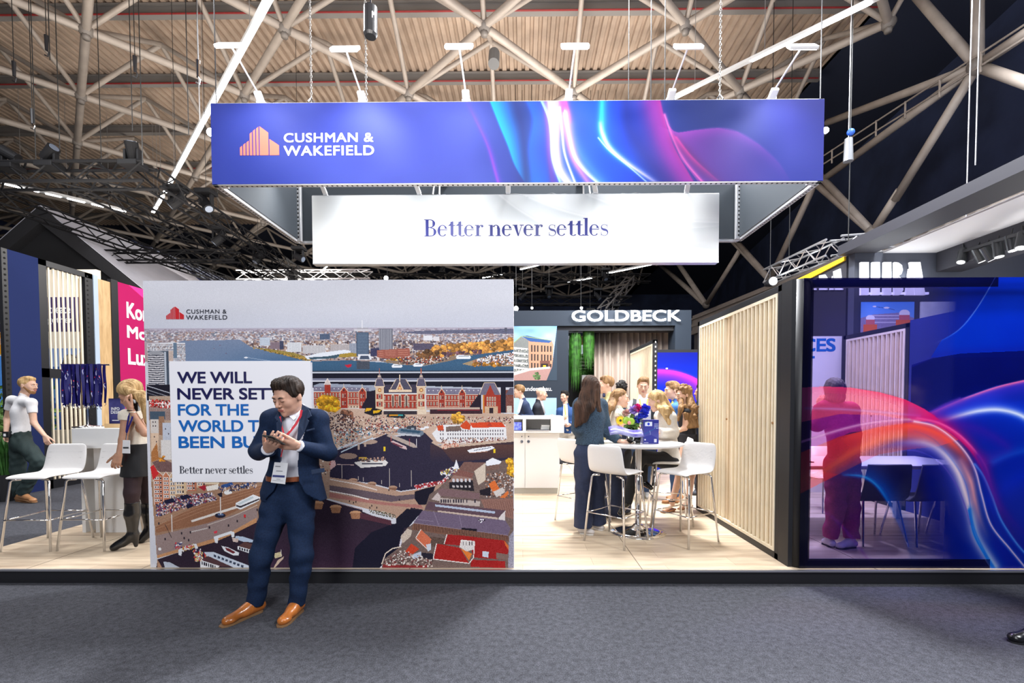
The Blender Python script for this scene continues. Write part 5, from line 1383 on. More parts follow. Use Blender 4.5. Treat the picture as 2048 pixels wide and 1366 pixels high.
for k in range(34):
 x = xs0 + (xs1 - xs0) * k / 33 + rr.uniform(-.004,.004)
 yk = ly - rr.uniform(.012,.07) - (.02 if k % 2 else 0)
 L = bz - zb_ + rr.uniform(-.02,.03); w = .017
 rt = VC((x,yk,bz))
 la = thing('lanyard','navy lanyard with red print, %s in the bunch counted from the slat screen' % ORD[k],'lanyard',rt,0,'navy lanyards on the stand')
 ph = rr.uniform(0,6); am = rr.uniform(.002,.007)
 def strap(off,z0,z1,mm,nm,fr,n=10,wd=w):
  vs = []; fs = []
  for q in range(n + 1):
   u = q / n; z = z0 + (z1 - z0) * u
   xx = off * (1 + .3 * math.sin(3 * u + ph)) + am * math.sin(ph + 7 * u)
   tw = math.sin(ph + 4 * u)
   vs += [(xx - wd * .8,-fr + .006 * tw,z),(xx + wd * .8,-fr - .006 * tw,z)]
  for q in range(n): fs.append((2 * q,2 * q + 1,2 * q + 3,2 * q + 2))
  vs += [(a_,b_ + .0016,c_) for a_,b_,c_ in vs]; m_ = 2 * (n + 1)
  fs += [tuple(i + m_ for i in reversed(f_)) for f_ in fs]
  return mk(nm,vs,fs,mm,la,local=True,smooth=True)
 strap(-.007,0,-L,LNAVY,'strap',0); strap(.008,.0,-L,LNAVY,'strap',.012)
 for q in range(2):
  z = -rr.uniform(.05,L - .12); strap(-.007 if q else .008,z,z - .07,LTXT,'printed_name',.0135 if not q else .002,4,.004)
  strap(-.007 if q else .008,z + .012,z - .002,LRED,'red_mark',.0137 if not q else .0022,1,.006)
 MB().tube((0,-.004,-L),(rr.uniform(-.01,.01),-.004,-L - .018),.003,n=6).tube((rr.uniform(-.006,.006),-.004,-L - .016),(rr.uniform(-.012,.012),-.006,-L - .035),.0025,n=6).build('clip',CHROME,la,local=True)
o = MB().lathe([(.0,.0),(.12,.0),(.125,.006),(.0,.006)],(cx + .01,5.14 + .1,zt + .0),24)
LEAF = mat('leaf_green',(.05,.16,.03),.5,noise=.4,nscale=6); LEAF2 = mat('leaf_light',(.16,.30,.07),.5,noise=.3,nscale=6); LEAFP = mat('leaf_pink',(.5,.14,.18),.5)
POT = mat('pot_black',(.012,.012,.014),.5)
def leaf_cloud(c,r,n,size,seed,long=False,droop=0.):
 g = random.Random(seed); mb = MB()
 for k in range(n):
  d = VC((g.gauss(0,1),g.gauss(0,1),g.gauss(0,1))).normalized()
  p = Vector(c) + VC((d.x * r[0],d.y * r[1],d.z * r[2])) * g.uniform(.35,1)
  ax = VC((g.gauss(0,1),g.gauss(0,1),g.gauss(-.3,.6) - droop)).normalized() * size * g.uniform(.7,1.3)
  sd = ax.cross(VC((g.gauss(0,1),g.gauss(0,1),g.gauss(0,1)))).normalized() * size * (.07 if long else .3)
  nrm = ax.cross(sd).normalized() * size * .12
  mb.add([p,p + ax * .5 + sd + nrm,p + ax,p + ax * .5 - sd + nrm],[(0,1,2,3)])
 return mb
pt = thing('potted_plant','broad leaved green plant in a pot behind the walking man','plant',(-9.3,8.6,0))
MB().lathe([(.0,0),(.2,0),(.26,.5),(.22,.5),(.0,.46)],(-9.3,8.6,0),20).build('pot',POT,pt)
MB().tube((-9.3,8.6,.4),(-9.25,8.6,1.3),.02).tube((-9.3,8.6,.4),(-9.5,8.65,1.5),.015).build('stem',mat('stem_brown',(.1,.06,.03),.8),pt)
leaf_cloud((-9.35,8.6,1.35),(.5,.45,.55),420,.17,3).build('leaves',LEAF2,pt)
leaf_cloud((-9.3,8.4,1.2),(.3,.2,.2),7,.12,9).build('pink_leaves',LEAFP,pt)
pt = thing('potted_grass','tall reedy grass plant in a black pot at the picture edge','plant',(-8.22,7.38,0))
MB().lathe([(.0,0),(.14,0),(.17,.42),(.14,.42),(.0,.4)],(-8.22,7.38,0),20).build('pot',POT,pt)
g = random.Random(5); mb = MB()
for k in range(220):
 a = g.uniform(0,6.28); r0 = g.uniform(0,.16); h = g.uniform(.4,.7); o_ = g.uniform(.05,.24)
 b0 = VC((-8.22 + r0 * math.cos(a) * .7,7.38 + r0 * .7 * math.sin(a),.4)); d = VC((math.cos(a),math.sin(a),0)); s = d.cross(VC((0,0,1))) * .008
 m1 = b0 + d * o_ * .4 + VC((0,0,h * .7)); m2 = b0 + d * o_ + VC((0,0,h))
 mb.add([b0 - s,b0 + s,m1 + s,m1 - s,m2],[(0,1,2,3),(3,2,4)])
mb.build('blades',LEAF,pt)
lb = MB().box((-9.4,8.2,.0),(-8.6,8.3,.75)).build('timber_planter',mat('planter_sand')); tag(lb,'sand coloured timber planter box behind the reedy grass','planter')
# -- centre: white cupboard counter
WC = thing('cupboard_counter','white cupboard counter with two round knobs under an open niche','counter',(.2,7.4,PZ))
CY = 7.3
xl,xr = -.45,atY(1118,900,CY).x
zc = atY(1100,865,CY).z; zt2 = atY(1100,833,CY).z; xr2 = atY(1127,850,CY).x
MB().box((xl,CY + .02,PZ + .0),(xr - .012,CY + .6,zc)).build('carcass',mat('carcass_white',(.74,.74,.73),.5),WC)
dx = atY(1050,900,CY).x
zk = PZ + .09
d1 = MB().box((xl,CY,zk),(dx - .003,CY + .02,zc - .01)).build('door',WHITE,WC)
d2 = MB().box((dx + .003,CY,zk),(xr - .012,CY + .02,zc - .01)).build('door',WHITE,WC)
MB().box((xr - .012,CY - .002,PZ),(xr + .008,CY + .6,zc)).build('side_panel',WHITE,WC)
MB().box((xl,CY + .015,PZ),(xr - .012,CY + .03,zk - .005)).build('plinth',mat('plinth_grey',(.45,.43,.38),.5),WC)
for px in (1043.5,1057):
 q = atY(px,883,CY); 
 MB().lathe([(.0,-.012),(.022,-.012),(.026,-.004),(.026,0)],(q.x,CY,q.z),18,axis='Y').build('knob',CHROME,d1 if px < 1050 else d2)
 q = atY(px,873,CY)
 MB().lathe([(.0,-.006),(.010,-.006),(.010,0)],(q.x,CY,q.z),12,axis='Y').build('lock',CHROME,d1 if px < 1050 else d2)
nl,nr = atY(1052,850,CY).x,atY(1101,850,CY).x
zn0,zn1 = atY(1052,861,CY).z,atY(1052,838,CY).z
m_ = MB()
m_.box((xl,CY - .1,zn1),(xr2,CY + .6,zt2)).box((xl,CY - .1,zc),(xr2,CY + .6,zn0)).box((xl,CY + .3,zn0),(xr2,CY + .6,zn1)).box((nr,CY - .1,zn0),(xr2,CY + .3,zn1)).box((nl - .05,CY - .1,zn0),(nl,CY + .3,zn1))
m_.build('niche_block',WHITE,WC)
for k in range(4):
 q = atY(1081 + k * .6,857 - k * 3,CY)
 o = MB().box((q.x,CY - .02,zn0 + k * .022),(q.x + .13,CY + .2,zn0 + k * .022 + .018)).build('folded_towel',mat('paper_white',(.82,.82,.80),.7)); tag(o,'white folded napkin stack layer in the counter niche, level %s' % ('lowest','second lowest','second highest','topmost')[k],'napkins','stack in the niche')
o = thing('laptop','thin silver laptop lying closed in the counter niche','laptop',((nl + nr) / 2,CY,zn0))
MB().box((nl + .01,CY - .11,zn0),(nr - .02,CY + .12,zn0 + .012)).build('base',mat('laptop_silver',(.45,.45,.47),.3,.8),o,bevel=.003)
MB().box((nl + .02,CY - .105,zn0 + .014),(nr - .03,CY + .12,zn0 + .022)).build('lid',mat('laptop_dark',(.15,.15,.17),.3,.5),o)
q0,q1 = atY(1028,860,CY - .02),atY(1044,843,CY - .02)
o = thing('tablet','tablet with a bright blue screen in the counter niche','tablet',(q1.x,CY - .04,q0.z))
MB().box((q0.x - .12,CY - .04,zn0),(q1.x,CY - .025,q1.z)).build('tablet_body',BLACKF,o)
MB().box((q0.x - .11,CY - .042,zn0 + .01),(q1.x - .008,CY - .04,q1.z - .01)).build('screen',mat('tablet_screen',srgb(50,60,200),.2,emit=srgb(60,70,220),estr=.8,col2=(.4,.5,.9),nscale=30),o)
# -- the GOLDBECK stand behind
GBY = 12.6
GBM = mat('slate_panel',srgb(28,40,54),.7)
gb = thing('portal_stand','slate grey portal stand with big glowing white letters above taupe curtains','exhibition stand',(1.5,GBY,0))
a,b = atY(1000,652,GBY),atY(1383,620,GBY)
gz0 = a.z
MB().box((a.x - 1.2,GBY,a.z),(b.x,GBY + .6,b.z)).build('header',GBM,gb)
MB().box((atY(1350,700,GBY).x,GBY,0),(b.x,GBY + .6,a.z)).build('pillar',GBM,gb)
MB().box((a.x - 1.2,GBY,0),(atY(1137,700,GBY).x,GBY + .3,a.z - .12)).build('poster_wall',GBM,gb)
MB().box((a.x - 1.2,GBY + .1,a.z - .12),(b.x,GBY + .5,a.z)).build('shadow_gap',BLACKF,gb)
px_text('illuminated_letters','GOLDBECK',mat('letter_glow',(1,1,1),.4,emit=(.9,.96,1),estr=3.2),gb,1143,621,1361,643.5,GBY - .06,off=.022,thick=.03)
for k in range(5): light('letter_halo','POINT',(atY(1165 + 43 * k,632,GBY).x,GBY - .1,atY(1200,632,GBY).z),(0,0,0),.9,.05,color=(.55,.75,1))
def poster():
 A = Art(1027,652,1114,762,2.)
 A.vgrad(1027,652,1114,762,(120,165,215),(215,225,235)); A.blobs(10,(5,4),y1=690)
 A.poly([(1027,690),(1055,672),(1062,674),(1104,682),(1107,690),(1104,760),(1027,760)],(196,140,112))
 A.poly([(1027,686),(1043,673),(1057,681),(1058,738),(1027,745)],(120,124,122),10)
 A.poly([(1043,672),(1055,671),(1104,682),(1098,686),(1060,683)],(50,84,140)); A.pline([(1027,686),(1043,672),(1104,681)],(150,170,90),1.2)
 for k in range(5):
  y = 694 + k * 10; A.poly([(1027,y),(1056,y + 3),(1056,y + 6),(1027,y + 4)],(214,214,210)); A.specks([(1028,y + 4),(1055,y + 5),(1055,y + 9),(1028,y + 8)],[(60,64,66),(190,190,180)],26,(1,2),(1,2))
 for k,x in enumerate((1062,1068,1074,1082,1088,1094,1100)):
  for y,h in ((690,14),(708,14),(726,14)):
   A.rect(x,y + k * .4,x + 3,y + h,(58,52,50))
 A.rect(1080,722,1100,742,(110,72,62)); A.rect(1082,728,1096,738,(40,34,36)); A.rect(1086,731,1092,735,(226,170,40))
 A.poly([(1027,745),(1060,738),(1107,735),(1107,762),(1027,762)],(164,128,122),5); A.poly([(1027,745),(1060,737),(1100,734),(1100,738),(1060,742),(1027,752)],(206,198,190))
 A.trees([(1068,752),(1073,740),(1079,752),(1080,762),(1066,762)],(70,96,56),22,(1.5,3))
 A.poly([(1114,652),(1114,762),(1093,762),(1104,735)],(52,66,80))
 return A
p0,p1,p2 = atY(1027,652.5,GBY),atY(1114,652.5,GBY),atY(1027,761,GBY)
print_sheet('building_poster',poster(),(p0.x,GBY - .006,p0.z),(p1.x,GBY - .006,p0.z),(p0.x,GBY - .006,p2.z),print_mat('poster_print',.5),gb)
px_text('lettering','anders. bau.',TXTW,gb,1049,773,1104,782,GBY - .003,off=.012,thick=.001)
p0,p2 = atY(1000,796,GBY),atY(1113,900,GBY)
MB().box((p0.x,GBY - .006,p2.z),(p2.x,GBY,p0.z)).build('sky_poster',mat('sky_poster',srgb(160,192,226),.5,noise=.1,nscale=1),gb)
cm = mat('curtain_taupe',srgb(176,160,148),.85)
vs = []; fs = []; x0,x1 = atY(1194,700,GBY + .3).x,atY(1351,700,GBY + .3).x; n = 220; zt_ = a.z - .02
for k in range(n + 1):
 u = k / n; x = x0 + (x1 - x0) * u
 y = GBY + .75 + .07 * math.sin(u * 75 + 1.5 * math.sin(u * 9)) + .03 * math.sin(u * 31)
 vs += [(x,y,.02),(x + .02 * math.sin(u * 20),y * 1.0,zt_)]
for k in range(n): fs.append((2 * k,2 * k + 2,2 * k + 3,2 * k + 1))
o = mk('curtain',vs,fs,cm,smooth=True); tag(o,'tall pleated taupe curtain hanging under the glowing letters','curtain')
sm_ = o.modifiers.new('t','SOLIDIFY'); sm_.thickness = .006
light('curtain_light','SPOT',(atY(1240,650,12.2).x,GBY + .45,3.5),(atY(1240,700,12.6).x,GBY + .75,1.2),60,.05,spot=60,blend=.8,color=(1,.75,.45))
light('curtain_wash','AREA',(atY(1280,650,11.6).x,GBY - 1.6,4.8),(atY(1270,700,12.6).x,GBY + .75,1.6),150,1.2)
BKY = 14.5
o = MB().box((atY(1100,700,BKY).x,BKY,0),(atY(1215,700,BKY).x,BKY + .1,3.5)).build('lounge_wall',mat('lounge_black',(.012,.012,.014),.7)); tag(o,'dark wall of the lounge behind the hanging plants','exhibition wall')
def zz(py): return atY(1150,py,BKY - .1).z
def xx(px): return atY(px,700,BKY - .1).x
o = MB().box((xx(1090),13.22,atY(1150,653,13.5).z + .03),(xx(1215),BKY,atY(1150,653,13.5).z + .1)).build('lounge_ceiling',mat('lounge_black')); tag(o,'dark ceiling with warm dots over the lounge behind the plants','ceiling')
o = MB().box((xx(1118),BKY - .1,zz(710)),(xx(1166),BKY - .02,zz(672))).build('light_screen',mat('screen_pale',(.6,.65,.75),.3,emit=(.7,.78,.9),estr=.7)); tag(o,'pale lit screen behind the hanging plants','screen')
o = MB().box((xx(1145),BKY - .14,zz(690)),(xx(1180),BKY - .1,zz(672))).build('abstract_picture',mat('picture_orange',(.75,.12,.06),.5,col2=(.85,.75,.72),nscale=6)); tag(o,'bright orange and pink abstract picture above the hanging plants','picture')
for k in range(5):
 o = MB().box((xx(1155),BKY - .2,zz(712 + k * 7)),(xx(1186),BKY,zz(708.5 + k * 7))).build('white_shelf',mat('shelf_white',(.75,.75,.78),.5)); tag(o,'thin white shelf behind the hanging plants, %s' % ('topmost','second down','third down','fourth down','lowest')[k],'shelf','shelves behind the plants')
o = MB().box((xx(1186),BKY - .5,0),(xx(1197),BKY - .4,zz(672))).build('copper_curtain',mat('copper_curtain',srgb(190,130,84),.6,noise=.2,nscale=9)); tag(o,'narrow copper coloured curtain beside the taupe curtain','curtain')
o = MB().box((xx(1160),BKY - .6,0),(xx(1182),BKY - .3,zz(752))).build('white_cabinet',WHITE); tag(o,'white cabinet below the hanging plants','cabinet')
leaf_cloud(((xx(1158) + xx(1186)) / 2,BKY - .45,zz(745)),(.25,.1,.10),160,.12,12).build('leaves',LEAF)['label'] = 'low green plant along the top of the white cabinet'
bpy.data.objects['leaves.001' if 'leaves.001' in bpy.data.objects else 'leaves']['category'] = 'plant'
o = MB().box((xx(1118),BKY - 1.6,.0),(xx(1215),BKY - 1.3,.40)).build('oak_bench',WOODP); tag(o,'low oak bench behind the man in beige trousers','bench')
for k in range(4):
 p = atY((1128,1122,1126,1133)[k],(654,660,668,661)[k],13.5)
 o = MB().sph(p,.03,10,6).tube(p,(p.x,p.y,atY(1150,653,13.5).z + .05),.01,n=6).build('downlight',mat('warm_dot',(1,.8,.5),.5,emit=(1,.7,.35),estr=9)); tag(o,'tiny warm downlight in the dark lounge, %s' % ('second from the poster wall','nearest the poster wall','lowest one','nearest the curtain')[k],'ceiling light','warm downlights of the lounge')
for px,yt,yb,rw,l in ((1150,678,785,14,'long trailing green plant, the lower hanging of the pair before the dark lounge'),(1177,666,742,12,'bushy trailing green plant, the higher hanging one beside the curtain')):
 c = atY(px,yt,12.95); zb2 = atY(px,yb,12.95).z; r = rw / FPX * 12.95
 h = thing('hanging_plant',l,'plant',(c.x,12.95,c.z),group='hanging plants')
 MB().tube((c.x,12.95,c.z),(c.x,12.95,gz0 + .02),.006,n=6).build('cord',CABLE,h)
 MB().sph((c.x,12.95,c.z - .12),(r * .6,r * .6,.1)).build('basket',POT,h)
 g = random.Random(px); mb = MB()
 for k in range(420):
  an = g.uniform(0,6.28); q = g.uniform(.2,1) ** .6 * r; L = (c.z - zb2) * g.uniform(.25,1)
  st_ = VC((c.x,12.95,c.z + g.uniform(-.1,.1))); d = VC((math.cos(an),math.sin(an),0)); s = d.cross(VC((0,0,1))) * .007
  p1_ = st_ + d * q + VC((0,0,.06)); p2_ = st_ + d * q * g.uniform(.8,1.1) + VC((0,0,-L * .6)); p3_ = p2_ + VC((g.uniform(-.04,.04),0,-L * .4))
  mb.add([st_ - s * .4,st_ + s * .4,p1_ + s,p1_ - s,p2_ + s,p2_ - s,p3_],[(0,1,2,3),(3,2,4,5),(5,4,6)])
 mb.build('trailing_leaves',mat('trailing_green',(.045,.17,.02),.5,noise=.5,nscale=9),h)
Q = 9.75
def sphere_art():
 A = Art(1316,700,1410,960,1.6); A.fill((8,40,190)); A.vgrad(1316,700,1410,760,(20,30,150),(4,44,205))
 j,i = A.win(1316,700,1410,960); X,Y = np.meshgrid(A.X,A.Y); d = np.hypot(X - 1322,Y - 822) / 84
 m = d < 1; t = np.clip((d - .55) / .45,0,1)[...,None]
 A.im[m] = ((np.array((10,40,180)) * (1 - t) + np.array((150,40,190)) * t))[m]
 A.ribbon([(1316,738),(1345,742),(1375,760),(1398,790),(1405,820)],(240,60,170),3,8,.7)
 A.rect(1384,715,1410,850,(70,110,225)); 
 for y in (722,738,756,775): A.rect(1384,y,1410,y + 4,(170,195,245))
 A.ell(1332,735,1.6,1.6,(240,240,250))
 return A
p0,p1,p2 = atY(1312,705,Q),atY(1412,705,Q),atY(1312,960,Q)
bg = thing('sphere_print_wall','blue print wall with a magenta sphere between the two slatted walls','exhibition wall',((p0.x + p1.x) / 2,Q,PZ))
print_sheet('print',sphere_art(),(p0.x,Q,p0.z),(p1.x + .3,Q,p0.z),(p0.x,Q,PZ),print_mat('sphere_print',.25,emit=.08),bg)
MB().box((p0.x - .02,Q + .002,PZ),(p1.x + .3,Q + .08,p0.z + .06)).build('frame',BLACKF,bg)
o = MB().box((atY(1383,650,14).x,14,0),(atY(1420,650,14).x,14.1,atY(1400,730,14).z)).build('violet_wall',mat('violet_wall',srgb(70,60,110),.7)); tag(o,'dull violet wall end above the curly haired woman','exhibition wall')
# -- east: stand with backlit letters
UY = 8.0
UG = mat('anthracite_wall',srgb(72,76,88),.6)
ub = thing('letter_stand','anthracite stand with white backlit letters and track lights above the glass wall','exhibition stand',(8.5,UY,0))
def up(px,py,Y=UY): return atY(px,py,Y)
MB().box((up(1708,600).x,UY,0),(8.45,UY + .15,up(1708,505).z)).build('back_wall',UG,ub)
zf0,zf1 = up(1800,508).z,up(1800,470).z
SOF = mat('soffit_white',(.70,.70,.72),.6)
XW = up(1706,540).x
zs = up(1768,506).z
MB().box((up(1766,506).x,3.6,zs),(8.45,UY,zs + .03)).build('soffit',SOF,ub)
MB().box((XW - .16,2.6,zs),(XW + .36,UY + .15,zs + .16)).build('fascia',mat('fascia_dark',srgb(48,48,56),.6),ub)
xbm = up(1872,520).x
MB().box((xbm,3.2,zs - .32),(xbm + .42,UY - .01,zs)).build('beam',mat('fascia_dark'),ub)
UW = mat('letter_white_lit',(1,1,1),.4,emit=(.92,.95,1),estr=.6)
def letter_piece(pts):
 MB().prism([up(x,y,UY - .06) for x,y in pts],(0,.04,0)).build('illuminated_letter',UW,ub)
BT = 590
letter_piece([(1722,BT),(1722,524),(1738,524),(1738,BT)])
letter_piece([(1744,BT),(1745,524),(1760,524),(1760,BT)])
letter_piece([(1767,BT),(1768,524),(1783,524),(1783,BT)])
letter_piece([(1789,BT),(1789,524),(1797,525),(1804,530),(1806,540),(1803,548),(1797,552),(1803,556),(1807,566),(1807,580),(1800,BT)])
letter_piece([(1820,524),(1841,524),(1851,BT),(1830,BT)])
letter_piece([(1812,BT),(1819,537),(1825,552),(1829,BT)])
for k in range(5): light('letter_halo','POINT',up(1735 + 28 * k,548,UY - .12),(0,0,0),1.5,.05,color=(.9,.95,1))
light('soffit_wash','AREA',(7.3,6.3,2.7),(7.3,6.4,5),34,1.5)
o = MB().box((XW,UY + .16,0),(XW + .1,UY + 2.6,zs - .0)).build('side_wall',mat('fascia_dark'),ub)
m2_ = mat('letter_grey_lit',(.7,.7,.74),.5,emit=(.8,.82,.9),estr=.3)
for pts in ([(1620,580),(1620,560),(1634,556),(1634,580)],[(1640,580),(1640,551),(1651,549),(1656,556),(1656,580)],[(1668,543),(1682,537),(1687,580),(1672,580)],[(1660,580),(1666,552),(1669,580)]):
 MB().prism([atX(x,y,XW - .005) for x,y in pts],(-.02,0,0)).build('illuminated_letter',m2_,ub)
o = MB().prism([atX(1558,577,XW - .005),atX(1692,513,XW - .005),atX(1692,521,XW - .005),atX(1558,590,XW - .005)],(-.03,0,0)).build('yellow_edge',mat('yellow_edge',srgb(250,200,40),.5)); tag(o,'bright yellow edging along the side of the anthracite stand','edging')
tr = thing('light_track','black ceiling track under the soffit of the anthracite stand','light track',(up(1960,480).x,7,zs - .33))
ta,tb_ = up(1918,506,7.6),up(2075,456,6.0)
MB().beam(ta,tb_,.04,.04).build('rail',BLACKF,tr)
for k,(px,py,rot) in enumerate(((1925,513,-.5),(1959,511,.45),(1977,508,.6),(1997,500,0),(2024,487,.05),(2044,482,-.4))):
 q_ = atY(px,py,7.5 - k * .25)
 s = thing('track_spotlight','cylindrical track spotlight on the ceiling track, %s' % ('furthest along the wall, white topped','second, tilted down','third, tilted steeply','fourth, hanging straight','fifth, with a bright mouth','last at the picture edge')[k],'spotlight',q_,group='track spotlights of the anthracite stand')
 d = VC((rot * .8,-.15,-1)).normalized()
 MB().tube(q_ - d * .12,q_ + d * .10,.062,n=18).build('lamp_body',mat('lamp_graphite',(.06,.065,.07),.35,.4),s)
 MB().tube(q_ + d * .101,q_ + d * .105,.05,n=18).build('lamp_mouth',mat('lamp_mouth',(.8,.8,.8),.3,emit=(1,1,1),estr=2.5),s)
 MB().tube(q_ - d * .1,q_ + VC((0,0,.20)),.010,n=6).build('bracket',BLACKF,s)
def panel(nm,lab,x0,y0_,x1,y1_,m,Y=UY,cat='picture'):
 a_,b_ = atY(x0,y1_,Y),atY(x1,y0_,Y)
 o = MB().box((a_.x,Y - .03,a_.z),(b_.x,Y - .004,b_.z)).build(nm,m); tag(o,lab,cat); return o
panel('light_strip','pale lit text strip high on the anthracite wall, seen through the glass',1722,585,1855,590,mat('strip_lit',(.9,.9,.95),.4,emit=(.85,.88,1),estr=1.5),cat='lamp')
def helmets():
 A = Art(1720,604,1830,700,1.2); A.vgrad(1720,604,1830,660,(90,150,235),(130,180,240)); A.poly([(1720,640),(1745,632),(1800,628),(1830,640),(1830,700),(1720,700)],(150,140,170),8)
 for y in (633,640,648): A.rect(1745,y,1800,y + 2.5,(205,200,215))
 A.pline([(1745,614),(1775,618),(1790,622)],(60,70,110),1); A.ell(1748,614,4,1.6,(235,235,240)); A.ell(1773,617,6,2,(235,235,240))
 for x,y,r in ((1740,640,9),(1810,630,11)): A.ell(x,y,r,r * .8,(244,244,246)); A.rect(x - r,y + 3,x + r,y + 14,(206,110,110)); A.rect(x - r * 1.6,y + 14,x + r * 1.6,y + 60,(230,110,60))
 return A
p0,p1,p2 = atY(1722,604,UY - .03),atY(1829,604,UY - .03),atY(1722,690,UY - .03)
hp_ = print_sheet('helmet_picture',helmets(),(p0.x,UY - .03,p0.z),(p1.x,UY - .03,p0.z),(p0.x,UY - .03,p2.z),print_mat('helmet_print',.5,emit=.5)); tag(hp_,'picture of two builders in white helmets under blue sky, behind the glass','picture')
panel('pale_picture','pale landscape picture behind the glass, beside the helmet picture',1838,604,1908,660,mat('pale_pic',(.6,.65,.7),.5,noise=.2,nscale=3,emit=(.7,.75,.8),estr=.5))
panel('pale_picture','small pale picture behind the glass near the blue lobe',1920,604,1985,640,mat('pale_pic'))
# -- rigging under the roof
TRB = mat('black_truss',(.005,.005,.006),.6,0,spec=.12)
TRS = mat('silver_truss',(.68,.69,.72),.3,.8)
def truss(label,a,b,m,size=.3,r=.024,rd=.013,step=.42,name='lighting_truss',tri=False,group=None):
 a = Vector(a); b = Vector(b); d = (b - a); L = d.length; d.normalize()
 sx = d.cross(VC((0,0,1))).normalized() * size / 2; up_ = sx.cross(d).normalized() * size / 2
 o = thing(name,label,'truss',a,group=group)
 cs = [sx + up_,-sx + up_,-sx - up_,sx - up_]
 for c in cs: MB().tube(a + c,b + c,r,n=6).build('chord',m,o)
 w = MB(); n = max(2,int(L / step))
 for k in range(n):
  p = a + d * (L * k / n); q = a + d * (L * (k + 1) / n)
  for i in range(4):
   c0,c1 = cs[i],cs[(i + 1) % 4]
   if k % 2: c0,c1 = c1,c0
   w.tube(p + c0,q + c1,rd,n=4,caps=False)
 w.build('lacing',m,o)
 return o
TZ = 5.9
tc = atZ(285,345,TZ)
CX,CYr = tc.x,tc.y
truss('black box truss crossing above the navy wall toward the picture edge',(CX + .15,CYr,TZ - .05),(CX - 5.5,CYr,TZ - .05),TRB,.36,.03,.017)
truss('black truss corner run receding along the lamps beside the glowing light line',(CX,CYr + .2,TZ),(CX - .5,16.5,TZ),TRB,.34)
truss('black truss receding over the grey pitched roof, second from the lamp run',(CX - 1.4,CYr + .2,TZ - .1),(CX - 1.3,16.5,TZ - .1),TRB,.3)
truss('black truss receding over the apex of the gabled stand',(-11.2,8.6,TZ),(-10.6,17.5,TZ),TRB,.3)
truss('black truss receding at the far side of the gabled stand',(-14.6,11,TZ),(-13.6,18,TZ),TRB,.3)
truss('black cross truss joining the receding trusses',(-14.5,12.6,TZ - .45),(-7.6,12.6,TZ - .45),TRB,.26)
a,b = atZ(430,548,5.9),atZ(700,550,5.9)
truss('silver truss lying level just above the printed wall',(-9.8,16.3,atY(550,551,16.3).z),(-5.2,16.3,atY(550,551,16.3).z),TRS,.3)
for (x0,x1,py,Y,s,lab) in ((600,1300,557,17,.26,'long black truss seen through the gap under the slogan sign'),(1010,1262,602,15,.24,'lower black truss above the slate header')):
 truss(lab,(atY(x0,py,Y).x,Y,atY(x0,py,Y).z),(atY(x1,py,Y).x,Y,atY(x1,py,Y).z),TRB,s)
p,q_ = atY(1262,560,17),atY(1205,625,14)
truss('grey truss slanting down to the slate header',p,q_,mat('grey_truss',(.2,.19,.19),.4,.6),.26)
p,q_ = atX(1545,548,7.4),atX(1655,505,7.4)
truss('silver truss over the yellow edging, the run with the bright lamp',atX(1540,552,5.9),atX(1668,495,5.9),TRS,.30,.022,.012,.3)
truss('short silver truss turning level toward the anthracite stand',atX(1672,492,5.9),atX(1672,492,5.9) + VC((1.3,.1,.12)),TRS,.28,.022,.012,.3)
BRIGHT = mat('lamp_burst',(1,1,1),.5,emit=(.95,.97,1),estr=30)
def bright(px,py,Y,r,lab,z=None):
 p = atY(px,py,Y)
 s = thing('floodlight',lab,'floodlight',p)
 MB().sph(p,(r,r * .5,r),12,8).build('lens',BRIGHT,s)
 MB().lathe([(r * 1.15,.02),(r * 1.2,.12),(r * .7,.3),(.0,.32)],p,14,axis='Y').build('housing',BLACKF,s)
 MB().tube(p + VC((0,.15,0)),(p.x,p.y + .15,11.02),.009,n=6).build('bracket',BLACKF,s)
bright(1547,562,10.6,.085,'bright floodlight at the low end of the silver truss by the yellow edging')
bright(772,556,15.5,.07,'small bright floodlight just above the printed wall')
bright(1032,617,14,.07,'bright floodlight peeping out beside the printed wall edge')
bright(1064,616,14,.035,'small floodlight left of the pair over the slate header')
bright(1163,616,14,.04,'small floodlight above the first glowing letter')
bright(421,264,7.2,.06,'small bright floodlight peeping out beside the banner corner')
bright(1652,260,7.2,.045,'small floodlight just beyond the far banner corner')
def movinghead(px,py,Y,sc,lab,up=True,tilt=.3):
 p = atY(px,py,Y)
 s = thing('moving_head_lamp',lab,'stage lamp',p)
 k = sc * (1 if up else -1)
 MB().box((p.x - .19 * sc,p.y - .15,p.z - .05 * sc),(p.x + .19 * sc,p.y + .15,p.z + .05 * sc)).build('base',TRB,s,bevel=.01)
 for dx in (-.13,.13): MB().box((p.x + (dx - .025) * sc,p.y - .05,p.z),(p.x + (dx + .025) * sc,p.y + .05,p.z + .30 * k)).build('yoke_arm',TRB,s,bevel=.01)
 if not up: MB().tube(p,(p.x,p.y,11.02),.006,n=5).build('safety_wire',CABLE,s)
 c = p + VC((0,0,.28 * k)); d = VC((tilt,-.3,.8 * (1 if up else -1))).normalized() * sc
 hd_ = MB().tube(c - d * .17,c + d * .16,.10 * sc,.115 * sc,n=16).build('head',TRB,s)
 MB().tube(c + d * .161,c + d * .17,.085 * sc,n=16).build('lens',mat('lens_dark',(.1,.12,.16),.1,.3),hd_)
movinghead(266,330,8.9,.95,'tall black moving lamp standing on the black truss near its corner',True,.1)
movinghead(100,333,8.9,.9,'squat black moving lamp on the truss, above the navy wall',True,1.2)
movinghead(20,336,8.9,.9,'black moving lamp on the truss at the picture edge',True,-1.4)
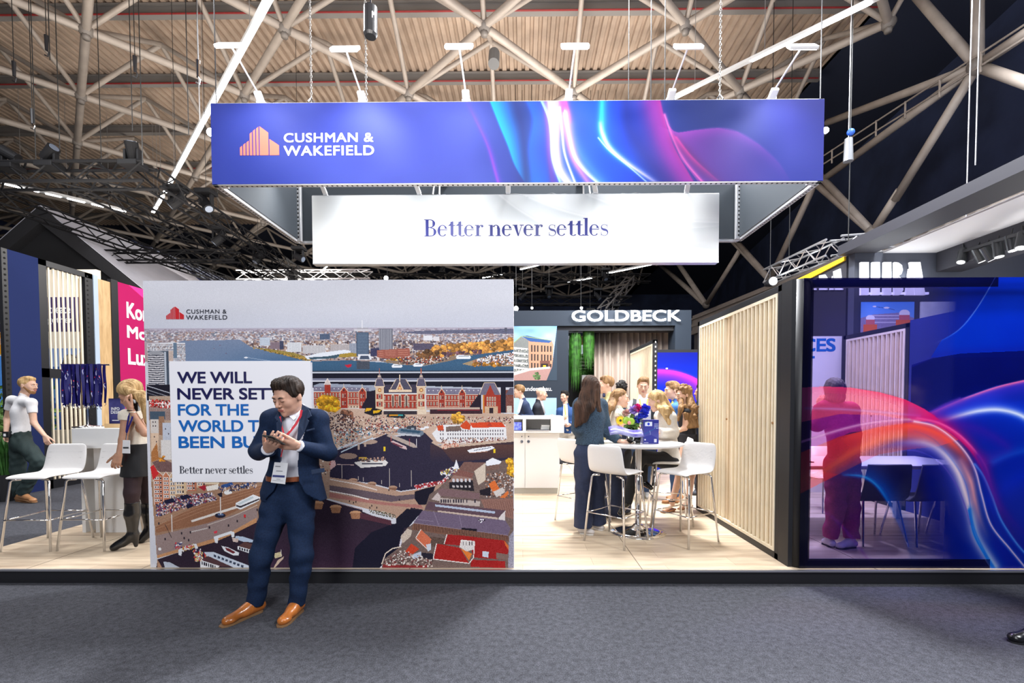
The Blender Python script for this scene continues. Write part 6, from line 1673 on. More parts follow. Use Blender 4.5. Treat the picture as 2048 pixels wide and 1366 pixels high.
for k,(px,py,Y) in enumerate(((352,378,10.0),(437,458,12.0),(516,498,13.8),(585,545,16.0),(412,385,10.6))):
 movinghead(px,py,Y,.95,'black stage lamp hung below the receding truss, %s' % ('first and largest under the light line','second along the run','third along the run','last, over the silver truss','small one near the light line')[k],False,(-.9,-.7,-.4,.2,.6)[k])
movinghead(598,498,12.5,.8,'black lamp hanging beside the lower banner corner',False,1.6)
for k,(px,py) in enumerate(((850,540),(885,545))):
 movinghead(px,py,16.8,.55,'small lamp standing on the far truss below the sign, %s' % ('the darker one','nearer the bright spark')[k],True,.5)
for k,(px,py) in enumerate(((1045,580),(1098,575),(1195,580),(1230,612),(1180,620),(1210,540))):
 movinghead(px,py,14.6,.7,'stage lamp over the slate header, %s' % ('nearest the printed wall','the pale faced one','hung on the upper truss','beside the slanting truss','low beside the letters','just under the slogan sign')[k],False,(-.7,0,.6,-.8,.4,.2)[k])
LED = mat('led_line',(1,1,1),.5,emit=(.96,.98,1),estr=14)
LEDH = mat('led_housing',(.7,.7,.7),.4)
def ledline(lab,a,b,w=.075,gaps=(),cat='light line'):
 s = thing('light_line',lab,cat,a)
 a = Vector(a); b = Vector(b)
 MB().beam(a + VC((0,0,w * .45)),b + VC((0,0,w * .45)),w * 1.3,w * .8).build('housing',LEDH,s)
 segs = gaps or ((0,1),)
 for t0,t1 in segs: MB().beam(a.lerp(b,t0),a.lerp(b,t1),w,.02).build('glowing_strip',LED,s)
 for t in (.15,.5,.85):
  p = a.lerp(b,t); MB().tube(p + VC((0,0,.05)),(p.x,p.y,11.02),.006,n=5).build('suspension',STEELC,s)
 return s
A_,B_ = atZ(560,-40,8.0),atZ(330,385,8.0)
ledline('long glowing light line slanting down past the banner corner with the company name',A_,B_,.085)
ledline('broken glowing light segments, the lower end of the long slanting line',atZ(326,392,8.0),atZ(306,425,8.0),.085,((0,.2),(.3,.55),(.65,1)))
A_,B_ = atZ(1790,-18,8.0),atZ(1338,202,8.0)
ledline('long light line slanting over the dark lamp and the banner, dark in the middle',A_,B_,.07,((.08,.56),(.86,1)))
ledline('far light line above the gabled roof, broken in segments',atZ(0,366,8.0),atZ(252,424,8.0),.1,((.02,.28),(.33,.45),(.5,.64),(.7,.8),(.85,1)))
for k,(x0,y0_,x1,y1_) in enumerate(((1209,548,1330,524),(1136,565,1184,556),(1041,539,1087,528),(640,545,655,532),(965,556,1010,548))):
 ledline('distant light line under the slogan sign, %s' % ('the longest','lower middle piece','short piece beside the printed wall top','short steep piece by the sign corner','faint piece at the centre')[k],atZ(x0,y0_,8.0),atZ(x1,y1_,8.0),.09 if k < 3 else .06)
def chain(px,Y,z0,z1,lab,r=.018):
 x = atY(px,150,Y).x
 s = MB(); z = z1; k = 0
 while z > z0:
  if k % 2: s.pipe([(x - .010,Y,z),(x - .012,Y,z - .02),(x,Y,z - .035),(x + .012,Y,z - .02),(x + .010,Y,z),(x,Y,z + .012),(x - .010,Y,z)],.0045,4)
  else: s.pipe([(x,Y - .010,z),(x,Y - .012,z - .02),(x,Y,z - .035),(x,Y + .012,z - .02),(x,Y + .010,z),(x,Y,z + .012),(x,Y - .010,z)],.0045,4)
  z -= .034; k += 1
 s.tube((x,Y,z1),(x,Y,11.02),.008,n=5)
 o = s.build('chain',mat('chain_steel',(.30,.29,.28),.4,.8)); tag(o,lab,'chain')
 return x
zt_b = bt + .02
chain(622,BY + .12,zt_b,7.6,'steel chain holding the banner above the company name')
x = chain(732,BY + .14,zt_b,7.6,'steel chain running past the black hoist motor')
chain(1440,BY + .12,zt_b,7.6,'steel chain holding the banner over the magenta swirl')
ho = thing('chain_hoist','black cylindrical hoist motor with white lettering over the banner','hoist',atY(741,45,BY + .1))
hp0,hp1 = atY(741,16,BY + .1),atY(741,74,BY + .1)
mb = MB(); mb.tube(hp1 + VC((0,0,.03)),hp0,.082,n=20).tube(hp1,hp1 + VC((0,0,.03)),.065,.082,n=20)
mb.build('motor_body',mat('hoist_black',(.015,.015,.017),.35),ho)
MB().tube(hp0,hp0 + VC((0,0,.03)),.05,n=12).tube(hp0 + VC((0,0,.02)),(hp0.x,hp0.y,11.02),.012).build('lifting_hook',CHROME,ho)
px_text('lettering','M',TXTW,ho,744,22,751,35,BY + .01,off=.04,thick=.001)
for z in (zt_b + .06,):
 for px in (622,1440):
  p = atY(px,190,BY + .12)
  o = thing('shackle','steel shackle with hook where a chain meets the banner top, %s' % ('by the company name' if px == 622 else 'over the magenta swirl'),'shackle',(p.x,BY + .12,zt_b))
  MB().pipe([(p.x - .03,BY + .12,zt_b + .02),(p.x - .035,BY + .12,zt_b + .07),(p.x,BY + .12,zt_b + .11),(p.x + .035,BY + .12,zt_b + .07),(p.x + .03,BY + .12,zt_b + .02)],.010,6).build('bow',CHROME,o)
  MB().tube((p.x - .05,BY + .12,zt_b + .025),(p.x + .05,BY + .12,zt_b + .025),.012).build('pin',CHROME,o)
wires = [(96,9.0,0,120,'with hook and black hoist'),(61,9.2,0,330,'nearest the picture edge'),(110,9.4,0,310,'ending at the truss'),(258,9.0,0,262,'above the tall moving lamp'),(195,10,60,330,'beside the tall cream hub'),(280,8.6,120,330,'just beyond the moving lamp'),
         (371,8.2,0,270,'between the lamps and the light line'),(396,8.0,85,240,'with a pale link near the light line'),(1303,7.2,0,200,'over the swirl, first of three'),(1331,7.2,0,200,'over the swirl, with a chain look'),(1258,7.6,0,200,'over the swirl, thinnest'),
         (1705,8.3,60,560,'past the grey cylinder beyond the banner'),(1960,6.6,0,330,'crossing the big cream tube'),(1940,7.3,150,440,'dark, at the far upper corner'),(1580,10.3,395,530,'over the silver truss')]
for k,(px,Y,y0_,y1_,lab) in enumerate(wires):
 t,b_ = atY(px,y0_,Y),atY(px,y1_,Y)
 z1 = 11.02
 o = MB().tube((t.x,Y,b_.z),(t.x,Y,z1),.008 if px < 1600 else .009,n=6).build('suspension_wire',CABLE if px < 1900 and px != 396 else STEELC); tag(o,'thin steel wire hanging from the roof, ' + lab,'wire')
for k,(px,py,Y,lab) in enumerate(((93,88,9.0,'dark hoist hook on the wire under the uppermost cream hub'),(28,140,9.3,'dark snap hook with a chain at the picture edge'),(65,235,9.2,'dark hook with a steel end low over the truss'),(270,130,8.8,'small dark turnbuckle among the cream tubes'),(396,140,8.0,'bright steel link beside the glowing light line'))):
 p = atY(px,py,Y)
 o = thing('rigging_hook',lab,'hook',p)
 MB().tube(p + VC((0,0,.16)),p - VC((0,0,.12)),.035,.025,n=8).build('block',BLACKF if k < 4 else CHROME,o)
 MB().pipe([p + VC((0,0,-.1)),p + VC((.04,0,-.16)),p + VC((.02,0,-.23)),p + VC((-.04,0,-.2))],.012,6).build('hook',CHROME if k in (2,4) else BLACKF,o)
 MB().tube(p + VC((0,0,.1)),(p.x,p.y,11.02),.007,n=5).build('wire',CABLE,o)
p = atY(1697,292,8.2)
o = thing('wire_winch','grey cylinder with a blue knob hanging beyond the banner corner','winch',p)
MB().tube(p + VC((0,0,.12)),p - VC((0,0,.26)),.06,.075,n=14).build('cylinder',mat('winch_grey',(.25,.26,.28),.4,.5),o)
MB().sph(p + VC((.02,-.02,.22)),.06).build('knob',mat('winch_blue',(.02,.10,.5),.4),o)
MB().tube(p + VC((0,0,.1)),(p.x,p.y,11.02),.008,n=5).build('wire',STEELC,o)
p = atY(988,125,9.5)
o = thing('roof_speaker','small grey cylinder speaker under the roof tubes over the banner middle','speaker',p)
MB().tube(p + VC((0,.1,.25)),p - VC((0,.1,.1)),.11,n=14).build('body',mat('speaker_grey',(.12,.12,.12),.5),o)
for k,px in enumerate((877,1178)):
 p = atY(px,372,WY)
 o = MB().box((p.x - .03,WY + .02,wt + .02),(p.x + .03,WY + .08,bb + .1)).box((p.x + .05,WY + .02,wt + .02),(p.x + .10,WY + .08,bb + .06)).build('mounting_bracket',ALU); tag(o,'aluminium bracket between box and slogan sign, %s' % ('above the word Better' if k == 0 else 'above the word settles'),'bracket')
# -- figures: smooth blended surfaces sampled to meshes
def V3(*a): return np.array(a if len(a) == 3 else a[0],np.float32)
class Field:
 def __init__(s,h):
  s.h = h; s.pr = []
 def cap(s,a,b,ra,rb=None,k=.02,flat=None,op='u'):
  """tapered capsule; flat = (unit vector, factor) squashes it along that vector"""
  s.pr.append(['cap',V3(tuple(a)),V3(tuple(b)),ra,ra if rb is None else rb,k,flat,op]); return s
 def ell(s,c,r,M=None,k=.02,op='u'):
  s.pr.append(['ell',V3(tuple(c)),V3(tuple(r)),np.eye(3,dtype=np.float32) if M is None else np.array(M,np.float32),None,k,None,op]); return s
 def cut(s,fn):
  s.pr.append(['cut',fn]); return s
 def disp(s,fn):
  s.pr.append(['disp',fn]); return s
 def mesh(s):
  lo,hi = [],[]
  for p in s.pr:
   if p[0] == 'cap' and p[7] == 'u': r = max(p[3],p[4]); lo.append(np.minimum(p[1],p[2]) - r); hi.append(np.maximum(p[1],p[2]) + r)
   if p[0] == 'ell' and p[7] == 'u': r = p[2].max(); lo.append(p[1] - r); hi.append(p[1] + r)
  lo = np.min(lo,0) - 3 * s.h - .012; hi = np.max(hi,0) + 3 * s.h + .012
  n = np.ceil((hi - lo) / s.h).astype(int) + 1
  ax = [lo[i] + np.arange(n[i],dtype=np.float32) * s.h for i in range(3)]
  F = np.full(tuple(n),.08,np.float32)
  for p in s.pr:
   if p[0] in ('cut','disp'):
    m = np.nonzero(F < .03) if p[0] == 'disp' else np.nonzero(F < .05)
    P = np.stack([ax[0][m[0]],ax[1][m[1]],ax[2][m[2]]],1)
    if p[0] == 'cut': F[m] = np.maximum(F[m],p[1](P))
    else: F[m] += p[1](P)
    continue
   k = p[5]
   if p[0] == 'cap': r = max(p[3],p[4]); a,b = np.minimum(p[1],p[2]) - r,np.maximum(p[1],p[2]) + r
   else: r = p[2].max(); a,b = p[1] - r,p[1] + r
   mg = k + 2.5 * s.h
   i0 = np.clip(np.floor((a - mg - lo) / s.h).astype(int),0,n); i1 = np.clip(np.ceil((b + mg - lo) / s.h).astype(int) + 1,0,n)
   if (i1 <= i0).any(): continue
   X = ax[0][i0[0]:i1[0],None,None]; Y = ax[1][None,i0[1]:i1[1],None]; Z = ax[2][None,None,i0[2]:i1[2]]
   if p[0] == 'cap':
    A,B = p[1],p[2]; d = B - A
    px,py,pz = X - A[0],Y - A[1],Z - A[2]
    t = np.clip((px * d[0] + py * d[1] + pz * d[2]) / max(1e-9,float(d @ d)),0,1)
    qx,qy,qz = px - t * d[0],py - t * d[1],pz - t * d[2]
    if p[6] is not None:
     nv,f = p[6]; q = (qx * nv[0] + qy * nv[1] + qz * nv[2]) * (1 / f - 1)
     qx,qy,qz = qx + q * nv[0],qy + q * nv[1],qz + q * nv[2]
    g = np.sqrt(qx * qx + qy * qy + qz * qz) - (p[3] + (p[4] - p[3]) * t)
    if p[6] is not None: g = g * (f ** .35 if f < 1 else 1)
   else:
    M = p[3]; r3 = p[2]
    px,py,pz = X - p[1][0],Y - p[1][1],Z - p[1][2]
    q = 0; q2 = 0
    for c in range(3):
     v = px * M[0,c] + py * M[1,c] + pz * M[2,c]
     q = q + (v / r3[c]) ** 2; q2 = q2 + (v / (r3[c] ** 2)) ** 2
    q = np.sqrt(q); g = q * (q - 1) / np.maximum(np.sqrt(q2),1e-6)
   S = F[i0[0]:i1[0],i0[1]:i1[1],i0[2]:i1[2]]
   if p[7] == 'u':
    hh = np.maximum(k - np.abs(S - g),0) / k
    S[...] = np.minimum(S,g) - hh * hh * k * .25
   else:
    g = -g; hh = np.maximum(k - np.abs(S - g),0) / k
    S[...] = np.maximum(S,g) + hh * hh * k * .25
  return nets(F,lo,s.h)
def nets(F,lo,h):
 S = F < 0
 nx,ny_,nz = F.shape
 c = np.zeros((nx - 1,ny_ - 1,nz - 1),np.uint8)
 offs = [(i,j,k) for i in (0,1) for j in (0,1) for k in (0,1)]
 for i,j,k in offs: c += S[i:nx - 1 + i,j:ny_ - 1 + j,k:nz - 1 + k]
 I,J,K = np.nonzero((c > 0) & (c < 8))
 if len(I) == 0: return np.zeros((0,3)),np.zeros((0,4),int)
 val = {o: F[I + o[0],J + o[1],K + o[2]] for o in offs}
 acc = np.zeros((len(I),3),np.float32); cnt = np.zeros(len(I),np.float32)
 for a in offs:
  for x in range(3):
   if a[x]: continue
   b = list(a); b[x] = 1; b = tuple(b)
   va,vb = val[a],val[b]; m = (va < 0) != (vb < 0)
   t = np.where(m,va / np.where(m,va - vb,1),0)
   p = np.zeros((len(I),3),np.float32); p[:] = a; p[:,x] += t
   acc += p * m[:,None]; cnt += m
 V = (np.stack([I,J,K],1) + acc / cnt[:,None]) * h + lo
 ids = np.full(c.shape,-1,np.int32); ids[I,J,K] = np.arange(len(I))
 Fs = []
 for x in range(3):
  sl0 = [slice(None)] * 3; sl1 = [slice(None)] * 3
  sl0[x] = slice(0,-1); sl1[x] = slice(1,None)
  m = S[tuple(sl0)] != S[tuple(sl1)]
  i,j,k = np.nonzero(m)
  p = np.stack([i,j,k],1)
  y,z = (x + 1) % 3,(x + 2) % 3
  ok = (p[:,y] > 0) & (p[:,z] > 0) & (p[:,y] < c.shape[y]) & (p[:,z] < c.shape[z]) & (p[:,x] < c.shape[x])
  p = p[ok]; inside = S[tuple(p.T)]
  q = []
  for dy,dz in ((-1,-1),(0,-1),(0,0),(-1,0)):
   r = p.copy(); r[:,y] += dy; r[:,z] += dz; q.append(ids[tuple(r.T)])
  q = np.stack(q,1)
  q[~inside] = q[~inside][:,::-1]
  Fs.append(q[(q >= 0).all(1)])
 return V,np.concatenate(Fs)
def meshobj(name,parts,m,parent=None):
 Vs,Fs,n = [],[],0
 for V,F in parts:
  if len(V) == 0: continue
  Vs.append(V); Fs.append(F + n); n += len(V)
 V = np.concatenate(Vs); F = np.concatenate(Fs)
 if parent is not None:
  inv = np.array(wm(parent).inverted()); V = V @ inv[:3,:3].T + inv[:3,3]
 me = bpy.data.meshes.new(name)
 me.vertices.add(len(V)); me.vertices.foreach_set('co',V.astype(np.float32).ravel())
 me.loops.add(F.size); me.loops.foreach_set('vertex_index',F.astype(np.int32).ravel())
 me.polygons.add(len(F)); me.polygons.foreach_set('loop_start',np.arange(0,F.size,4,dtype=np.int32))
 me.polygons.foreach_set('use_smooth',np.ones(len(F),bool))
 me.update(calc_edges=True)
 me.materials.append(m)
 o = bpy.data.objects.new(name,me); COL.objects.link(o)
 if parent is not None: o.parent = parent; WM[o] = wm(parent)
 return o
def folds(amp,seed,freq=28.,stretch=(1,1,.45)):
 g = np.random.RandomState(seed); ks = g.randn(7,3) * freq * np.array(stretch); ph = g.uniform(0,6.3,7)
 def fn(P):
  q = 0
  for k,f in zip(ks,ph): q = q + np.sin(P @ k + f + 1.3 * np.sin(P[:,2] * freq * .6 + f))
  return (q / 7 * amp * 1.8).astype(np.float32)
 return fn
def skin_mat(name,col):
 m = mat(name,col,.5,spec=.35,noise=.05,nscale=30)
 b = m.node_tree.nodes['Principled BSDF']
 b.inputs['Subsurface Weight'].default_value = .12; b.inputs['Subsurface Radius'].default_value = (.02,.008,.004); b.inputs['Subsurface Scale'].default_value = .5
 return m
SKIN1 = skin_mat('skin_light',(.58,.33,.235)); SKIN2 = skin_mat('skin_fair',(.66,.41,.30)); SKIN3 = skin_mat('skin_tan',(.46,.25,.165))
LIPM = mat('lip_rose',(.42,.13,.11),.45); EYEW = mat('eye_white',(.75,.73,.70),.3); EYEI = mat('iris_dark',(.03,.02,.015),.2)
def hair_mat(name,c1,c2):
 if name in MATS: return MATS[name]
 m = mat(name,c1,.55,spec=.22,col2=c2,nscale=26,bump=.5,bscale=120,stretch=(1,1,.12))
 return m
class Person:
 def __init__(s,label,base,fwd,scale=1.0,skin=None,hb=.012,hh=.0065,hg=.0095,female=False,cat='person',group=None):
  s.root = thing('person',label,cat,base,group=group)
  s.f = VC((fwd[0],fwd[1],0)).normalized(); s.rt = VC((-s.f.y,s.f.x,0))   # rt: the figure's left-hand side vector
  s.s = scale; s.skin = skin or SKIN2; s.parts = []; s.hb,s.hh,s.hg = hb,hh,hg; s.female = female
 def body(s,J):
  s.J = J; k = s.s; F = Field(s.hb); f = (tuple(s.f),.68)
  q = .93 if s.female else 1.0
  F.cap(J['hipm'],J['waist'],.145 * k,.115 * k * q,.04,f).cap(J['waist'],J['chest'],.112 * k * q,.135 * k * q,.04,f)
  F.cap(J['shL'],J['shR'],.052 * k,None,.05)
  F.cap(J['chest'],J['neck'],.12 * k * q,.06 * k,.05,f)
  F.cap(J['neck'],J['headb'],.056 * k * q,.052 * k * q,.03)
  for L in 'LR':
   F.cap(J['sh' + L],J['el' + L],.05 * k * q,.037 * k * q,.03).cap(J['el' + L],J['wr' + L],.038 * k * q,.026 * k * q,.02)
   F.cap(J['hip' + L],J['kn' + L],.084 * k,.054 * k,.04).cap(J['kn' + L],J['an' + L],.056 * k,.034 * k,.03)
   t = J['toe' + L]; a = J['an' + L]
   F.cap(Vector(a) + VC((0,0,-.03)),t,.032 * k,.026 * k,.02)
  s.parts.append(F.mesh())
 def head(s,c,yaw,pitch=0.,roll=0.,k=1.0,beard=None,lids=False,brows=(.05,.03,.02),face=True):
  """yaw 0 looks at -Y, +90 looks at +X; pitch > 0 looks down"""
  M = Matrix.Rotation(R(yaw),3,'Z') @ Matrix.Rotation(R(pitch),3,'X') @ Matrix.Rotation(R(roll),3,'Y')
  s.hc = Vector(c); s.hM = M; k *= s.s; s.hk = k
  Mn = np.array(M)
  def w(x,y,z): return s.hc + M @ (VC((x,y,z)) * k)
  s.w = w
  F = Field(s.hh)
  e = lambda cc,r,kk=.02,op='u': F.ell(w(*cc),[v * k for v in r],Mn,kk * k,op)
  fm = s.female
  e((0,.014,.032),(.075,.094,.086)); e((0,-.018,-.026),(.060 if fm else .063,.073,.084),.03)
  e((0,-.036,-.074),(.038 if fm else .046,.047,.036),.03); F.ell(w(0,-.074,-.097),[.017 * k] * 3,None,.02 * k)
  for sx in (-1,1):
   e((sx * .038,-.060,-.022),(.022,.024,.026),.02)
   e((sx * .031,-.100,.007),(.015,.012,.011),.012,'s')
   e((sx * .077,.012,-.006),(.008,.019,.030),.008)
  F.cap(w(-.036,-.082,.024),w(.036,-.082,.024),.010 * k,None,.015 * k)
  F.cap(w(0,-.088,.014),w(0,-.111,-.026),.006 * k,.011 * k,.012 * k)
  for sx in (-1,1): F.ell(w(sx * .011,-.099,-.031),[.008 * k] * 3,None,.006 * k)
  F.cap(w(-.016,-.092,-.055),w(.016,-.092,-.055),.006 * k,None,.008 * k).cap(w(-.013,-.090,-.066),w(.013,-.090,-.066),.007 * k,None,.008 * k)
  F.cap(w(-.020,-.0975,-.0602),w(.020,-.0975,-.0602),.0035 * k,None,.004 * k,op='s')
  F.cap(w(0,.018,-.055),Vector(s.J['neck']) + VC((0,0,.0)),.050 * k * (.88 if fm else 1),.055 * k * (.9 if fm else 1),.03)
  for sx in (-1,1):
   e((sx * .031,-.0805,.0065 if not lids else .004),(.0150,.0135,.0125),.004)
   if not lids: e((sx * .031,-.0955,.003),(.0115,.006,.0052),.002,'s')
  s.parts.append(F.mesh())
  if face:
   mb = MB(); mi = MB()
   for sx in (-1,1):
    if not lids:
     cc = w(sx * .031,-.0815,.003); mb.sph(cc,.0115 * k,12,8); mi.sph(w(sx * .031,-.0895,.002),.0052 * k,10,7)
   if mb.v: mb.build('eyes',EYEW,s.root,smooth=True); mi.build('irises',EYEI,s.root,smooth=True)
   bb_ = MB(); bm_ = mat('brow_%02d' % int(brows[0] * 100),brows,.7)
   for sx in (-1,1): bb_.pipe([w(sx * .014,-.0955,.021),w(sx * .030,-.0965,.027),w(sx * .046,-.087,.023)],[.0032 * k,.0038 * k,.0018 * k],6)
   bb_.build('eyebrows',bm_,s.root,smooth=True)
   if lids:
    lb_ = MB()
    for sx in (-1,1): lb_.pipe([w(sx * .019,-.0935,.001),w(sx * .031,-.0965,-.003),w(sx * .043,-.089,.001)],.0016 * k,5)
    lb_.build('eyelashes',EYEI,s.root,smooth=True)
   L = Field(.0035)
   L.cap(w(-.018,-.0945,-.057),w(.018,-.0945,-.057),.0048 * k,None,.003).cap(w(-.014,-.093,-.065),w(.014,-.093,-.065),.0056 * k,None,.003)
   L.cap(w(-.021,-.0995,-.0608),w(.021,-.0995,-.0608),.0018 * k,None,.002,op='s')
   meshobj('lips',[L.mesh()],LIPM,s.root)
  if beard:
   B = Field(s.hh); 
   B.ell(w(0,-.040,-.076),[.050 * k,.050 * k,.040 * k],Mn,.02); B.ell(w(0,-.075,-.096),[.021 * k] * 3,None,.02)
   for sx in (-1,1): B.cap(w(sx * .045,-.045,-.066),w(sx * .066,-.0,-.02),.018 * k,.012 * k,.02)
   B.cap(w(-.024,-.088,-.046),w(.024,-.088,-.046),.007 * k,None,.01)
   B.ell(w(0,-.097,-.061),[.020 * k,.02 * k,.011 * k],Mn,.006,'s')
   meshobj('beard',[B.mesh()],beard,s.root)
 def hand(s,wrist,d,n,side,curl=(.5,.6,.5),spread=.12,thumb=(.5,.5),k=1.0,h=.0045):
  """d: towards the fingers, n: out of the back of the hand, side: towards the thumb (unit vectors)"""
  k *= s.s
  d = Vector(d).normalized(); n = Vector(n); n = (n - d * n.dot(d)).normalized(); t = Vector(side); t = (t - d * t.dot(d) - n * t.dot(n)).normalized()
  F = Field(h); W = Vector(wrist)
  F.cap(W - d * .006 * k,W + d * .012 * k,.024 * k,.025 * k,.012,(tuple(n),.72))
  for q in (-.028,-.010,.010,.028): F.cap(W + d * .012 * k + t * q * .6 * k,W + d * .082 * k + t * q * k - n * .002,.016 * k,.0125 * k,.012)
  F.cap(W + d * .015 * k + t * .018 * k - n * .006 * k,W + d * .045 * k + t * .032 * k - n * .010 * k,.017 * k,.013 * k,.012)
  for i,(q,L) in enumerate(((.029,.92),(.0105,1.0),(-.0095,.94),(-.0285,.76))):
   p = W + d * (.086 - .004 * abs(i - 1)) * k + t * q * k
   a = 0.; dd = (d + t * spread * (q / .03)).normalized()
   for j,(ln,r0,r1) in enumerate(((.045,.0096,.0088),(.028,.0088,.0080),(.023,.0080,.0068))):
    c_ = curl[j] * (1 + .12 * (i - 1))
    a += c_
    v = dd * math.cos(a) - n * math.sin(a)
    e_ = p + v * ln * L * k
    F.cap(p,e_,r0 * k,r1 * k,.0035)
    p = e_
  p = W + d * .030 * k + t * .034 * k - n * .008 * k
  a = .75 - thumb[0] * .5
  v = (d * math.cos(a) + t * math.sin(a) - n * .25).normalized()
  for j,(ln,r0,r1) in enumerate(((.040,.0125,.0105),(.032,.0105,.0098),(.026,.0098,.008))):
   e_ = p + v * ln * k; F.cap(p,e_,r0 * k,r1 * k,.005); p = e_
   v = (v + d * .25 * thumb[1] - t * .28 * thumb[1] - n * .3 * thumb[1]).normalized()
  s.parts.append(F.mesh())
 def finish(s): return meshobj('body',s.parts,s.skin,s.root)
 # ---- hair
 def hair(s,style,m,strands=(),vol=1.0,line=None,h=None):
  w,k,M = s.w,s.hk,np.array(s.hM); F = Field(h or s.hh)
  v = vol
  F.ell(w(0,.020,.040),[.084 * k * v,.100 * k * v,.090 * k * v],M,.02)
  if style == 'quiff': F.cap(w(-.03,-.050,.098),w(.035,-.046,.100),.020 * k,.018 * k,.03).cap(w(-.04,-.02,.104),w(.045,0,.106),.024 * k,None,.03)
  if style == 'curly':
   g = random.Random(3)
   for q in range(46):
    a = g.uniform(0,6.28); b_ = g.uniform(-.3,1.5); F.ell(w(.083 * math.cos(a) * math.cos(b_),.02 + .098 * math.sin(a) * math.cos(b_),.045 + .088 * math.sin(b_)),[.019 * k] * 3,None,.008)
  base = line or ([-.14,-.085,-.06,-.035,-.012,.012,.04,.07,.14],[.085,.080,.068,.045,-.005,.012,-.03,-.06,-.06])
  c0 = np.array(s.hc); kk = k
  def cut(P):
   q = (P - c0) @ M / kk
   zl = np.interp(q[:,1],base[0],base[1]).astype(np.float32)
   zl = np.where((q[:,1] < -.03),zl + 1.5 * np.clip(np.abs(q[:,0]) - .05,0,1) * -1,zl)
   return ((zl - q[:,2]) * .6 * kk).astype(np.float32)
  F.cut(cut)
  for (a,b,ra,rb,*kq) in strands: F.cap(a,b,ra,rb,kq[0] if kq else .03)
  def groove(P):
   q = (P - c0) @ M
   return (.0022 * np.sin(q[:,0] * 260 + 6 * np.sin(q[:,2] * 14) + 3 * np.sin(q[:,1] * 40)) + .0016 * np.sin(q[:,0] * 520 + q[:,1] * 180 + 9 * np.sin(q[:,2] * 9))).astype(np.float32)
  F.disp(groove)
  return meshobj('hair',[F.mesh()],m,s.root)
 # ---- clothes
 def top(s,name,m,d=.016,sleeve=1.0,hem=None,neckz=None,arms='LR',amp=.004,seed=1,cuts=(),loose=0.,h=None,cuffd=None,shd=0.,extra=(),ad=0.):
  J = s.J; k = s.s; F = Field(h or s.hg); f = (tuple(s.f),.72); q = .93 if s.female else 1.0
  F.cap(J['hipm'],J['waist'],.148 * k + d + loose,.118 * k * q + d + loose,.04,f).cap(J['waist'],J['chest'],.115 * k * q + d + loose,.138 * k * q + d,.04,f)
  F.cap(J['shL'],J['shR'],.054 * k + d + shd,None,.05).cap(J['chest'],J['neck'],.12 * k * q + d,.062 * k + d * .6,.05,f)
  for a,b,ra,rb in extra: F.cap(a,b,ra,rb,.05,(tuple(s.f),.62))
  for L in arms:
   F.cap(J['sh' + L],J['el' + L],.055 * k * q + d + ad,.045 * k * q + d + ad * .6,.03)
   if sleeve > .55: F.cap(J['el' + L],Vector(J['el' + L]).lerp(Vector(J['wr' + L]),(sleeve - .5) * 2 * .97 + .08),.046 * k * q + d + ad * .6,(.032 * k * q + d) if cuffd is None else cuffd,.02)
  if amp: F.disp(folds(amp,seed))
  if hem is not None:
   hz = hem if callable(hem) else (lambda P,z=hem: z - P[:,2])
   F.cut(lambda P: hz(P).astype(np.float32))
  if sleeve <= .55:
   for L in arms:
    a,b = np.array(J['sh' + L]),np.array(J['el' + L]); dd = (b - a) / np.linalg.norm(b - a); lim = np.linalg.norm(b - a) * sleeve * 2
    cx_ = np.array(J['chest'])
    sg = np.sign(np.dot(a - cx_,np.array(s.rt)))
    def c(P,a=a,dd=dd,lim=lim,sg=sg):
     t = (P - a) @ dd; rad = np.linalg.norm((P - a) - t[:,None] * dd,axis=1)
     return np.where(rad < .058 * k + d,t - lim,-.05).astype(np.float32)
    F.cut(c)
  else:
   for L in arms:
    a,b = np.array(J['el' + L]),np.array(J['wr' + L]); ln = np.linalg.norm(b - a); dd = (b - a) / ln; lim = ln * (sleeve - .5) * 2 * .97
    F.cut(lambda P,a=a,dd=dd,lim=lim: np.where((np.linalg.norm((P - a) - ((P - a) @ dd)[:,None] * dd,axis=1) < .075) & ((P - a) @ dd < lim + .09),(P - a) @ dd - lim,-.05).astype(np.float32))
  n0 = np.array(J['neck']); up = np.array(Vector(J['headb']) - Vector(J['neck'])); up /= np.linalg.norm(up)
  F.cut(lambda P: np.where(np.linalg.norm((P - n0) - ((P - n0) @ up)[:,None] * up,axis=1) < .085 * k,(P - n0) @ up - .035 * k,-.05).astype(np.float32))
  for c in cuts: F.cut(c)
  return meshobj(name,[F.mesh()],m,s.root)
 def trousers(s,m,d=.014,wide=0.,amp=.004,seed=2,cuff=.06,name='trousers',flare=0.,h=None,topz=None):
  J = s.J; k = s.s; F = Field(h or s.hg); f = (tuple(s.f),.74)
  F.cap(J['hipm'],Vector(J['hipm']).lerp(Vector(J['waist']),.75),.148 * k + d,.125 * k + d,.04,f)
  for L in 'LR':
   F.cap(J['hip' + L],J['kn' + L],.088 * k + d,.058 * k + d + wide,.035)
   a = Vector(J['an' + L]); F.cap(J['kn' + L],a + VC((0,0,cuff - .06)),.060 * k + d + wide,.042 * k + d + wide + flare,.03)
  if amp: F.disp(folds(amp,seed,26,(1,1,.8)))
  tz = (Vector(J['waist']).z + .01 * k) if topz is None else topz
  F.cut(lambda P: (P[:,2] - tz).astype(np.float32))
  for L in 'LR':
   a = Vector(J['an' + L]); dn = (a - Vector(J['kn' + L])).normalized(); aa = np.array(a); dd = np.array(dn)
   F.cut(lambda P,aa=aa,dd=dd: np.where(np.linalg.norm((P - aa) - ((P - aa) @ dd)[:,None] * dd,axis=1) < .12,(P - aa) @ dd - (.055 - cuff),-.05).astype(np.float32))
  return meshobj(name,[F.mesh()],m,s.root)
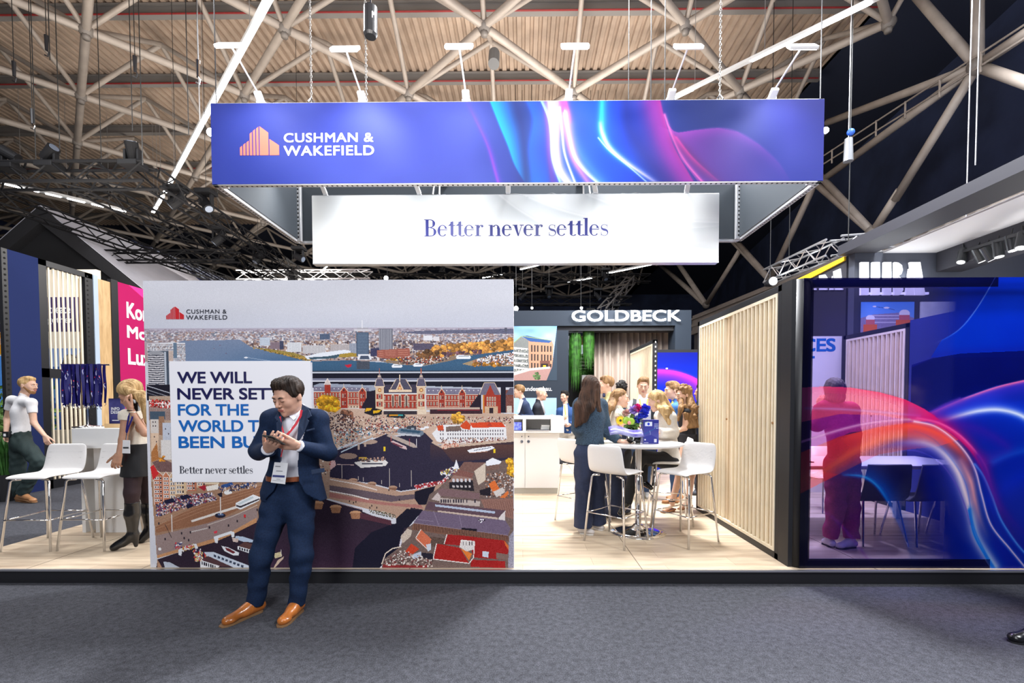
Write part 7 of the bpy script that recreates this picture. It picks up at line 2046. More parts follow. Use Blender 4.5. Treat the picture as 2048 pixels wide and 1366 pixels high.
 def skirt(s,m,z0,z1,r0=.17,r1=.2,name='skirt',amp=.004,seed=3):
  J = s.J; F = Field(s.hg); f = (tuple(s.f),.72)
  c = Vector(J['hipm']); a = VC((c.x,c.y,z1)); ctr = (Vector(J['knL']) + Vector(J['knR'])) / 2; t = (z1 - z0) / max(.1,c.z - ctr.z)
  b = VC((c.x + (ctr.x - c.x) * t,c.y + (ctr.y - c.y) * t,z0))
  F.cap(a + VC((0,0,.02)),b - VC((0,0,.06)),r0 * s.s,r1 * s.s,.03,f)
  F.disp(folds(amp,seed,30,(1.4,1.4,.1)))
  F.cut(lambda P: np.maximum(z0 - P[:,2],P[:,2] - z1 - .02).astype(np.float32))
  return meshobj(name,[F.mesh()],m,s.root)
 def shoes(s,m,sole=None,h=.0055,k=1.0,heel=0.,name='shoe',which='LR',laces=None):
  for L in which:
   a = Vector(s.J['an' + L]); t = Vector(s.J['toe' + L]); d = VC((t.x - a.x,t.y - a.y,0)); ln = d.length; d.normalize(); sd = VC((-d.y,d.x,0))
   z = min(t.z,a.z) - .03
   F = Field(h); kk = s.s * k
   hl = a - d * .035 * kk; hl.z = a.z - .045; tt = t.copy()
   F.cap(hl,a.lerp(t,.35) + VC((0,0,-.025)),.036 * kk,.036 * kk,.02).cap(a.lerp(t,.3) + VC((0,0,-.02)),t + d * .0,.036 * kk,.026 * kk,.02)
   F.cap(a + VC((0,0,.0)),a.lerp(t,.45) + VC((0,0,-.018)),.040 * kk,.030 * kk,.02)
   F.ell(t - d * .02,[.042 * kk,.042 * kk,.024 * kk],None,.02)
   up_ = VC((0,0,1)); base = hl - VC((0,0,.032 * kk)); slope = (t.z - .022 * kk - base.z) / max(.05,(t - hl).length)
   b0 = np.array(base); dn = np.array(d)
   F.cut(lambda P,b0=b0,dn=dn,sl=slope: ((b0[2] + ((P - b0) @ dn) * sl) - P[:,2]).astype(np.float32))
   F.cut(lambda P,zt=a.z + .035 * kk: (P[:,2] - zt).astype(np.float32))
   sh = meshobj(name,[F.mesh()],m,s.root)
   S = MB(); pts = []
   prof = ((-.035,.030),(-.02,.036),(.05,.034),(ln * .55,.040),(ln * .8,.043),(ln + .0,.036),(ln + .025,.016))
   lo_ = [hl + d * .035 * kk + d * x * kk + sd * y * kk for x,y in prof] + [hl + d * .035 * kk + d * x * kk - sd * y * kk for x,y in reversed(prof)]
   q = []
   for p in lo_:
    x = (p - base).dot(d); q.append(VC((p.x,p.y,base.z + slope * x - .010)))
   S.prism(q,(0,0,.014)); S.build('sole',sole or BLACKF,sh)
   if laces:
    mb = MB()
    for j in range(4):
     c = a.lerp(t,.32 + .10 * j) + VC((0,0,.018 - .010 * j))
     mb.tube(c - sd * .018 + VC((0,0,-.004)),c + sd * .018 + d * .01,.0028,n=5).tube(c + sd * .018 + VC((0,0,-.004)),c - sd * .018 + d * .01,.0028,n=5)
    mb.build('laces',laces,sh)
def joints(D,head,neck,shL,shR,elL,elR,wrL,wrR,hip,knL,knR,anL,anR,toeL,toeR,waist=None,chest=None,hw=.085,fz=PZ):
 """every joint as (px, py[, depth offset]) in the picture; feet are laid on height fz by their depth"""
 def g(p,z=None): return atY(p[0],p[1],D + (p[2] if len(p) > 2 else 0))
 J = dict(headc=g(head),neck=g(neck),shL=g(shL),shR=g(shR),elL=g(elL),elR=g(elR),wrL=g(wrL),wrR=g(wrR),hipm=g(hip),knL=g(knL),knR=g(knR),anL=g(anL),anR=g(anR),toeL=g(toeL),toeR=g(toeR))
 J['headb'] = J['neck'].lerp(J['headc'],.55)
 J['chest'] = g(chest) if chest else ((J['shL'] + J['shR']) / 2).lerp(J['hipm'],.22)
 J['waist'] = g(waist) if waist else J['hipm'].lerp(J['chest'],.45)
 for L in 'LR':
  a = J['an' + L]
  lift = max(0,0)
  z = fz + .085 + (0 if a.z < fz + .2 else a.z - fz - .085)
  J['an' + L] = VC((a.x,a.y,z)); t = J['toe' + L]; J['toe' + L] = VC((t.x,t.y,fz + .030 + max(0,z - fz - .085)))
 side = (J['shL'] - J['shR']); side.z = 0; side = side.normalized() * hw if side.length > .05 else VC((hw * .3,hw,0))
 J['hipL'] = J['hipm'] + side - VC((0,0,.02)); J['hipR'] = J['hipm'] - side - VC((0,0,.02))
 return J
# -- bar stools and the round bar table
STW = mat('stool_white_leather',(.80,.78,.77),.42,bump=.12,bscale=40)
def bar_stool(label,x,y,rz):
 s = thing('bar_stool',label,'bar stool',(x,y,PZ),rz,'white bar stools')
 prof = [(-.215,.700),(-.20,.716),(-.12,.722),(0,.718),(.10,.716),(.155,.726),(.185,.755),(.205,.82),(.222,.92),(.232,.985),(.232,1.005)]
 wd = [.19,.205,.212,.215,.215,.215,.214,.212,.208,.198,.17]
 n = len(prof); mx = 9
 top = []; bot = []
 for i,(py,pz) in enumerate(prof):
  a = Vector(prof[max(i - 1,0)] + (0,)); b = Vector(prof[min(i + 1,n - 1)] + (0,)); t = (b - a).normalized(); nn = VC((-t.y,t.x,0))
  th = .016 if 0 < i < n - 1 else .006
  rib = 0
  for j in range(mx):
   u = -1 + 2 * j / (mx - 1); x_ = wd[i] * (u if abs(u) < .99 else u)
   e = th * (1 if abs(u) < .9 else .35)
   top.append((x_,py + nn.x * e,pz + nn.y * e)); bot.append((x_,py - nn.x * e,pz - nn.y * e))
 vs = top + bot; N = len(top); fs = []
 for i in range(n - 1):
  for j in range(mx - 1):
   a,b,c,d = i * mx + j,i * mx + j + 1,(i + 1) * mx + j + 1,(i + 1) * mx + j
   fs.append((a,b,c,d)); fs.append((N + a,N + d,N + c,N + b))
  for j,fl in ((0,0),(mx - 1,1)):
   a,d = i * mx + j,(i + 1) * mx + j
   fs.append((a,d,N + d,N + a) if not fl else (a,N + a,N + d,d))
 for j in range(mx - 1):
  a,b = j,j + 1; fs.append((a,N + a,N + b,b)); a,b = (n - 1) * mx + j,(n - 1) * mx + j + 1; fs.append((a,b,N + b,N + a))
 o = mk('seat_shell',vs,fs,STW,s,local=True,smooth=True)
 sd = o.modifiers.new('s','SUBSURF'); sd.levels = 1; sd.render_levels = 2
 st = MB()
 for z,yy_ in ((.80,.200),(.86,.212),(.92,.222)):
  st.tube((-.17,yy_ - .0135,z),(.17,yy_ - .0135,z),.0032,n=6)
 st.build('stitching',mat('stool_seam',(.62,.60,.59),.6),s,local=True)
 for sx in (-1,1):
  for sy in (-1,1):
   MB().pipe([(sx * .10,sy * .155,.690),(sx * .165,sy * .17,.688),(sx * .185,sy * .175,.668),(sx * .235,sy * .235,.0)],.0115,10).build('leg',CHROME,s,local=True,smooth=True)
 zr = .30; q = .215
 for a,b in (((-q,-q),(q,-q)),((q,-q),(q,q)),((q,q),(-q,q)),((-q,q),(-q,-q))):
  m = ((a[0] + b[0]) / 2 * .93,(a[1] + b[1]) / 2 * .93)
  MB().pipe([(a[0],a[1],zr),(m[0],m[1],zr),(b[0],b[1],zr)],.0065,8).build('footrest',CHROME,s,local=True,smooth=True)
 return s
bar_stool('white bar stool nearest the picture edge, in front of the walking man',-4.80,4.68,R(2))
bar_stool('white bar stool beside the woman phoning, in front of the info counter',-4.27,4.70,R(-1))
bar_stool('white bar stool back to the viewer, in front of the wool jacket',.966,4.83,R(137))
bar_stool('white bar stool turned side-on, nearest the large slatted wall',1.68,4.86,R(-57))
bar_stool('white bar stool carrying the seated woman in the beige jacket',1.76,5.62,R(-100))
bar_stool('white bar stool mostly hidden behind the legs of the woman in the blue jacket',.72,5.62,R(125))
tcx,tcy = 1.27,5.15
tb = thing('bar_table','round white bar table on a chrome pole among the bar stools','table',(tcx,tcy,PZ))
tz = PZ + .985
MB().lathe([(.0,tz - .028),(.44,tz - .028),(.475,tz - .016),(.48,tz),(.0,tz)],(tcx,tcy,0),56).build('tabletop',mat('table_white',(.82,.81,.80),.25),tb,bevel=0)
MB().tube((tcx,tcy,PZ + .05),(tcx,tcy,tz - .03),.034,n=24).build('pole',CHROME,tb,smooth=True)
MB().lathe([(.300,PZ),(.300,PZ + .008),(.22,PZ + .018),(.12,PZ + .040),(.065,PZ + .062),(.05,PZ + .085),(.0,PZ + .085)],(tcx,tcy,0),64).build('foot',CHROME,tb,smooth=True)
vp = VC((atY(1262,870,5.1).x,5.1,tz))
va = thing('flower_vase','clear glass vase with yellow, pink and blue flowers on the bar table','vase',vp)
GL = mat('clear_glass',(.9,.95,.93),.05,trans=1.0)
MB().lathe([(.0,0),(.040,0),(.046,.03),(.048,.14),(.052,.17),(.049,.17),(.044,.14),(.041,.03),(.0,.012)],vp,24).build('glass',GL,va,smooth=True)
st = MB(); g = random.Random(8)
tips = []
for k in range(26):
 t = vp + VC((g.uniform(-.14,.17),g.uniform(-.09,.09),g.uniform(.24,.40)))
 tips.append(t); st.pipe([vp + VC((g.uniform(-.02,.02),g.uniform(-.02,.02),.03)),vp + VC((g.uniform(-.03,.03),g.uniform(-.02,.02),.17)),t],.0025,5)
st.build('stems',LEAF2,va)
leaf_cloud(vp + VC((0,0,.2)),(.07,.06,.08),110,.07,6).build('leaves',LEAF2,va)
def blossom(nm,c,r,col,n,lab,seed=1):
 g = random.Random(seed); mb = MB(); c = Vector(c)
 for k in range(n):
  d = VC((g.gauss(0,1),g.gauss(0,.7) - .5,g.gauss(0,1))).normalized(); s_ = d.cross(VC((g.random(),g.random(),1))).normalized() * r * .35
  mb.add([c,c + d * r * .6 + s_,c + d * r,c + d * r * .6 - s_],[(0,1,2,3)])
 o = mb.build(nm,mat('petal_' + lab,col,.5),va); o['label'] = lab + ' blossoms'
blossom('blossom',vp + VC((.12,-.03,.33)),.07,(.05,.08,.75),60,'blue',2); blossom('blossom',vp + VC((.15,-.02,.38)),.06,(.08,.10,.8),50,'deep blue',3)
blossom('blossom',vp + VC((.06,-.03,.38)),.055,(.75,.03,.25),50,'crimson pink',4); blossom('blossom',vp + VC((.02,-.02,.36)),.06,(.5,.35,.8),50,'lilac',5)
blossom('blossom',vp + VC((-.06,-.02,.33)),.05,(.8,.5,.45),36,'pale pink',6); blossom('blossom',vp + VC((.06,-.04,.26)),.05,(.04,.06,.6),30,'dark blue',7)
c = vp + VC((-.13,-.06,.25))
m_ = MB()
for k in range(14):
 a = 2 * math.pi * k / 14; d = VC((math.cos(a),-.25,math.sin(a))); s_ = VC((-math.sin(a),0,math.cos(a))) * .016
 m_.add([c + d * .012,c + d * .03 + s_,c + d * .052,c + d * .03 - s_],[(0,1,2,3)])
m_.sph(c + VC((0,-.008,0)),(.030,.008,.030)); m_.build('gerbera',mat('petal_yellow',(.85,.62,.02),.5),va)
MB().sph(c + VC((0,-.014,0)),(.014,.008,.014)).build('gerbera_heart',mat('gerbera_heart',(.05,.04,.01),.7),va)
for dx,dz,col,nm in ((-.065,.25,(.35,.55,.06),'anthurium_leaf'),(-.02,.24,(.45,.65,.10),'anthurium_leaf')):
 MB().sph(vp + VC((dx,-.07,dz)),(.045,.012,.04),14,8).build(nm,mat('anthurium',col,.3),va,smooth=True)
MB().sph(vp + VC((-.04,-.085,.225)),(.02,.012,.022),12,8).build('anthurium_heart',mat('anthurium_pink',(.8,.3,.25),.3),va)
bx = atY(1298,860,5.12).x
def boxart():
 A = Art(0,0,60,100,1.5); A.fill((66,70,150)); A.vgrad(0,0,60,100,(40,44,130),(90,92,160)); A.rect(6,8,34,26,(215,220,240)); A.poly([(20,10),(26,17),(20,24),(14,17)],(20,50,190))
 for y in (16,22,28,34): A.rect(42,y,58,y + 2,(190,195,225))
 A.pline([(5,60),(30,45),(55,30)],(40,90,150),3); A.pline([(15,80),(28,60),(25,45)],(180,200,220),.8); A.poly([(0,72),(30,62),(60,80),(60,100),(0,100)],(52,56,140))
 A.rect(42,80,52,94,(220,220,235)); A.rect(2,95,20,97,(220,220,235)); A.rect(4,80,10,86,(220,220,235))
 return A
bo = thing('printed_box','upright navy cardboard box with a white square mark beside the flowers','box',(bx,5.1,tz))
MB().box((bx - .082,5.04,tz),(bx + .082,5.16,tz + .255)).build('box_body',mat('box_navy',srgb(64,66,140),.5),bo)
print_sheet('print',boxart(),(bx - .082,5.037,tz + .255),(bx + .082,5.037,tz + .255),(bx - .082,5.037,tz),print_mat('box_print',.4),bo)
gls = MB().lathe([(.0,0),(.026,0),(.034,.10),(.032,.10),(.024,.006),(.0,.006)],(atY(1275,870,5.0).x,4.98,tz),18).build('drinking_glass',GL,smooth=True); tag(gls,'small clear drinking glass between the vase and the navy box','glass')
# -- the man in the navy suit
SUIT = mat('suit_navy',(.0065,.018,.052),.8,sheen=.0,spec=.22,noise=.18,nscale=90,bump=.12,bscale=420)
SHIRT = mat('shirt_white',(.74,.75,.82),.7,bump=.05,bscale=200)
DARKHAIR = hair_mat('hair_dark_brown',(.008,.005,.004),(.035,.020,.013))
TANL = mat('shoe_cognac',(.42,.13,.025),.28,noise=.35,nscale=9,coat=.3)
D0 = 3.42
def P_(px,py,D): return atY(px,py,D)
hL,tL = atZ(594,1226,.0),atZ(566,1250,.0)      # figure's left foot (viewer right)
hR,tR = atZ(511,1226,.0),atZ(454,1250,.0)
J = dict(neck=P_(588,824,3.47),shL=P_(636,842,3.46),shR=P_(547,838,3.46),elL=P_(656,906,3.44),elR=P_(518,902,3.42),
         wrL=P_(597,892,3.24),wrR=P_(536,899,3.20),chest=P_(590,862,3.47),waist=P_(582,940,3.46),hipm=P_(578,990,3.47),
         knL=P_(603,1110,3.40),knR=P_(524,1110,3.38),anL=hL + VC((0,.0,.09)),anR=hR + VC((0,0,.09)),toeL=tL + VC((0,0,.03)),toeR=tR + VC((0,0,.03)))
J['hipL'] = J['hipm'] + VC((.085,0,-.02)); J['hipR'] = J['hipm'] + VC((-.085,0,-.02))
hc = P_(577,793,3.385)
J['headb'] = J['neck'].lerp(hc,.55)
man = Person('person in navy suit and tan shoes looking down at a phone',(J['hipm'].x,3.42,0),(-.12,-1),1.04,SKIN1,hb=.010,hh=.0045,hg=.0065)
man.body(J)
man.head(hc,-19,22,0,k=1.06,lids=True,brows=(.02,.012,.008))
PH = P_(547,884,3.10)
man.hand(J['wrR'],(.62,-.55,.42),(-.1,-.62,-.75),(-.72,-.25,.62),curl=(.25,.45,.4),thumb=(.45,.3),k=1.05)
man.hand(J['wrL'],(-.86,-.28,.12),(.15,-.85,-.55),(.05,-.35,.9),curl=(.30,.55,.45),thumb=(.75,.15),k=1.05)
man.finish()
man.hair('quiff',DARKHAIR,vol=1.02,h=.0042,strands=[(man.w(-.070,-.02,.02),man.w(-.072,.03,.05),.010,.02),(man.w(.070,-.02,.02),man.w(.072,.03,.05),.010,.02)])
man.trousers(SUIT,d=.013,wide=.002,amp=.008,seed=5,cuff=.035,h=.006,topz=P_(580,962,3.4).z)
man.top('shirt',SHIRT,d=.009,sleeve=1.02,ad=-.012,hem=P_(580,975,3.3).z,amp=.005,seed=9,h=.006,cuffd=.040)
nk = J['neck']
for sg,nm in ((-1,'collar'),(1,'collar')):
 a = nk + VC((sg * .072,.01,.045)); b = nk + VC((sg * .012 - .012,-.098,-.018)); c = nk + VC((sg * .062 - .012,-.104,-.058)); d = nk + VC((sg * .088,-.02,.010))
 MB().prism([a,b,c,d],VC((0,-.004,.003))).build(nm,SHIRT,man.root)
MB().pipe([nk + VC((-.072,.01,.035)),nk + VC((-.04,.062,.05)),nk + VC((.04,.062,.05)),nk + VC((.072,.01,.035))],.012,8).build('collar_band',SHIRT,man.root)
yb = J['chest'].y - .05
jl = [(836,554),(880,549),(930,552),(965,549),(985,540),(1003,522)]   # (py,px) edge of the viewer-left front
jr = [(826,604),(860,600),(895,590),(930,588),(965,592),(990,604),(1006,626)]
zl = [P_(580,a,3.3).z for a,b in jl][::-1]; xl_ = [P_(b,a,3.3).x for a,b in jl][::-1]
zr = [P_(580,a,3.3).z for a,b in jr][::-1]; xr_ = [P_(b,a,3.3).x for a,b in jr][::-1]
def opening(P):
 l = np.interp(P[:,2],zl,xl_); r = np.interp(P[:,2],zr,xr_)
 ins = np.minimum(P[:,0] - l,r - P[:,0])
 def sg(a,b):
  a,b = np.array(J[a]),np.array(J[b]); d = b - a; t = np.clip((P - a) @ d / (d @ d),0,1)
  return np.linalg.norm(P - a - t[:,None] * d,axis=1)
 arm = np.minimum(sg('elL','wrL'),sg('elR','wrR')) < .078
 g = np.minimum(ins,(yb + .03 - P[:,1]))
 return np.where(arm,-.05,g).astype(np.float32)
hemz = P_(580,1003,3.4).z
J2 = dict(J)
man.jskirt = (P_(592,935,3.45),P_(592,990,3.46))
man.top('jacket',SUIT,d=.024,sleeve=1.0,hem=lambda P: (hemz + .06 * np.clip((J['hipm'].x - .12 - P[:,0]) / .1,0,1) * 0 - P[:,2]),amp=.008,seed=13,h=.006,cuts=(opening,),loose=.004,cuffd=.046,shd=.0,ad=-.014,extra=[(P_(594,925,3.46),P_(588,990,3.47),.165,.250)])
def lapel(pts,nm='lapel'):
 vs = [P_(*p) for p in pts]
 MB().prism(vs,VC((0,.006,0))).build(nm,mat('lapel_navy',(.007,.021,.060),.75,noise=.1,nscale=90),man.root,bevel=.002)
lapel([(604,808,3.40),(617,818,3.34),(623,832,3.315),(614,838,3.305),(618,842,3.305),(608,866,3.29),(592,892,3.285),(597,850,3.30),(601,826,3.34)])
lapel([(567,818,3.40),(556,822,3.35),(549,836,3.33),(556,842,3.32),(552,846,3.32),(556,880,3.29),(561,888,3.285),(563,850,3.30),(565,830,3.34)])
for pts in ([(622,940,3.30),(648,936,3.33),(649,944,3.33),(623,949,3.30)],[(612,860,3.30),(628,856,3.315),(628.5,859,3.315),(612.5,863.5,3.30)]):
 lapel(pts,'pocket_flap' if pts[0][1] > 900 else 'breast_pocket')
for k in range(3):
 MB().sph(P_(527 - k * 2.2,916 + k * 1.5,3.255),(.006,.004,.006),10,6).build('cuff_button',mat('button_dark',(.02,.02,.03),.3),man.root)
man.shoes(TANL,sole=mat('sole_brown',(.20,.11,.05),.6),h=.0045,k=1.05,laces=mat('lace_black',(.01,.01,.01),.6))
bz_ = P_(580,961,3.3).z; bc = J['waist'].lerp(J['hipm'],.3)
m_ = MB(); ring = []
for k in range(41):
 a = R(200 + 140 * k / 40); ring.append(VC((bc.x + .166 * math.cos(a),bc.y + .136 * math.sin(a),bz_)))
for p,q in zip(ring[:-1],ring[1:]): m_.beam(p,q + (q - p) * .1,.006,.034)
m_.build('belt',mat('belt_brown',(.20,.055,.02),.35,noise=.3,nscale=20),man.root)
LR = mat('lanyard_crimson',(.55,.015,.035),.5)
def ribbon3(nm,pts,w,m,par,th=.0015):
 vs = []; n = len(pts)
 for i,p in enumerate(pts):
  d = (Vector(pts[min(i + 1,n - 1)]) - Vector(pts[max(i - 1,0)])).normalized(); s_ = d.cross(VC((0,-1,.2))).normalized() * w / 2
  vs += [Vector(p) - s_,Vector(p) + s_,Vector(p) + s_ + VC((0,th,0)),Vector(p) - s_ + VC((0,th,0))]
 fs = []
 for i in range(n - 1):
  for j in range(4): fs.append((4 * i + j,4 * i + (j + 1) % 4,4 * (i + 1) + (j + 1) % 4,4 * (i + 1) + j))
 fs += [(0,1,2,3),(4 * n - 4,4 * n - 3,4 * n - 2,4 * n - 1)]
 return mk(nm,vs,fs,m,par)
ribbon3('lanyard',[P_(603,820,3.345),P_(601,832,3.325),P_(592,848,3.31),P_(581,862,3.295),P_(570,874,3.285)],.017,LR,man.root)
ribbon3('lanyard',[P_(560,833,3.33),P_(562,848,3.31),P_(566,862,3.295),P_(569,876,3.285)],.010,LR,man.root)
ribbon3('lanyard',[P_(569,876,3.284),P_(566,895,3.28),P_(563,908,3.275),P_(562,914,3.27)],.008,LR,man.root)
for t in (.25,.5,.75):
 p = P_(603,824,3.33).lerp(P_(574,870,3.28),t)
 q = (P_(574,870,3.28) - P_(603,824,3.33)).normalized()
 MB().beam(p - q * .012 + VC((0,-.0035,0)),p + q * .012 + VC((0,-.0035,0)),.001,.0045,up=(0,0,1)).build('lanyard_print',TXTW,man.root)
MB().tube(P_(562,914,3.27),P_(561.5,923,3.265),.004).build('badge_clip',CHROME,man.root)
ba,bb2 = P_(549,924.5,3.255),P_(576,926,3.255); bc_ = P_(541.5,965,3.262); bd_ = P_(570,968.5,3.262)
MB().prism([ba,bb2,bd_,bc_],(0,.003,0)).build('badge',mat('badge_white',(.72,.72,.74),.35),man.root)
badge = bpy.data.objects['badge']
def on_badge(u0,v0,u1,v1,m,nm):
 def p(u,v): return ba + (bb2 - ba) * u + (bc_ - ba) * v + VC((0,-.0015,0))
 MB().prism([p(u0,v0),p(u1,v0),p(u1,v1),p(u0,v1)],(0,.001,0)).build(nm,m,badge)
on_badge(.05,.62,.95,.72,mat('badge_navy',(.03,.04,.16),.5),'badge_band')
for a in ((.12,.17,.5,.21),(.25,.40,.72,.43),(.38,.80,.66,.82),(.1,.88,.9,.89)): on_badge(*a,mat('badge_grey',(.2,.2,.22),.5),'badge_print')
ph = thing('mobile_phone','dark mobile phone held in both hands by the person in the navy suit','phone',PH)
ux = VC((.96,-.18,-.10)).normalized(); uy_ = VC((-.05,-.90,.42)); uy_ = (uy_ - ux * uy_.dot(ux)).normalized(); uz_ = ux.cross(uy_).normalized()
pc = P_(548,880,3.095)
pb_ = MB().obox(pc,ux * .078,uy_ * .150,uz_ * .0085).build('phone_body',mat('phone_grey',(.10,.10,.09),.25,.6),ph,bevel=.0035)
MB().obox(pc - uz_ * .0052,ux * .070,uy_ * .140,uz_ * .001).build('screen',mat('phone_screen',(.01,.01,.012),.1),pb_)
MB().obox(pc + uz_ * .0060 + uy_ * .048 + ux * .016,ux * .034,uy_ * .034,uz_ * .004).build('camera_bump',mat('phone_camera',(.02,.02,.02),.2,.4),pb_,bevel=.002)
# -- everyone else
def cloth(nm,c=(.1,.1,.1),rough=.8,**k): return mat(nm,c,rough,noise=k.pop('noise',.12),nscale=k.pop('nscale',60),bump=k.pop('bump',.1),bscale=200,**k)
BLOND = hair_mat('hair_blond',(.26,.15,.055),(.62,.42,.20)); LBROWN = hair_mat('hair_light_brown',(.12,.06,.025),(.33,.19,.085))
BROWN = hair_mat('hair_brown',(.022,.011,.007),(.085,.042,.026)); BLACKH = hair_mat('hair_black',(.006,.005,.005),(.02,.017,.016)); GREYB = hair_mat('hair_ash',(.14,.11,.08),(.3,.25,.19))
DEN = cloth('trouser_navy',(.012,.020,.055)); BLK = cloth('cloth_black',(.008,.008,.010)); CREAMC = cloth('cloth_cream',(.72,.66,.56),noise=.05)
def X3(p): return Vector(p)
J = joints(4.62,(262,787,-.02),(272,812),(254,832,-.16),(284,832,.14),(246,880,-.20),(290,866,-.16),(238,908,-.24),(262,818,-.18),(278,905),(264,985,-.14),(296,990,.12),(265,1072,-.08),(300,1070,.16),(228,1095,-.14),(283,1085,.12),waist=(274,872),chest=(270,846))
J['anL'].z = PZ + .135; J['toeL'].z = PZ + .03; J['anR'].z = PZ + .135; J['toeR'].z = PZ + .03
p = Person('person with blond hair, cream top and black skirt phoning by the printed wall',(J['hipm'].x,J['hipm'].y,PZ),(-1,-.75),.98,SKIN3,hb=.010,hh=.0055,hg=.007,female=True)
p.body(J)
p.head(J['headc'],-62,38,4,k=1.04,lids=True,brows=(.12,.08,.05))
p.hand(J['wrR'],(-.50,-.15,.80),(-.25,-.9,-.1),(.2,.1,.9),curl=(.7,.8,.5),thumb=(.5,.3),h=.0045)
p.hand(J['wrL'],(-.25,-.1,-.95),(.3,-.95,0),(-.9,-.2,-.1),curl=(.4,.5,.4),thumb=(.2,.2),h=.0045)
p.finish()
w = p.w
def dn(px,py,D): return atY(px,py,D)
p.hair('long',BLOND,vol=1.03,h=.005,line=([-.14,-.085,-.06,-.035,-.012,.012,.04,.07,.14],[.085,.080,.060,.030,-.05,-.08,-.1,-.1,-.1]),
       strands=[(w(.06,.0,.06),dn(290,800,4.50),.045,.042),(dn(285,790,4.52),dn(297,840,4.50),.045,.030),(w(-.06,-.02,.06),dn(240,775,4.6),.028,.018),(dn(297,815,4.5),dn(300,872,4.52),.034,.018),(w(0,.07,.04),dn(285,825,4.66),.05,.04)])
p.skirt(cloth('skirt_black',(.006,.006,.008)),dn(280,953,4.5).z,dn(280,893,4.5).z,.175,.225)
p.top('blouse',CREAMC,d=.010,sleeve=.10,hem=dn(280,900,4.6).z,amp=.004,seed=21,h=.006)
TIGHT = cloth('tights_plum',(.022,.008,.012)); BOOT = mat('boot_black',(.006,.006,.007),.25,coat=.2)
for L,kz in (('L',1008),('R',1008)):
 kn,an,hp_ = J['kn' + L],J['an' + L],J['hip' + L]
 F = Field(.007); F.cap(hp_,kn,.090,.062,.03).cap(kn,kn.lerp(an,.5),.062,.054,.03); meshobj('tights',[F.mesh()],TIGHT,p.root)
 F = Field(.006); a = kn.lerp(an,.22)
 F.cap(a,kn.lerp(an,.5),.063,.060,.02).cap(kn.lerp(an,.5),an,.060,.042,.03).cap(an,J['toe' + L],.046,.034,.03).cap(an + VC((0,0,-.02)),an.lerp(J['toe' + L],.5) + VC((0,0,-.02)),.038,.034,.02)
 hd = (an - J['toe' + L]); hd.z = 0; hd.normalize()
 F.cap(an + hd * .02 + VC((0,0,-.04)),an + hd * .025 + VC((0,0,-.105)),.026,.018,.012)
 F.cut(lambda P,z=a.z: (P[:,2] - z).astype(np.float32)); F.cut(lambda P: (PZ + .002 - P[:,2]).astype(np.float32)); F.disp(folds(.004,5,30))
 meshobj('boot',[F.mesh()],BOOT,p.root)
NL = mat('lanyard_navy')
ribbon3('lanyard',[dn(259,812,4.45),dn(257,835,4.41),dn(254,852,4.39),dn(252.5,864,4.38)],.017,NL,p.root); ribbon3('lanyard',[dn(268,824,4.44),dn(262,842,4.40),dn(256,856,4.385),dn(253,866,4.38)],.017,NL,p.root)
MB().tube(dn(253,866,4.38),dn(252,880,4.36),.004).build('badge_clip',CHROME,p.root)
MB().prism([dn(245.5,880,4.35),dn(259.5,880.5,4.36),dn(260,907,4.36),dn(244,906.5,4.35)],(0,.003,0)).build('badge',mat('badge_white'),p.root)
MB().prism([dn(246,894,4.347),dn(257,894,4.355),dn(257,897,4.355),dn(246,897,4.347)],(0,.001,0)).build('badge_print',BLACKF,p.root)
MB().lathe([(.030,-.003),(.032,0),(.030,.003)],(J['wrR'] + VC((0,0,-.012))),20).build('bracelet',BLACKF,p.root); MB().lathe([(.031,-.005),(.034,0),(.031,.005)],(J['wrR'].lerp(J['elR'],.13)),20).build('bracelet',mat('bracelet_pearl',(.75,.65,.5),.3,.3),p.root)
tp = J['wrR'] + VC((-.02,.06,.04))
o = MB().obox(tp,VC((.06,.03,.02)),VC((.006,-.008,0)),VC((-.04,0,.13))).build('mobile_phone',mat('phone_black',(.01,.01,.01),.2),bevel=.003); tag(o,'black mobile phone held to the ear of the blond woman','phone')
J = joints(7.25,(56,771),(48,790),(62,806,-.16),(24,800,.12),(68,846,-.20),(14,838,.14),(90,872,-.26),(12,866,.0),(42,884),(80,925,-.06),(36,940,.05),(46,984,-.04),(44,990,.06),(72,990,-.06),(38,999,.05),waist=(42,862),chest=(42,825),fz=0.0)
J['anL'] = dn(44,986,7.22); J['toeL'] = dn(68,1000,7.18); J['anR'] = VC((dn(38,990,7.32).x,7.32,.09)); J['toeR'] = VC((dn(58,990,7.2).x,7.22,.03))
p = Person('person in a white t-shirt and dark green trousers walking past the navy wall',(J['hipm'].x,7.25,0),(.75,.45),1.06,SKIN2,hb=.011,hh=.0075,hg=.009)
p.body(J); p.head(J['headc'],98,4,0,k=1.05,beard=hair_mat('beard_ginger',(.18,.08,.03),(.3,.15,.06)),brows=(.2,.12,.06))
p.hand(J['wrL'],(.35,-.1,-.9),(.1,-.9,0),(.9,.1,.1),curl=(.4,.5,.4),h=.006); p.hand(J['wrR'],(.1,0,-1),(-.9,0,0),(0,-1,0),h=.006)
p.finish(); p.hair('quiff',hair_mat('hair_straw',(.35,.20,.08),(.62,.42,.20)),vol=.97)
p.top('t_shirt',cloth('tee_white',(.74,.73,.75),noise=.03),d=.014,sleeve=.26,ad=-.008,hem=dn(42,868,7.2).z,amp=.006,seed=4)
p.trousers(cloth('trouser_green',(.016,.032,.032)),d=.020,wide=.012,amp=.008,seed=8,cuff=.05)
p.shoes(mat('shoe_tan',(.45,.22,.10),.35),sole=mat('sole_tan',(.25,.13,.06),.6),h=.007)
o = MB().box((J['waist'].x - .10,7.07,J['waist'].z - .09),(J['waist'].x - .0,7.12,J['waist'].z - .0)).build('belt_pack',BLACKF,p.root,bevel=.006)
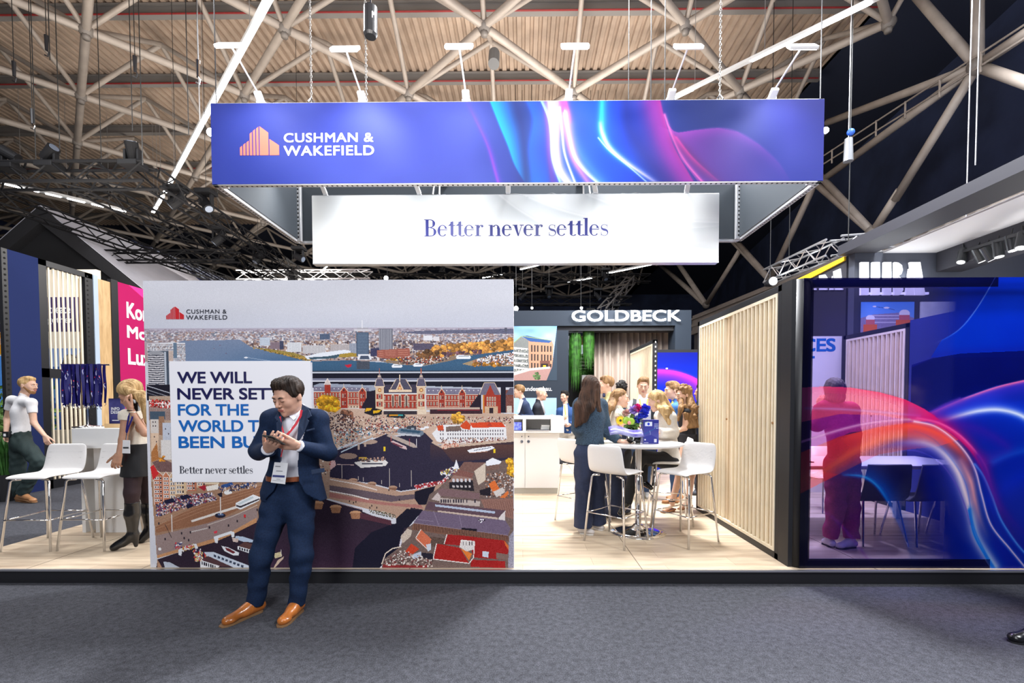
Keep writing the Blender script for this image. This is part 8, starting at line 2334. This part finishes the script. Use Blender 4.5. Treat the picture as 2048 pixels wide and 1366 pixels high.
MB().box((J['waist'].x - .07,7.062,J['waist'].z - .07),(J['waist'].x - .04,7.07,J['waist'].z - .03)).build('belt_pack_display',TXTW,p.root)
J = joints(5.12,(1182,775),(1180,800),(1160,812,-.04),(1200,812,.06),(1156,856,-.06),(1212,862,.08),(1170,880,.12),(1238,882,-.02),(1180,905),(1166,978,-.04),(1194,978,.08),(1167,1056,-.04),(1194,1044,.16),(1184,1060,-.08),(1204,1050,.1),waist=(1180,870),chest=(1180,835))
wJ = J
p = Person('person with very long brown hair and blue wool jacket, back turned',(J['hipm'].x,5.12,PZ),(.35,.94),.99,SKIN2,hb=.010,hh=.006,hg=.007,female=True)
p.body(J); p.head(J['headc'],150,8,0,k=1.0,face=False)
p.hand(J['wrR'],(.92,-.05,-.05),(.0,-.3,.95),(-.1,.9,.2),curl=(.35,.5,.4),thumb=(.6,.3),h=.005); p.hand(J['wrL'],(.4,.7,-.3),(-.5,-.6,.2),(.2,.2,1),h=.006)
p.finish(); w = p.w; H0 = p.hc
def hs(dx,dy,dz): return H0 + VC((dx,dy,dz))
p.hair('long',BROWN,vol=1.05,h=.005,line=([-.14,-.085,-.06,-.035,-.012,.012,.04,.07,.14],[.085,.075,.055,.02,-.05,-.1,-.1,-.1,-.1]),
       strands=[(hs(-.03,-.06,.03),dn(1160,815,5.0),.062,.055),(hs(.02,-.07,.03),dn(1180,815,4.98),.062,.055),(dn(1158,812,4.99),dn(1152,852,4.97),.055,.018),(dn(1176,812,4.98),dn(1170,842,4.94),.055,.022),(hs(.055,-.03,0),dn(1196,822,5.04),.042,.03),(dn(1196,820,5.05),dn(1203,860,5.08),.03,.014),(dn(1168,825,4.97),dn(1160,848,4.95),.05,.02)])
p.top('wool_jacket',mat('wool_blue',(.035,.062,.098),.95,noise=.5,nscale=130,bump=.5,bscale=220),d=.030,sleeve=1.0,hem=dn(1180,889,5.1).z,amp=.007,seed=31,h=.007,cuffd=.048)
p.trousers(DEN,d=.016,wide=.012,flare=.036,amp=.007,seed=12,cuff=.045,h=.008)
p.shoes(mat('sneaker_grey',(.50,.46,.44),.6),sole=mat('sole_white',(.6,.58,.55),.6),h=.006,k=.95)
bcn = dn(1250,862,4.85); mb = MB(); vs = []; fs = []; n = 14
for i in range(n + 1):
 u = i / n
 for v in (0,1):
  x = -.17 + .34 * u; vs.append((bcn.x + x,bcn.y + .02 - v * .10 + .03 * math.sin(u * 5),bcn.z + .022 * math.sin(u * 5.6 + .4) * (1 - .3 * v) - v * .075 + .03))
for i in range(n): fs.append((2 * i,2 * i + 2,2 * i + 3,2 * i + 1))
o = mk('brochure',vs,fs,mat('brochure_violet',(.35,.35,.55),.3,col2=(.06,.04,.35),nscale=9),smooth=True); tag(o,'open glossy violet brochure in the hand of the woman in blue wool','brochure')
o.modifiers.new('t','SOLIDIFY').thickness = .004
J = joints(5.95,(1241,797),(1236,815),(1240,828,-.17),(1232,826,.15),(1246,856,-.18),(1250,850,.2),(1266,858,-.10),(1266,852,.14),(1228,905),(1230,960,-.08),(1236,960,.10),(1226,1010,-.1),(1240,1008,.1),(1244,1016,-.1),(1258,1014,.1),waist=(1228,876),chest=(1233,846))
p = Person('person with half tied fair hair in a sleeveless cream top, seen from the side',(J['hipm'].x,5.95,PZ),(1,-.1),.98,SKIN2,hb=.011,hh=.0065,hg=.008,female=True)
p.body(J); p.head(J['headc'],82,4,0,k=1.0)
p.hand(J['wrL'],(.9,.1,-.1),(0,-.4,.9),(0,.9,.3),h=.006); p.hand(J['wrR'],(.9,0,-.1),(0,.3,.9),(0,-.9,.3),h=.006)
p.finish(); w = p.w
p.hair('long',LBROWN,vol=1.0,line=([-.14,-.085,-.06,-.035,-.012,.012,.04,.07,.14],[.085,.080,.072,.060,.03,.02,-.1,-.1,-.1]),
       strands=[(w(.02,.09,.03),dn(1219,815,5.86),.042,.045),(dn(1219,812,5.86),dn(1210,850,5.84),.045,.022),(w(.04,.05,.02),dn(1224,815,5.80),.032,.035)])
p.top('sleeveless_top',CREAMC,d=.012,sleeve=.06,hem=dn(1230,893,5.9).z,amp=.004,seed=15); p.trousers(DEN,d=.022,wide=.03,flare=.05,amp=.006,seed=16)
p.shoes(mat('sneaker_white',(.7,.7,.7),.6),sole=mat('sole_white'),h=.007)
J = joints(7.0,(1286,772),(1287,793),(1309,812),(1264,812),(1314,850,-.05),(1258,850,-.05),(1296,868,-.25),(1276,868,-.25),(1287,890),(1294,940,-.03),(1280,940),(1294,985),(1280,985),(1298,992,-.12),(1276,992,-.12))
p = Person('person in a white shirt with dark rucksack straps and a yellow lanyard, eyes lowered',(J['hipm'].x,7.0,PZ),(-.1,-1),1.05,SKIN2,hb=.012,hh=.0065,hg=.009)
p.body(J); p.head(J['headc'],-10,14,4,k=1.0,lids=True,brows=(.10,.06,.03)); p.hand(J['wrL'],(-.6,-.4,.3),(.3,-.8,-.2),(0,.2,1),h=.007); p.hand(J['wrR'],(.6,-.4,.3),(-.3,-.8,-.2),(0,.2,1),h=.007)
p.finish(); p.hair('quiff',LBROWN,vol=1.0)
p.top('shirt',SHIRT,d=.018,hem=dn(1287,893,6.9).z,amp=.006,seed=17); p.trousers(cloth('jeans_blue',(.03,.07,.17)),d=.012,amp=.006); p.shoes(mat('sneaker_white'),sole=mat('sole_white'),h=.008)
for sx,(x0,x1) in ((1,(1303,1306)),(-1,(1270,1266))):
 ribbon3('rucksack_strap',[dn(x0,798,6.86),dn(x0 + sx * 1,808,6.80),dn(x1,824,6.78),dn(x1,846,6.79)],.055,cloth('strap_dark',(.03,.035,.045)),p.root,th=.008)
YL = mat('lanyard_yellow',(.8,.6,.08),.5)
ribbon3('lanyard',[dn(1279,798,6.84),dn(1282,815,6.79),dn(1285,832,6.78)],.022,YL,p.root); ribbon3('lanyard',[dn(1296,798,6.84),dn(1292,815,6.79),dn(1287,832,6.78)],.022,YL,p.root)
bp = MB().box((J['chest'].x - .16,7.16,J['chest'].z - .3),(J['chest'].x + .16,7.36,J['chest'].z + .16)).build('rucksack',mat('strap_dark'),p.root,bevel=.04)
J = joints(5.68,(1312,802,-.04),(1330,820),(1340,836,-.16),(1322,834,.14),(1346,866,-.20),(1330,862,.05),(1316,866,-.34),(1308,862,-.1),(1336,918),(1280,912,-.12),(1284,918,.12),(1250,1000,-.16),(1296,965,.10),(1238,1016,-.3),(1300,975,.0),waist=(1334,888),chest=(1332,856))
J['anL'] = dn(1252,1006,5.45); J['toeL'] = dn(1240,1026,5.33); J['anR'] = dn(1285,962,5.82); J['toeR'] = dn(1302,976,5.74)
p = Person('person with long blond hair and beige jacket seated at the bar table',(J['hipm'].x,5.68,PZ),(-1,-.15),.98,SKIN2,hb=.011,hh=.0065,hg=.008,female=True)
p.body(J); p.head(J['headc'],-96,24,0,k=1.0,face=False); p.hand(J['wrL'],(-.9,-.1,0),(0,-.3,.9),(0,.9,.2),h=.006); p.hand(J['wrR'],(-.9,-.1,0),(0,-.3,.9),(0,.9,.2),h=.006)
p.finish(); w = p.w
p.hair('long',BLOND,vol=1.03,line=([-.14,-.085,-.06,-.035,-.012,.012,.04,.07,.14],[.085,.080,.07,.045,-.02,-.08,-.1,-.1,-.1]),
       strands=[(w(-.05,.02,.05),dn(1332,822,5.52),.05,.05),(w(0,.08,.03),dn(1342,826,5.58),.05,.048),(dn(1336,820,5.5),dn(1344,862,5.46),.048,.024),(w(-.06,-.03,.03),dn(1322,818,5.5),.034,.03),(dn(1322,818,5.48),dn(1338,846,5.44),.03,.02)])
BEI = cloth('jacket_beige',(.62,.57,.50),noise=.05)
p.top('jacket',BEI,d=.028,hem=dn(1340,930,5.6).z,amp=.006,seed=41,extra=[(dn(1336,890,5.68),dn(1338,926,5.70),.15,.185)]); p.trousers(BLK,d=.016,wide=.004,amp=.004,cuff=.05)
F = Field(.007)
for L in 'LR':
 an,to = J['an' + L],J['toe' + L]; F.cap(an + (J['kn' + L] - an).normalized() * .14,an,.052,.044,.02).cap(an,to,.042,.028,.03)
meshobj('ankle_boots',[F.mesh()],BOOT,p.root)
J = joints(6.75,(1344,781),(1352,800),(1350,818,-.18),(1352,816,.18),(1344,850,-.22),(1346,850,.1),(1326,868,-.2),(1328,866,.1),(1354,892),(1350,940,-.1),(1356,940,.1),(1350,984,-.12),(1358,980,.12),(1328,992,-.14),(1336,988,.1))
p = Person('person with swept fair hair and a bright blue jacket behind the curly haired woman',(J['hipm'].x,6.75,PZ),(-1,-.1),1.03,SKIN2,hb=.012,hh=.0065,hg=.009)
p.body(J); p.head(J['headc'],-84,6,0,k=1.0); p.hand(J['wrL'],(-.9,0,0),(0,-.9,0),(0,0,1),h=.007); p.finish(); p.hair('quiff',LBROWN,vol=1.03)
p.top('jacket',cloth('jacket_cobalt',(.03,.13,.38)),d=.024,hem=dn(1350,900,6.7).z,amp=.006,seed=43); p.trousers(cloth('jeans_blue'),d=.012); p.shoes(mat('shoe_tan'),sole=mat('sole_tan'),h=.008)
ribbon3('lanyard',[dn(1346,803,6.58),dn(1339,818,6.55),dn(1335,832,6.55)],.022,YL,p.root)
J = joints(6.2,(1367,790),(1374,808),(1374,824,-.16),(1378,822,.15),(1370,856,-.22),(1372,852,.1),(1346,866,-.26),(1350,862,.0),(1374,892),(1360,948,-.10),(1382,948,.10),(1344,998,-.1),(1378,998,.10),(1328,1004,-.16),(1362,1004,.02),waist=(1374,866),chest=(1374,838))
for L in 'LR': J['an' + L].z = PZ + .12
p = Person('person with long curly hair in a sleeveless black dress and strappy heels',(J['hipm'].x,6.2,PZ),(-1,-.25),.98,SKIN2,hb=.010,hh=.0065,hg=.008,female=True)
p.body(J); p.head(J['headc'],-80,10,0,k=1.0,lids=True); p.hand(J['wrL'],(-.9,0,.1),(0,-.9,0),(0,0,1),h=.006); p.hand(J['wrR'],(-.9,0,.1),(0,-.9,0),(0,0,1),h=.006); p.finish(); w = p.w
g = random.Random(6)
st_ = [(w(-.02,.07,.04),dn(1386,820,6.05),.05,.055),(dn(1384,815,6.05),dn(1392,852,6.02),.055,.03),(w(-.06,.0,.02),dn(1362,818,6.0),.036,.03),(dn(1362,815,6.0),dn(1356,840,5.98),.03,.018)]
st_ += [(dn(1376 + g.uniform(-6,16),805 + g.uniform(0,50),6.0 + g.uniform(-.04,.06)),dn(1378 + g.uniform(-6,18),812 + g.uniform(0,46),6.0),.022,.016,.008) for _ in range(26)]
p.hair('curly',LBROWN,vol=1.02,line=([-.14,-.085,-.06,-.035,-.012,.012,.04,.07,.14],[.085,.080,.07,.045,-.02,-.08,-.1,-.1,-.1]),strands=st_)
DR = cloth('dress_black',(.010,.010,.014))
p.top('dress_top',DR,d=.010,sleeve=.05,hem=dn(1374,880,6.2).z,amp=.003,seed=51); p.skirt(DR,dn(1374,928,6.2).z,dn(1374,870,6.2).z,.155,.20,name='dress_skirt')
for L in 'LR':
 an,to = J['an' + L],J['toe' + L]; d = (to - an); d.z = 0; d.normalize()
 mb = MB(); mb.beam(an - d * .04 + VC((0,0,-.085)),to + d * .03 + VC((0,0,-.022)),.07,.018).tube(an - d * .03 + VC((0,0,-.08)),an - d * .03 + VC((0,0,-.118)),.024,.018)
 mb.build('sandal',mat('sandal_brown',(.28,.12,.05),.5),p.root)
 MB().lathe([(.040,-.006),(.043,0),(.040,.006)],an + VC((0,0,.02)),18).build('ankle_strap',BLACKF,p.root)
def simple(label,D,J,fwd,sc,skin,hyaw,hpitch,hair,hm,top,trs,shoe,lapels=None,lids=False,**k):
 p = Person(label,(J['hipm'].x,D,k.get('fz',PZ)),fwd,sc,skin,hb=.013,hh=.0085,hg=.011,female=k.get('female',False))
 p.body(J); p.head(J['headc'],hyaw,hpitch,0,k=1.02,lids=lids,face=k.get('face',True),brows=k.get('brows',(.05,.03,.02)))
 for L,s_ in (('L',1),('R',-1)):
  d = (J['wr' + L] - J['el' + L]).normalized(); p.hand(J['wr' + L],d,p.rt * s_,p.f,h=.008)
 p.finish()
 if hair: p.hair(hair,hm,vol=1.02,strands=k.get('strands',lambda w: [])(p.w),**({'line': k['line']} if 'line' in k else {}))
 p.top('jacket',top,d=.026,hem=J['hipm'].z - k.get('hem',.12),amp=.007,seed=int(D * 10)); p.trousers(trs,d=.016,wide=.01,amp=.008); p.shoes(shoe,h=.010)
 return p
J = joints(6.95,(1212,770),(1216,790),(1218,812,-.18),(1220,810,.18),(1212,850,-.2),(1216,848,.15),(1204,866,-.25),(1206,864,.1),(1220,892),(1218,940,-.08),(1222,940,.08),(1218,985,-.08),(1222,985,.08),(1204,990,-.08),(1208,990,.08))
p = simple('person with glasses and a pale yellow jacket behind the blue wool jacket',6.95,J,(-1,-.1),1.04,SKIN2,-88,4,'quiff',LBROWN,cloth('jacket_straw',(.50,.47,.24)),DEN,BLK)
w = p.w; MB().pipe([w(-.05,-.10,.0),w(-.03,-.104,-.012),w(-.01,-.106,.0),w(.01,-.106,.0),w(.03,-.104,-.012),w(.05,-.10,.0)],.002,5).tube(w(-.05,-.10,.004),w(-.078,.01,.004),.002).build('glasses',BLACKF,p.root)
MB().pipe([J['neck'] + VC((-.07,-.06,-.02)),J['neck'] + VC((-.06,.0,.03)),J['neck'] + VC((.05,.03,.05)),J['neck'] + VC((.09,-.03,-.01)),J['neck'] + VC((.05,-.1,-.05))],.02,8).build('collar',cloth('collar_navy',(.02,.03,.10)),p.root,smooth=True)
J = joints(7.6,(1243,779),(1243,798),(1224,816),(1262,816),(1220,850,.05),(1266,850,.05),(1232,866,.2),(1252,866,.2),(1243,890),(1235,935),(1250,935),(1234,975),(1250,975),(1234,975,.14),(1250,975,.14))
J['hipL'],J['hipR'] = J['hipL'],J['hipR']
simple('person with short black curly hair turned away, before the narrow slatted wall',7.6,J,(0,1),1.0,mat('skin_brown',(.16,.08,.045),.5),172,0,'curly',BLACKH,cloth('shirt_ink',(.02,.03,.07)),BLK,BLK,face=False)
NVY = cloth('blazer_navy',(.014,.03,.085))
J = joints(9.0,(1038,783),(1046,800),(1050,812,-.18),(1048,810,.18),(1064,838,-.2),(1056,836,.15),(1040,834,-.3),(1036,834,.0),(1052,862),(1050,895,-.08),(1054,895,.08),(1050,943,-.08),(1054,943,.08),(1040,948,-.08),(1044,948,.08))
p = simple('person with combed fair hair and navy suit at the cupboard counter',9.0,J,(-1,-.15),1.0,SKIN2,-80,6,'quiff',LBROWN,NVY,NVY,BLK)
MB().prism([dn(1041,797,8.78),dn(1047,800,8.76),dn(1039,826,8.74),dn(1034,824,8.78)],(0,.006,0)).build('shirt_front',SHIRT,p.root)
J = joints(9.1,(1083,788),(1077,803),(1074,816,-.18),(1078,814,.18),(1072,842,-.2),(1076,840,.15),(1094,836,-.2),(1096,836,.1),(1076,864),(1074,895,-.08),(1078,895,.08),(1074,943,-.08),(1078,943,.08),(1086,948,-.08),(1090,948,.08))
p = simple('bald person in a black blazer in profile behind the cupboard counter',9.1,J,(1,-.15),1.02,SKIN2,84,6,None,None,cloth('blazer_black',(.010,.012,.022)),BLK,BLK)
MB().prism([dn(1080,801,8.88),dn(1086,802,8.86),dn(1091,826,8.84),dn(1089,828,8.88)],(0,.006,0)).build('shirt_front',SHIRT,p.root)
J = joints(11.7,(1129,793),(1131,810),(1144,822),(1120,822),(1150,848),(1117,846),(1140,850,-.2),(1126,836,-.28),(1134,866),(1143,893),(1127,893),(1144,916),(1127,914),(1148,922,-.1),(1122,920,-.1),fz=0)
p = simple('person with dark hair, blue blazer and beige trousers standing by the trailing plants',11.7,J,(-.4,-.9),1.13,SKIN2,-40,4,'quiff',BLACKH,cloth('blazer_blue',(.015,.06,.2)),cloth('chinos_beige',(.55,.50,.42)),BLK,hem=.0,fz=0)
MB().prism([dn(1127,808,11.45),dn(1135,809,11.45),dn(1137,850,11.4),dn(1125,850,11.4)],(0,.006,0)).build('shirt_front',SHIRT,p.root)
ribbon3('lanyard',[dn(1129,810,11.4),dn(1131,826,11.36),dn(1132,838,11.34)],.03,YL,p.root)
J = joints(7.3,(1404,785),(1402,804),(1398,820,-.18),(1404,818,.18),(1396,852,-.22),(1402,850,.1),(1386,868,-.2),(1394,866,.1),(1402,892),(1400,935,-.08),(1404,935,.08),(1398,968,-.08),(1402,968,.08),(1388,976,-.12),(1392,976,.08))
simple('person in dark clothes mostly hidden behind the large slatted wall',7.3,J,(-1,-.2),1.02,SKIN3,-90,0,'quiff',BLACKH,BLK,cloth('jeans_slate',(.03,.04,.06)),mat('sneaker_slate',(.04,.05,.07),.6),face=False)
J = joints(4.62,(1668,782),(1672,804),(1650,818,-.02),(1700,820,.04),(1632,850,.0),(1708,868,.05),(1640,812,.05),(1706,915,.02),(1685,925),(1672,1010,-.02),(1700,1012,.04),(1660,1078,.02),(1702,1094,-.02),(1650,1084,.1),(1678,1102,-.06),waist=(1684,890),chest=(1678,850))
p = simple('person with ash blond bob and crimson suit standing behind the printed glass',4.62,J,(-.4,.9),.98,SKIN2,160,6,'long',GREYB,cloth('suit_crimson',(.42,.04,.16)),mat('suit_crimson'),mat('sneaker_white'),face=False,female=True,
           line=([-.14,-.085,-.06,-.035,-.012,.012,.04,.07,.14],[.085,.080,.07,.03,-.05,-.09,-.1,-.1,-.1]),strands=lambda w: [(w(-.05,.04,.02),w(-.05,.05,-.08),.04,.035),(w(.05,.04,.02),w(.05,.05,-.08),.04,.035),(w(0,.08,.02),w(0,.08,-.08),.05,.04)])
t0 = atZ(2020,1284,.0); X0 = t0.x
J = joints(t0.y,(2330,600),(2320,660),(2345,700,.1),(2300,700,-.1),(2350,800),(2300,800),(2350,860),(2300,860),(2320,900),(2330,1050),(2240,1060),(2400,1220),(2120,1230),(2360,1270),(2040,1270),fz=0.)
B = VC((X0 + 1.02,t0.y,0))
J = dict(headc=B + VC((0,0,1.66)),neck=B + VC((0,0,1.48)),headb=B + VC((0,0,1.57)),shL=B + VC((0,-.18,1.42)),shR=B + VC((0,.18,1.42)),elL=B + VC((.05,-.22,1.14)),elR=B + VC((-.0,.22,1.14)),wrL=B + VC((0,-.22,.90)),wrR=B + VC((.05,.22,.90)),
         chest=B + VC((0,0,1.32)),waist=B + VC((0,0,1.1)),hipm=B + VC((0,0,.96)),hipL=B + VC((0,-.09,.94)),hipR=B + VC((0,.09,.94)),knL=B + VC((-.30,-.08,.54)),knR=B + VC((.1,.1,.52)),anL=VC((X0 + .20,t0.y,.095)),anR=B + VC((.35,.1,.12)),toeL=VC((X0 + .02,t0.y,.03)),toeR=B + VC((.5,.1,.04)))
p = simple('person in dark suit walking out of the picture, only a black shoe toe showing',t0.y,J,(-1,0),1.0,SKIN2,-90,0,'quiff',BROWN,BLK,BLK,mat('shoe_black_gloss',(.01,.01,.012),.25),fz=0)
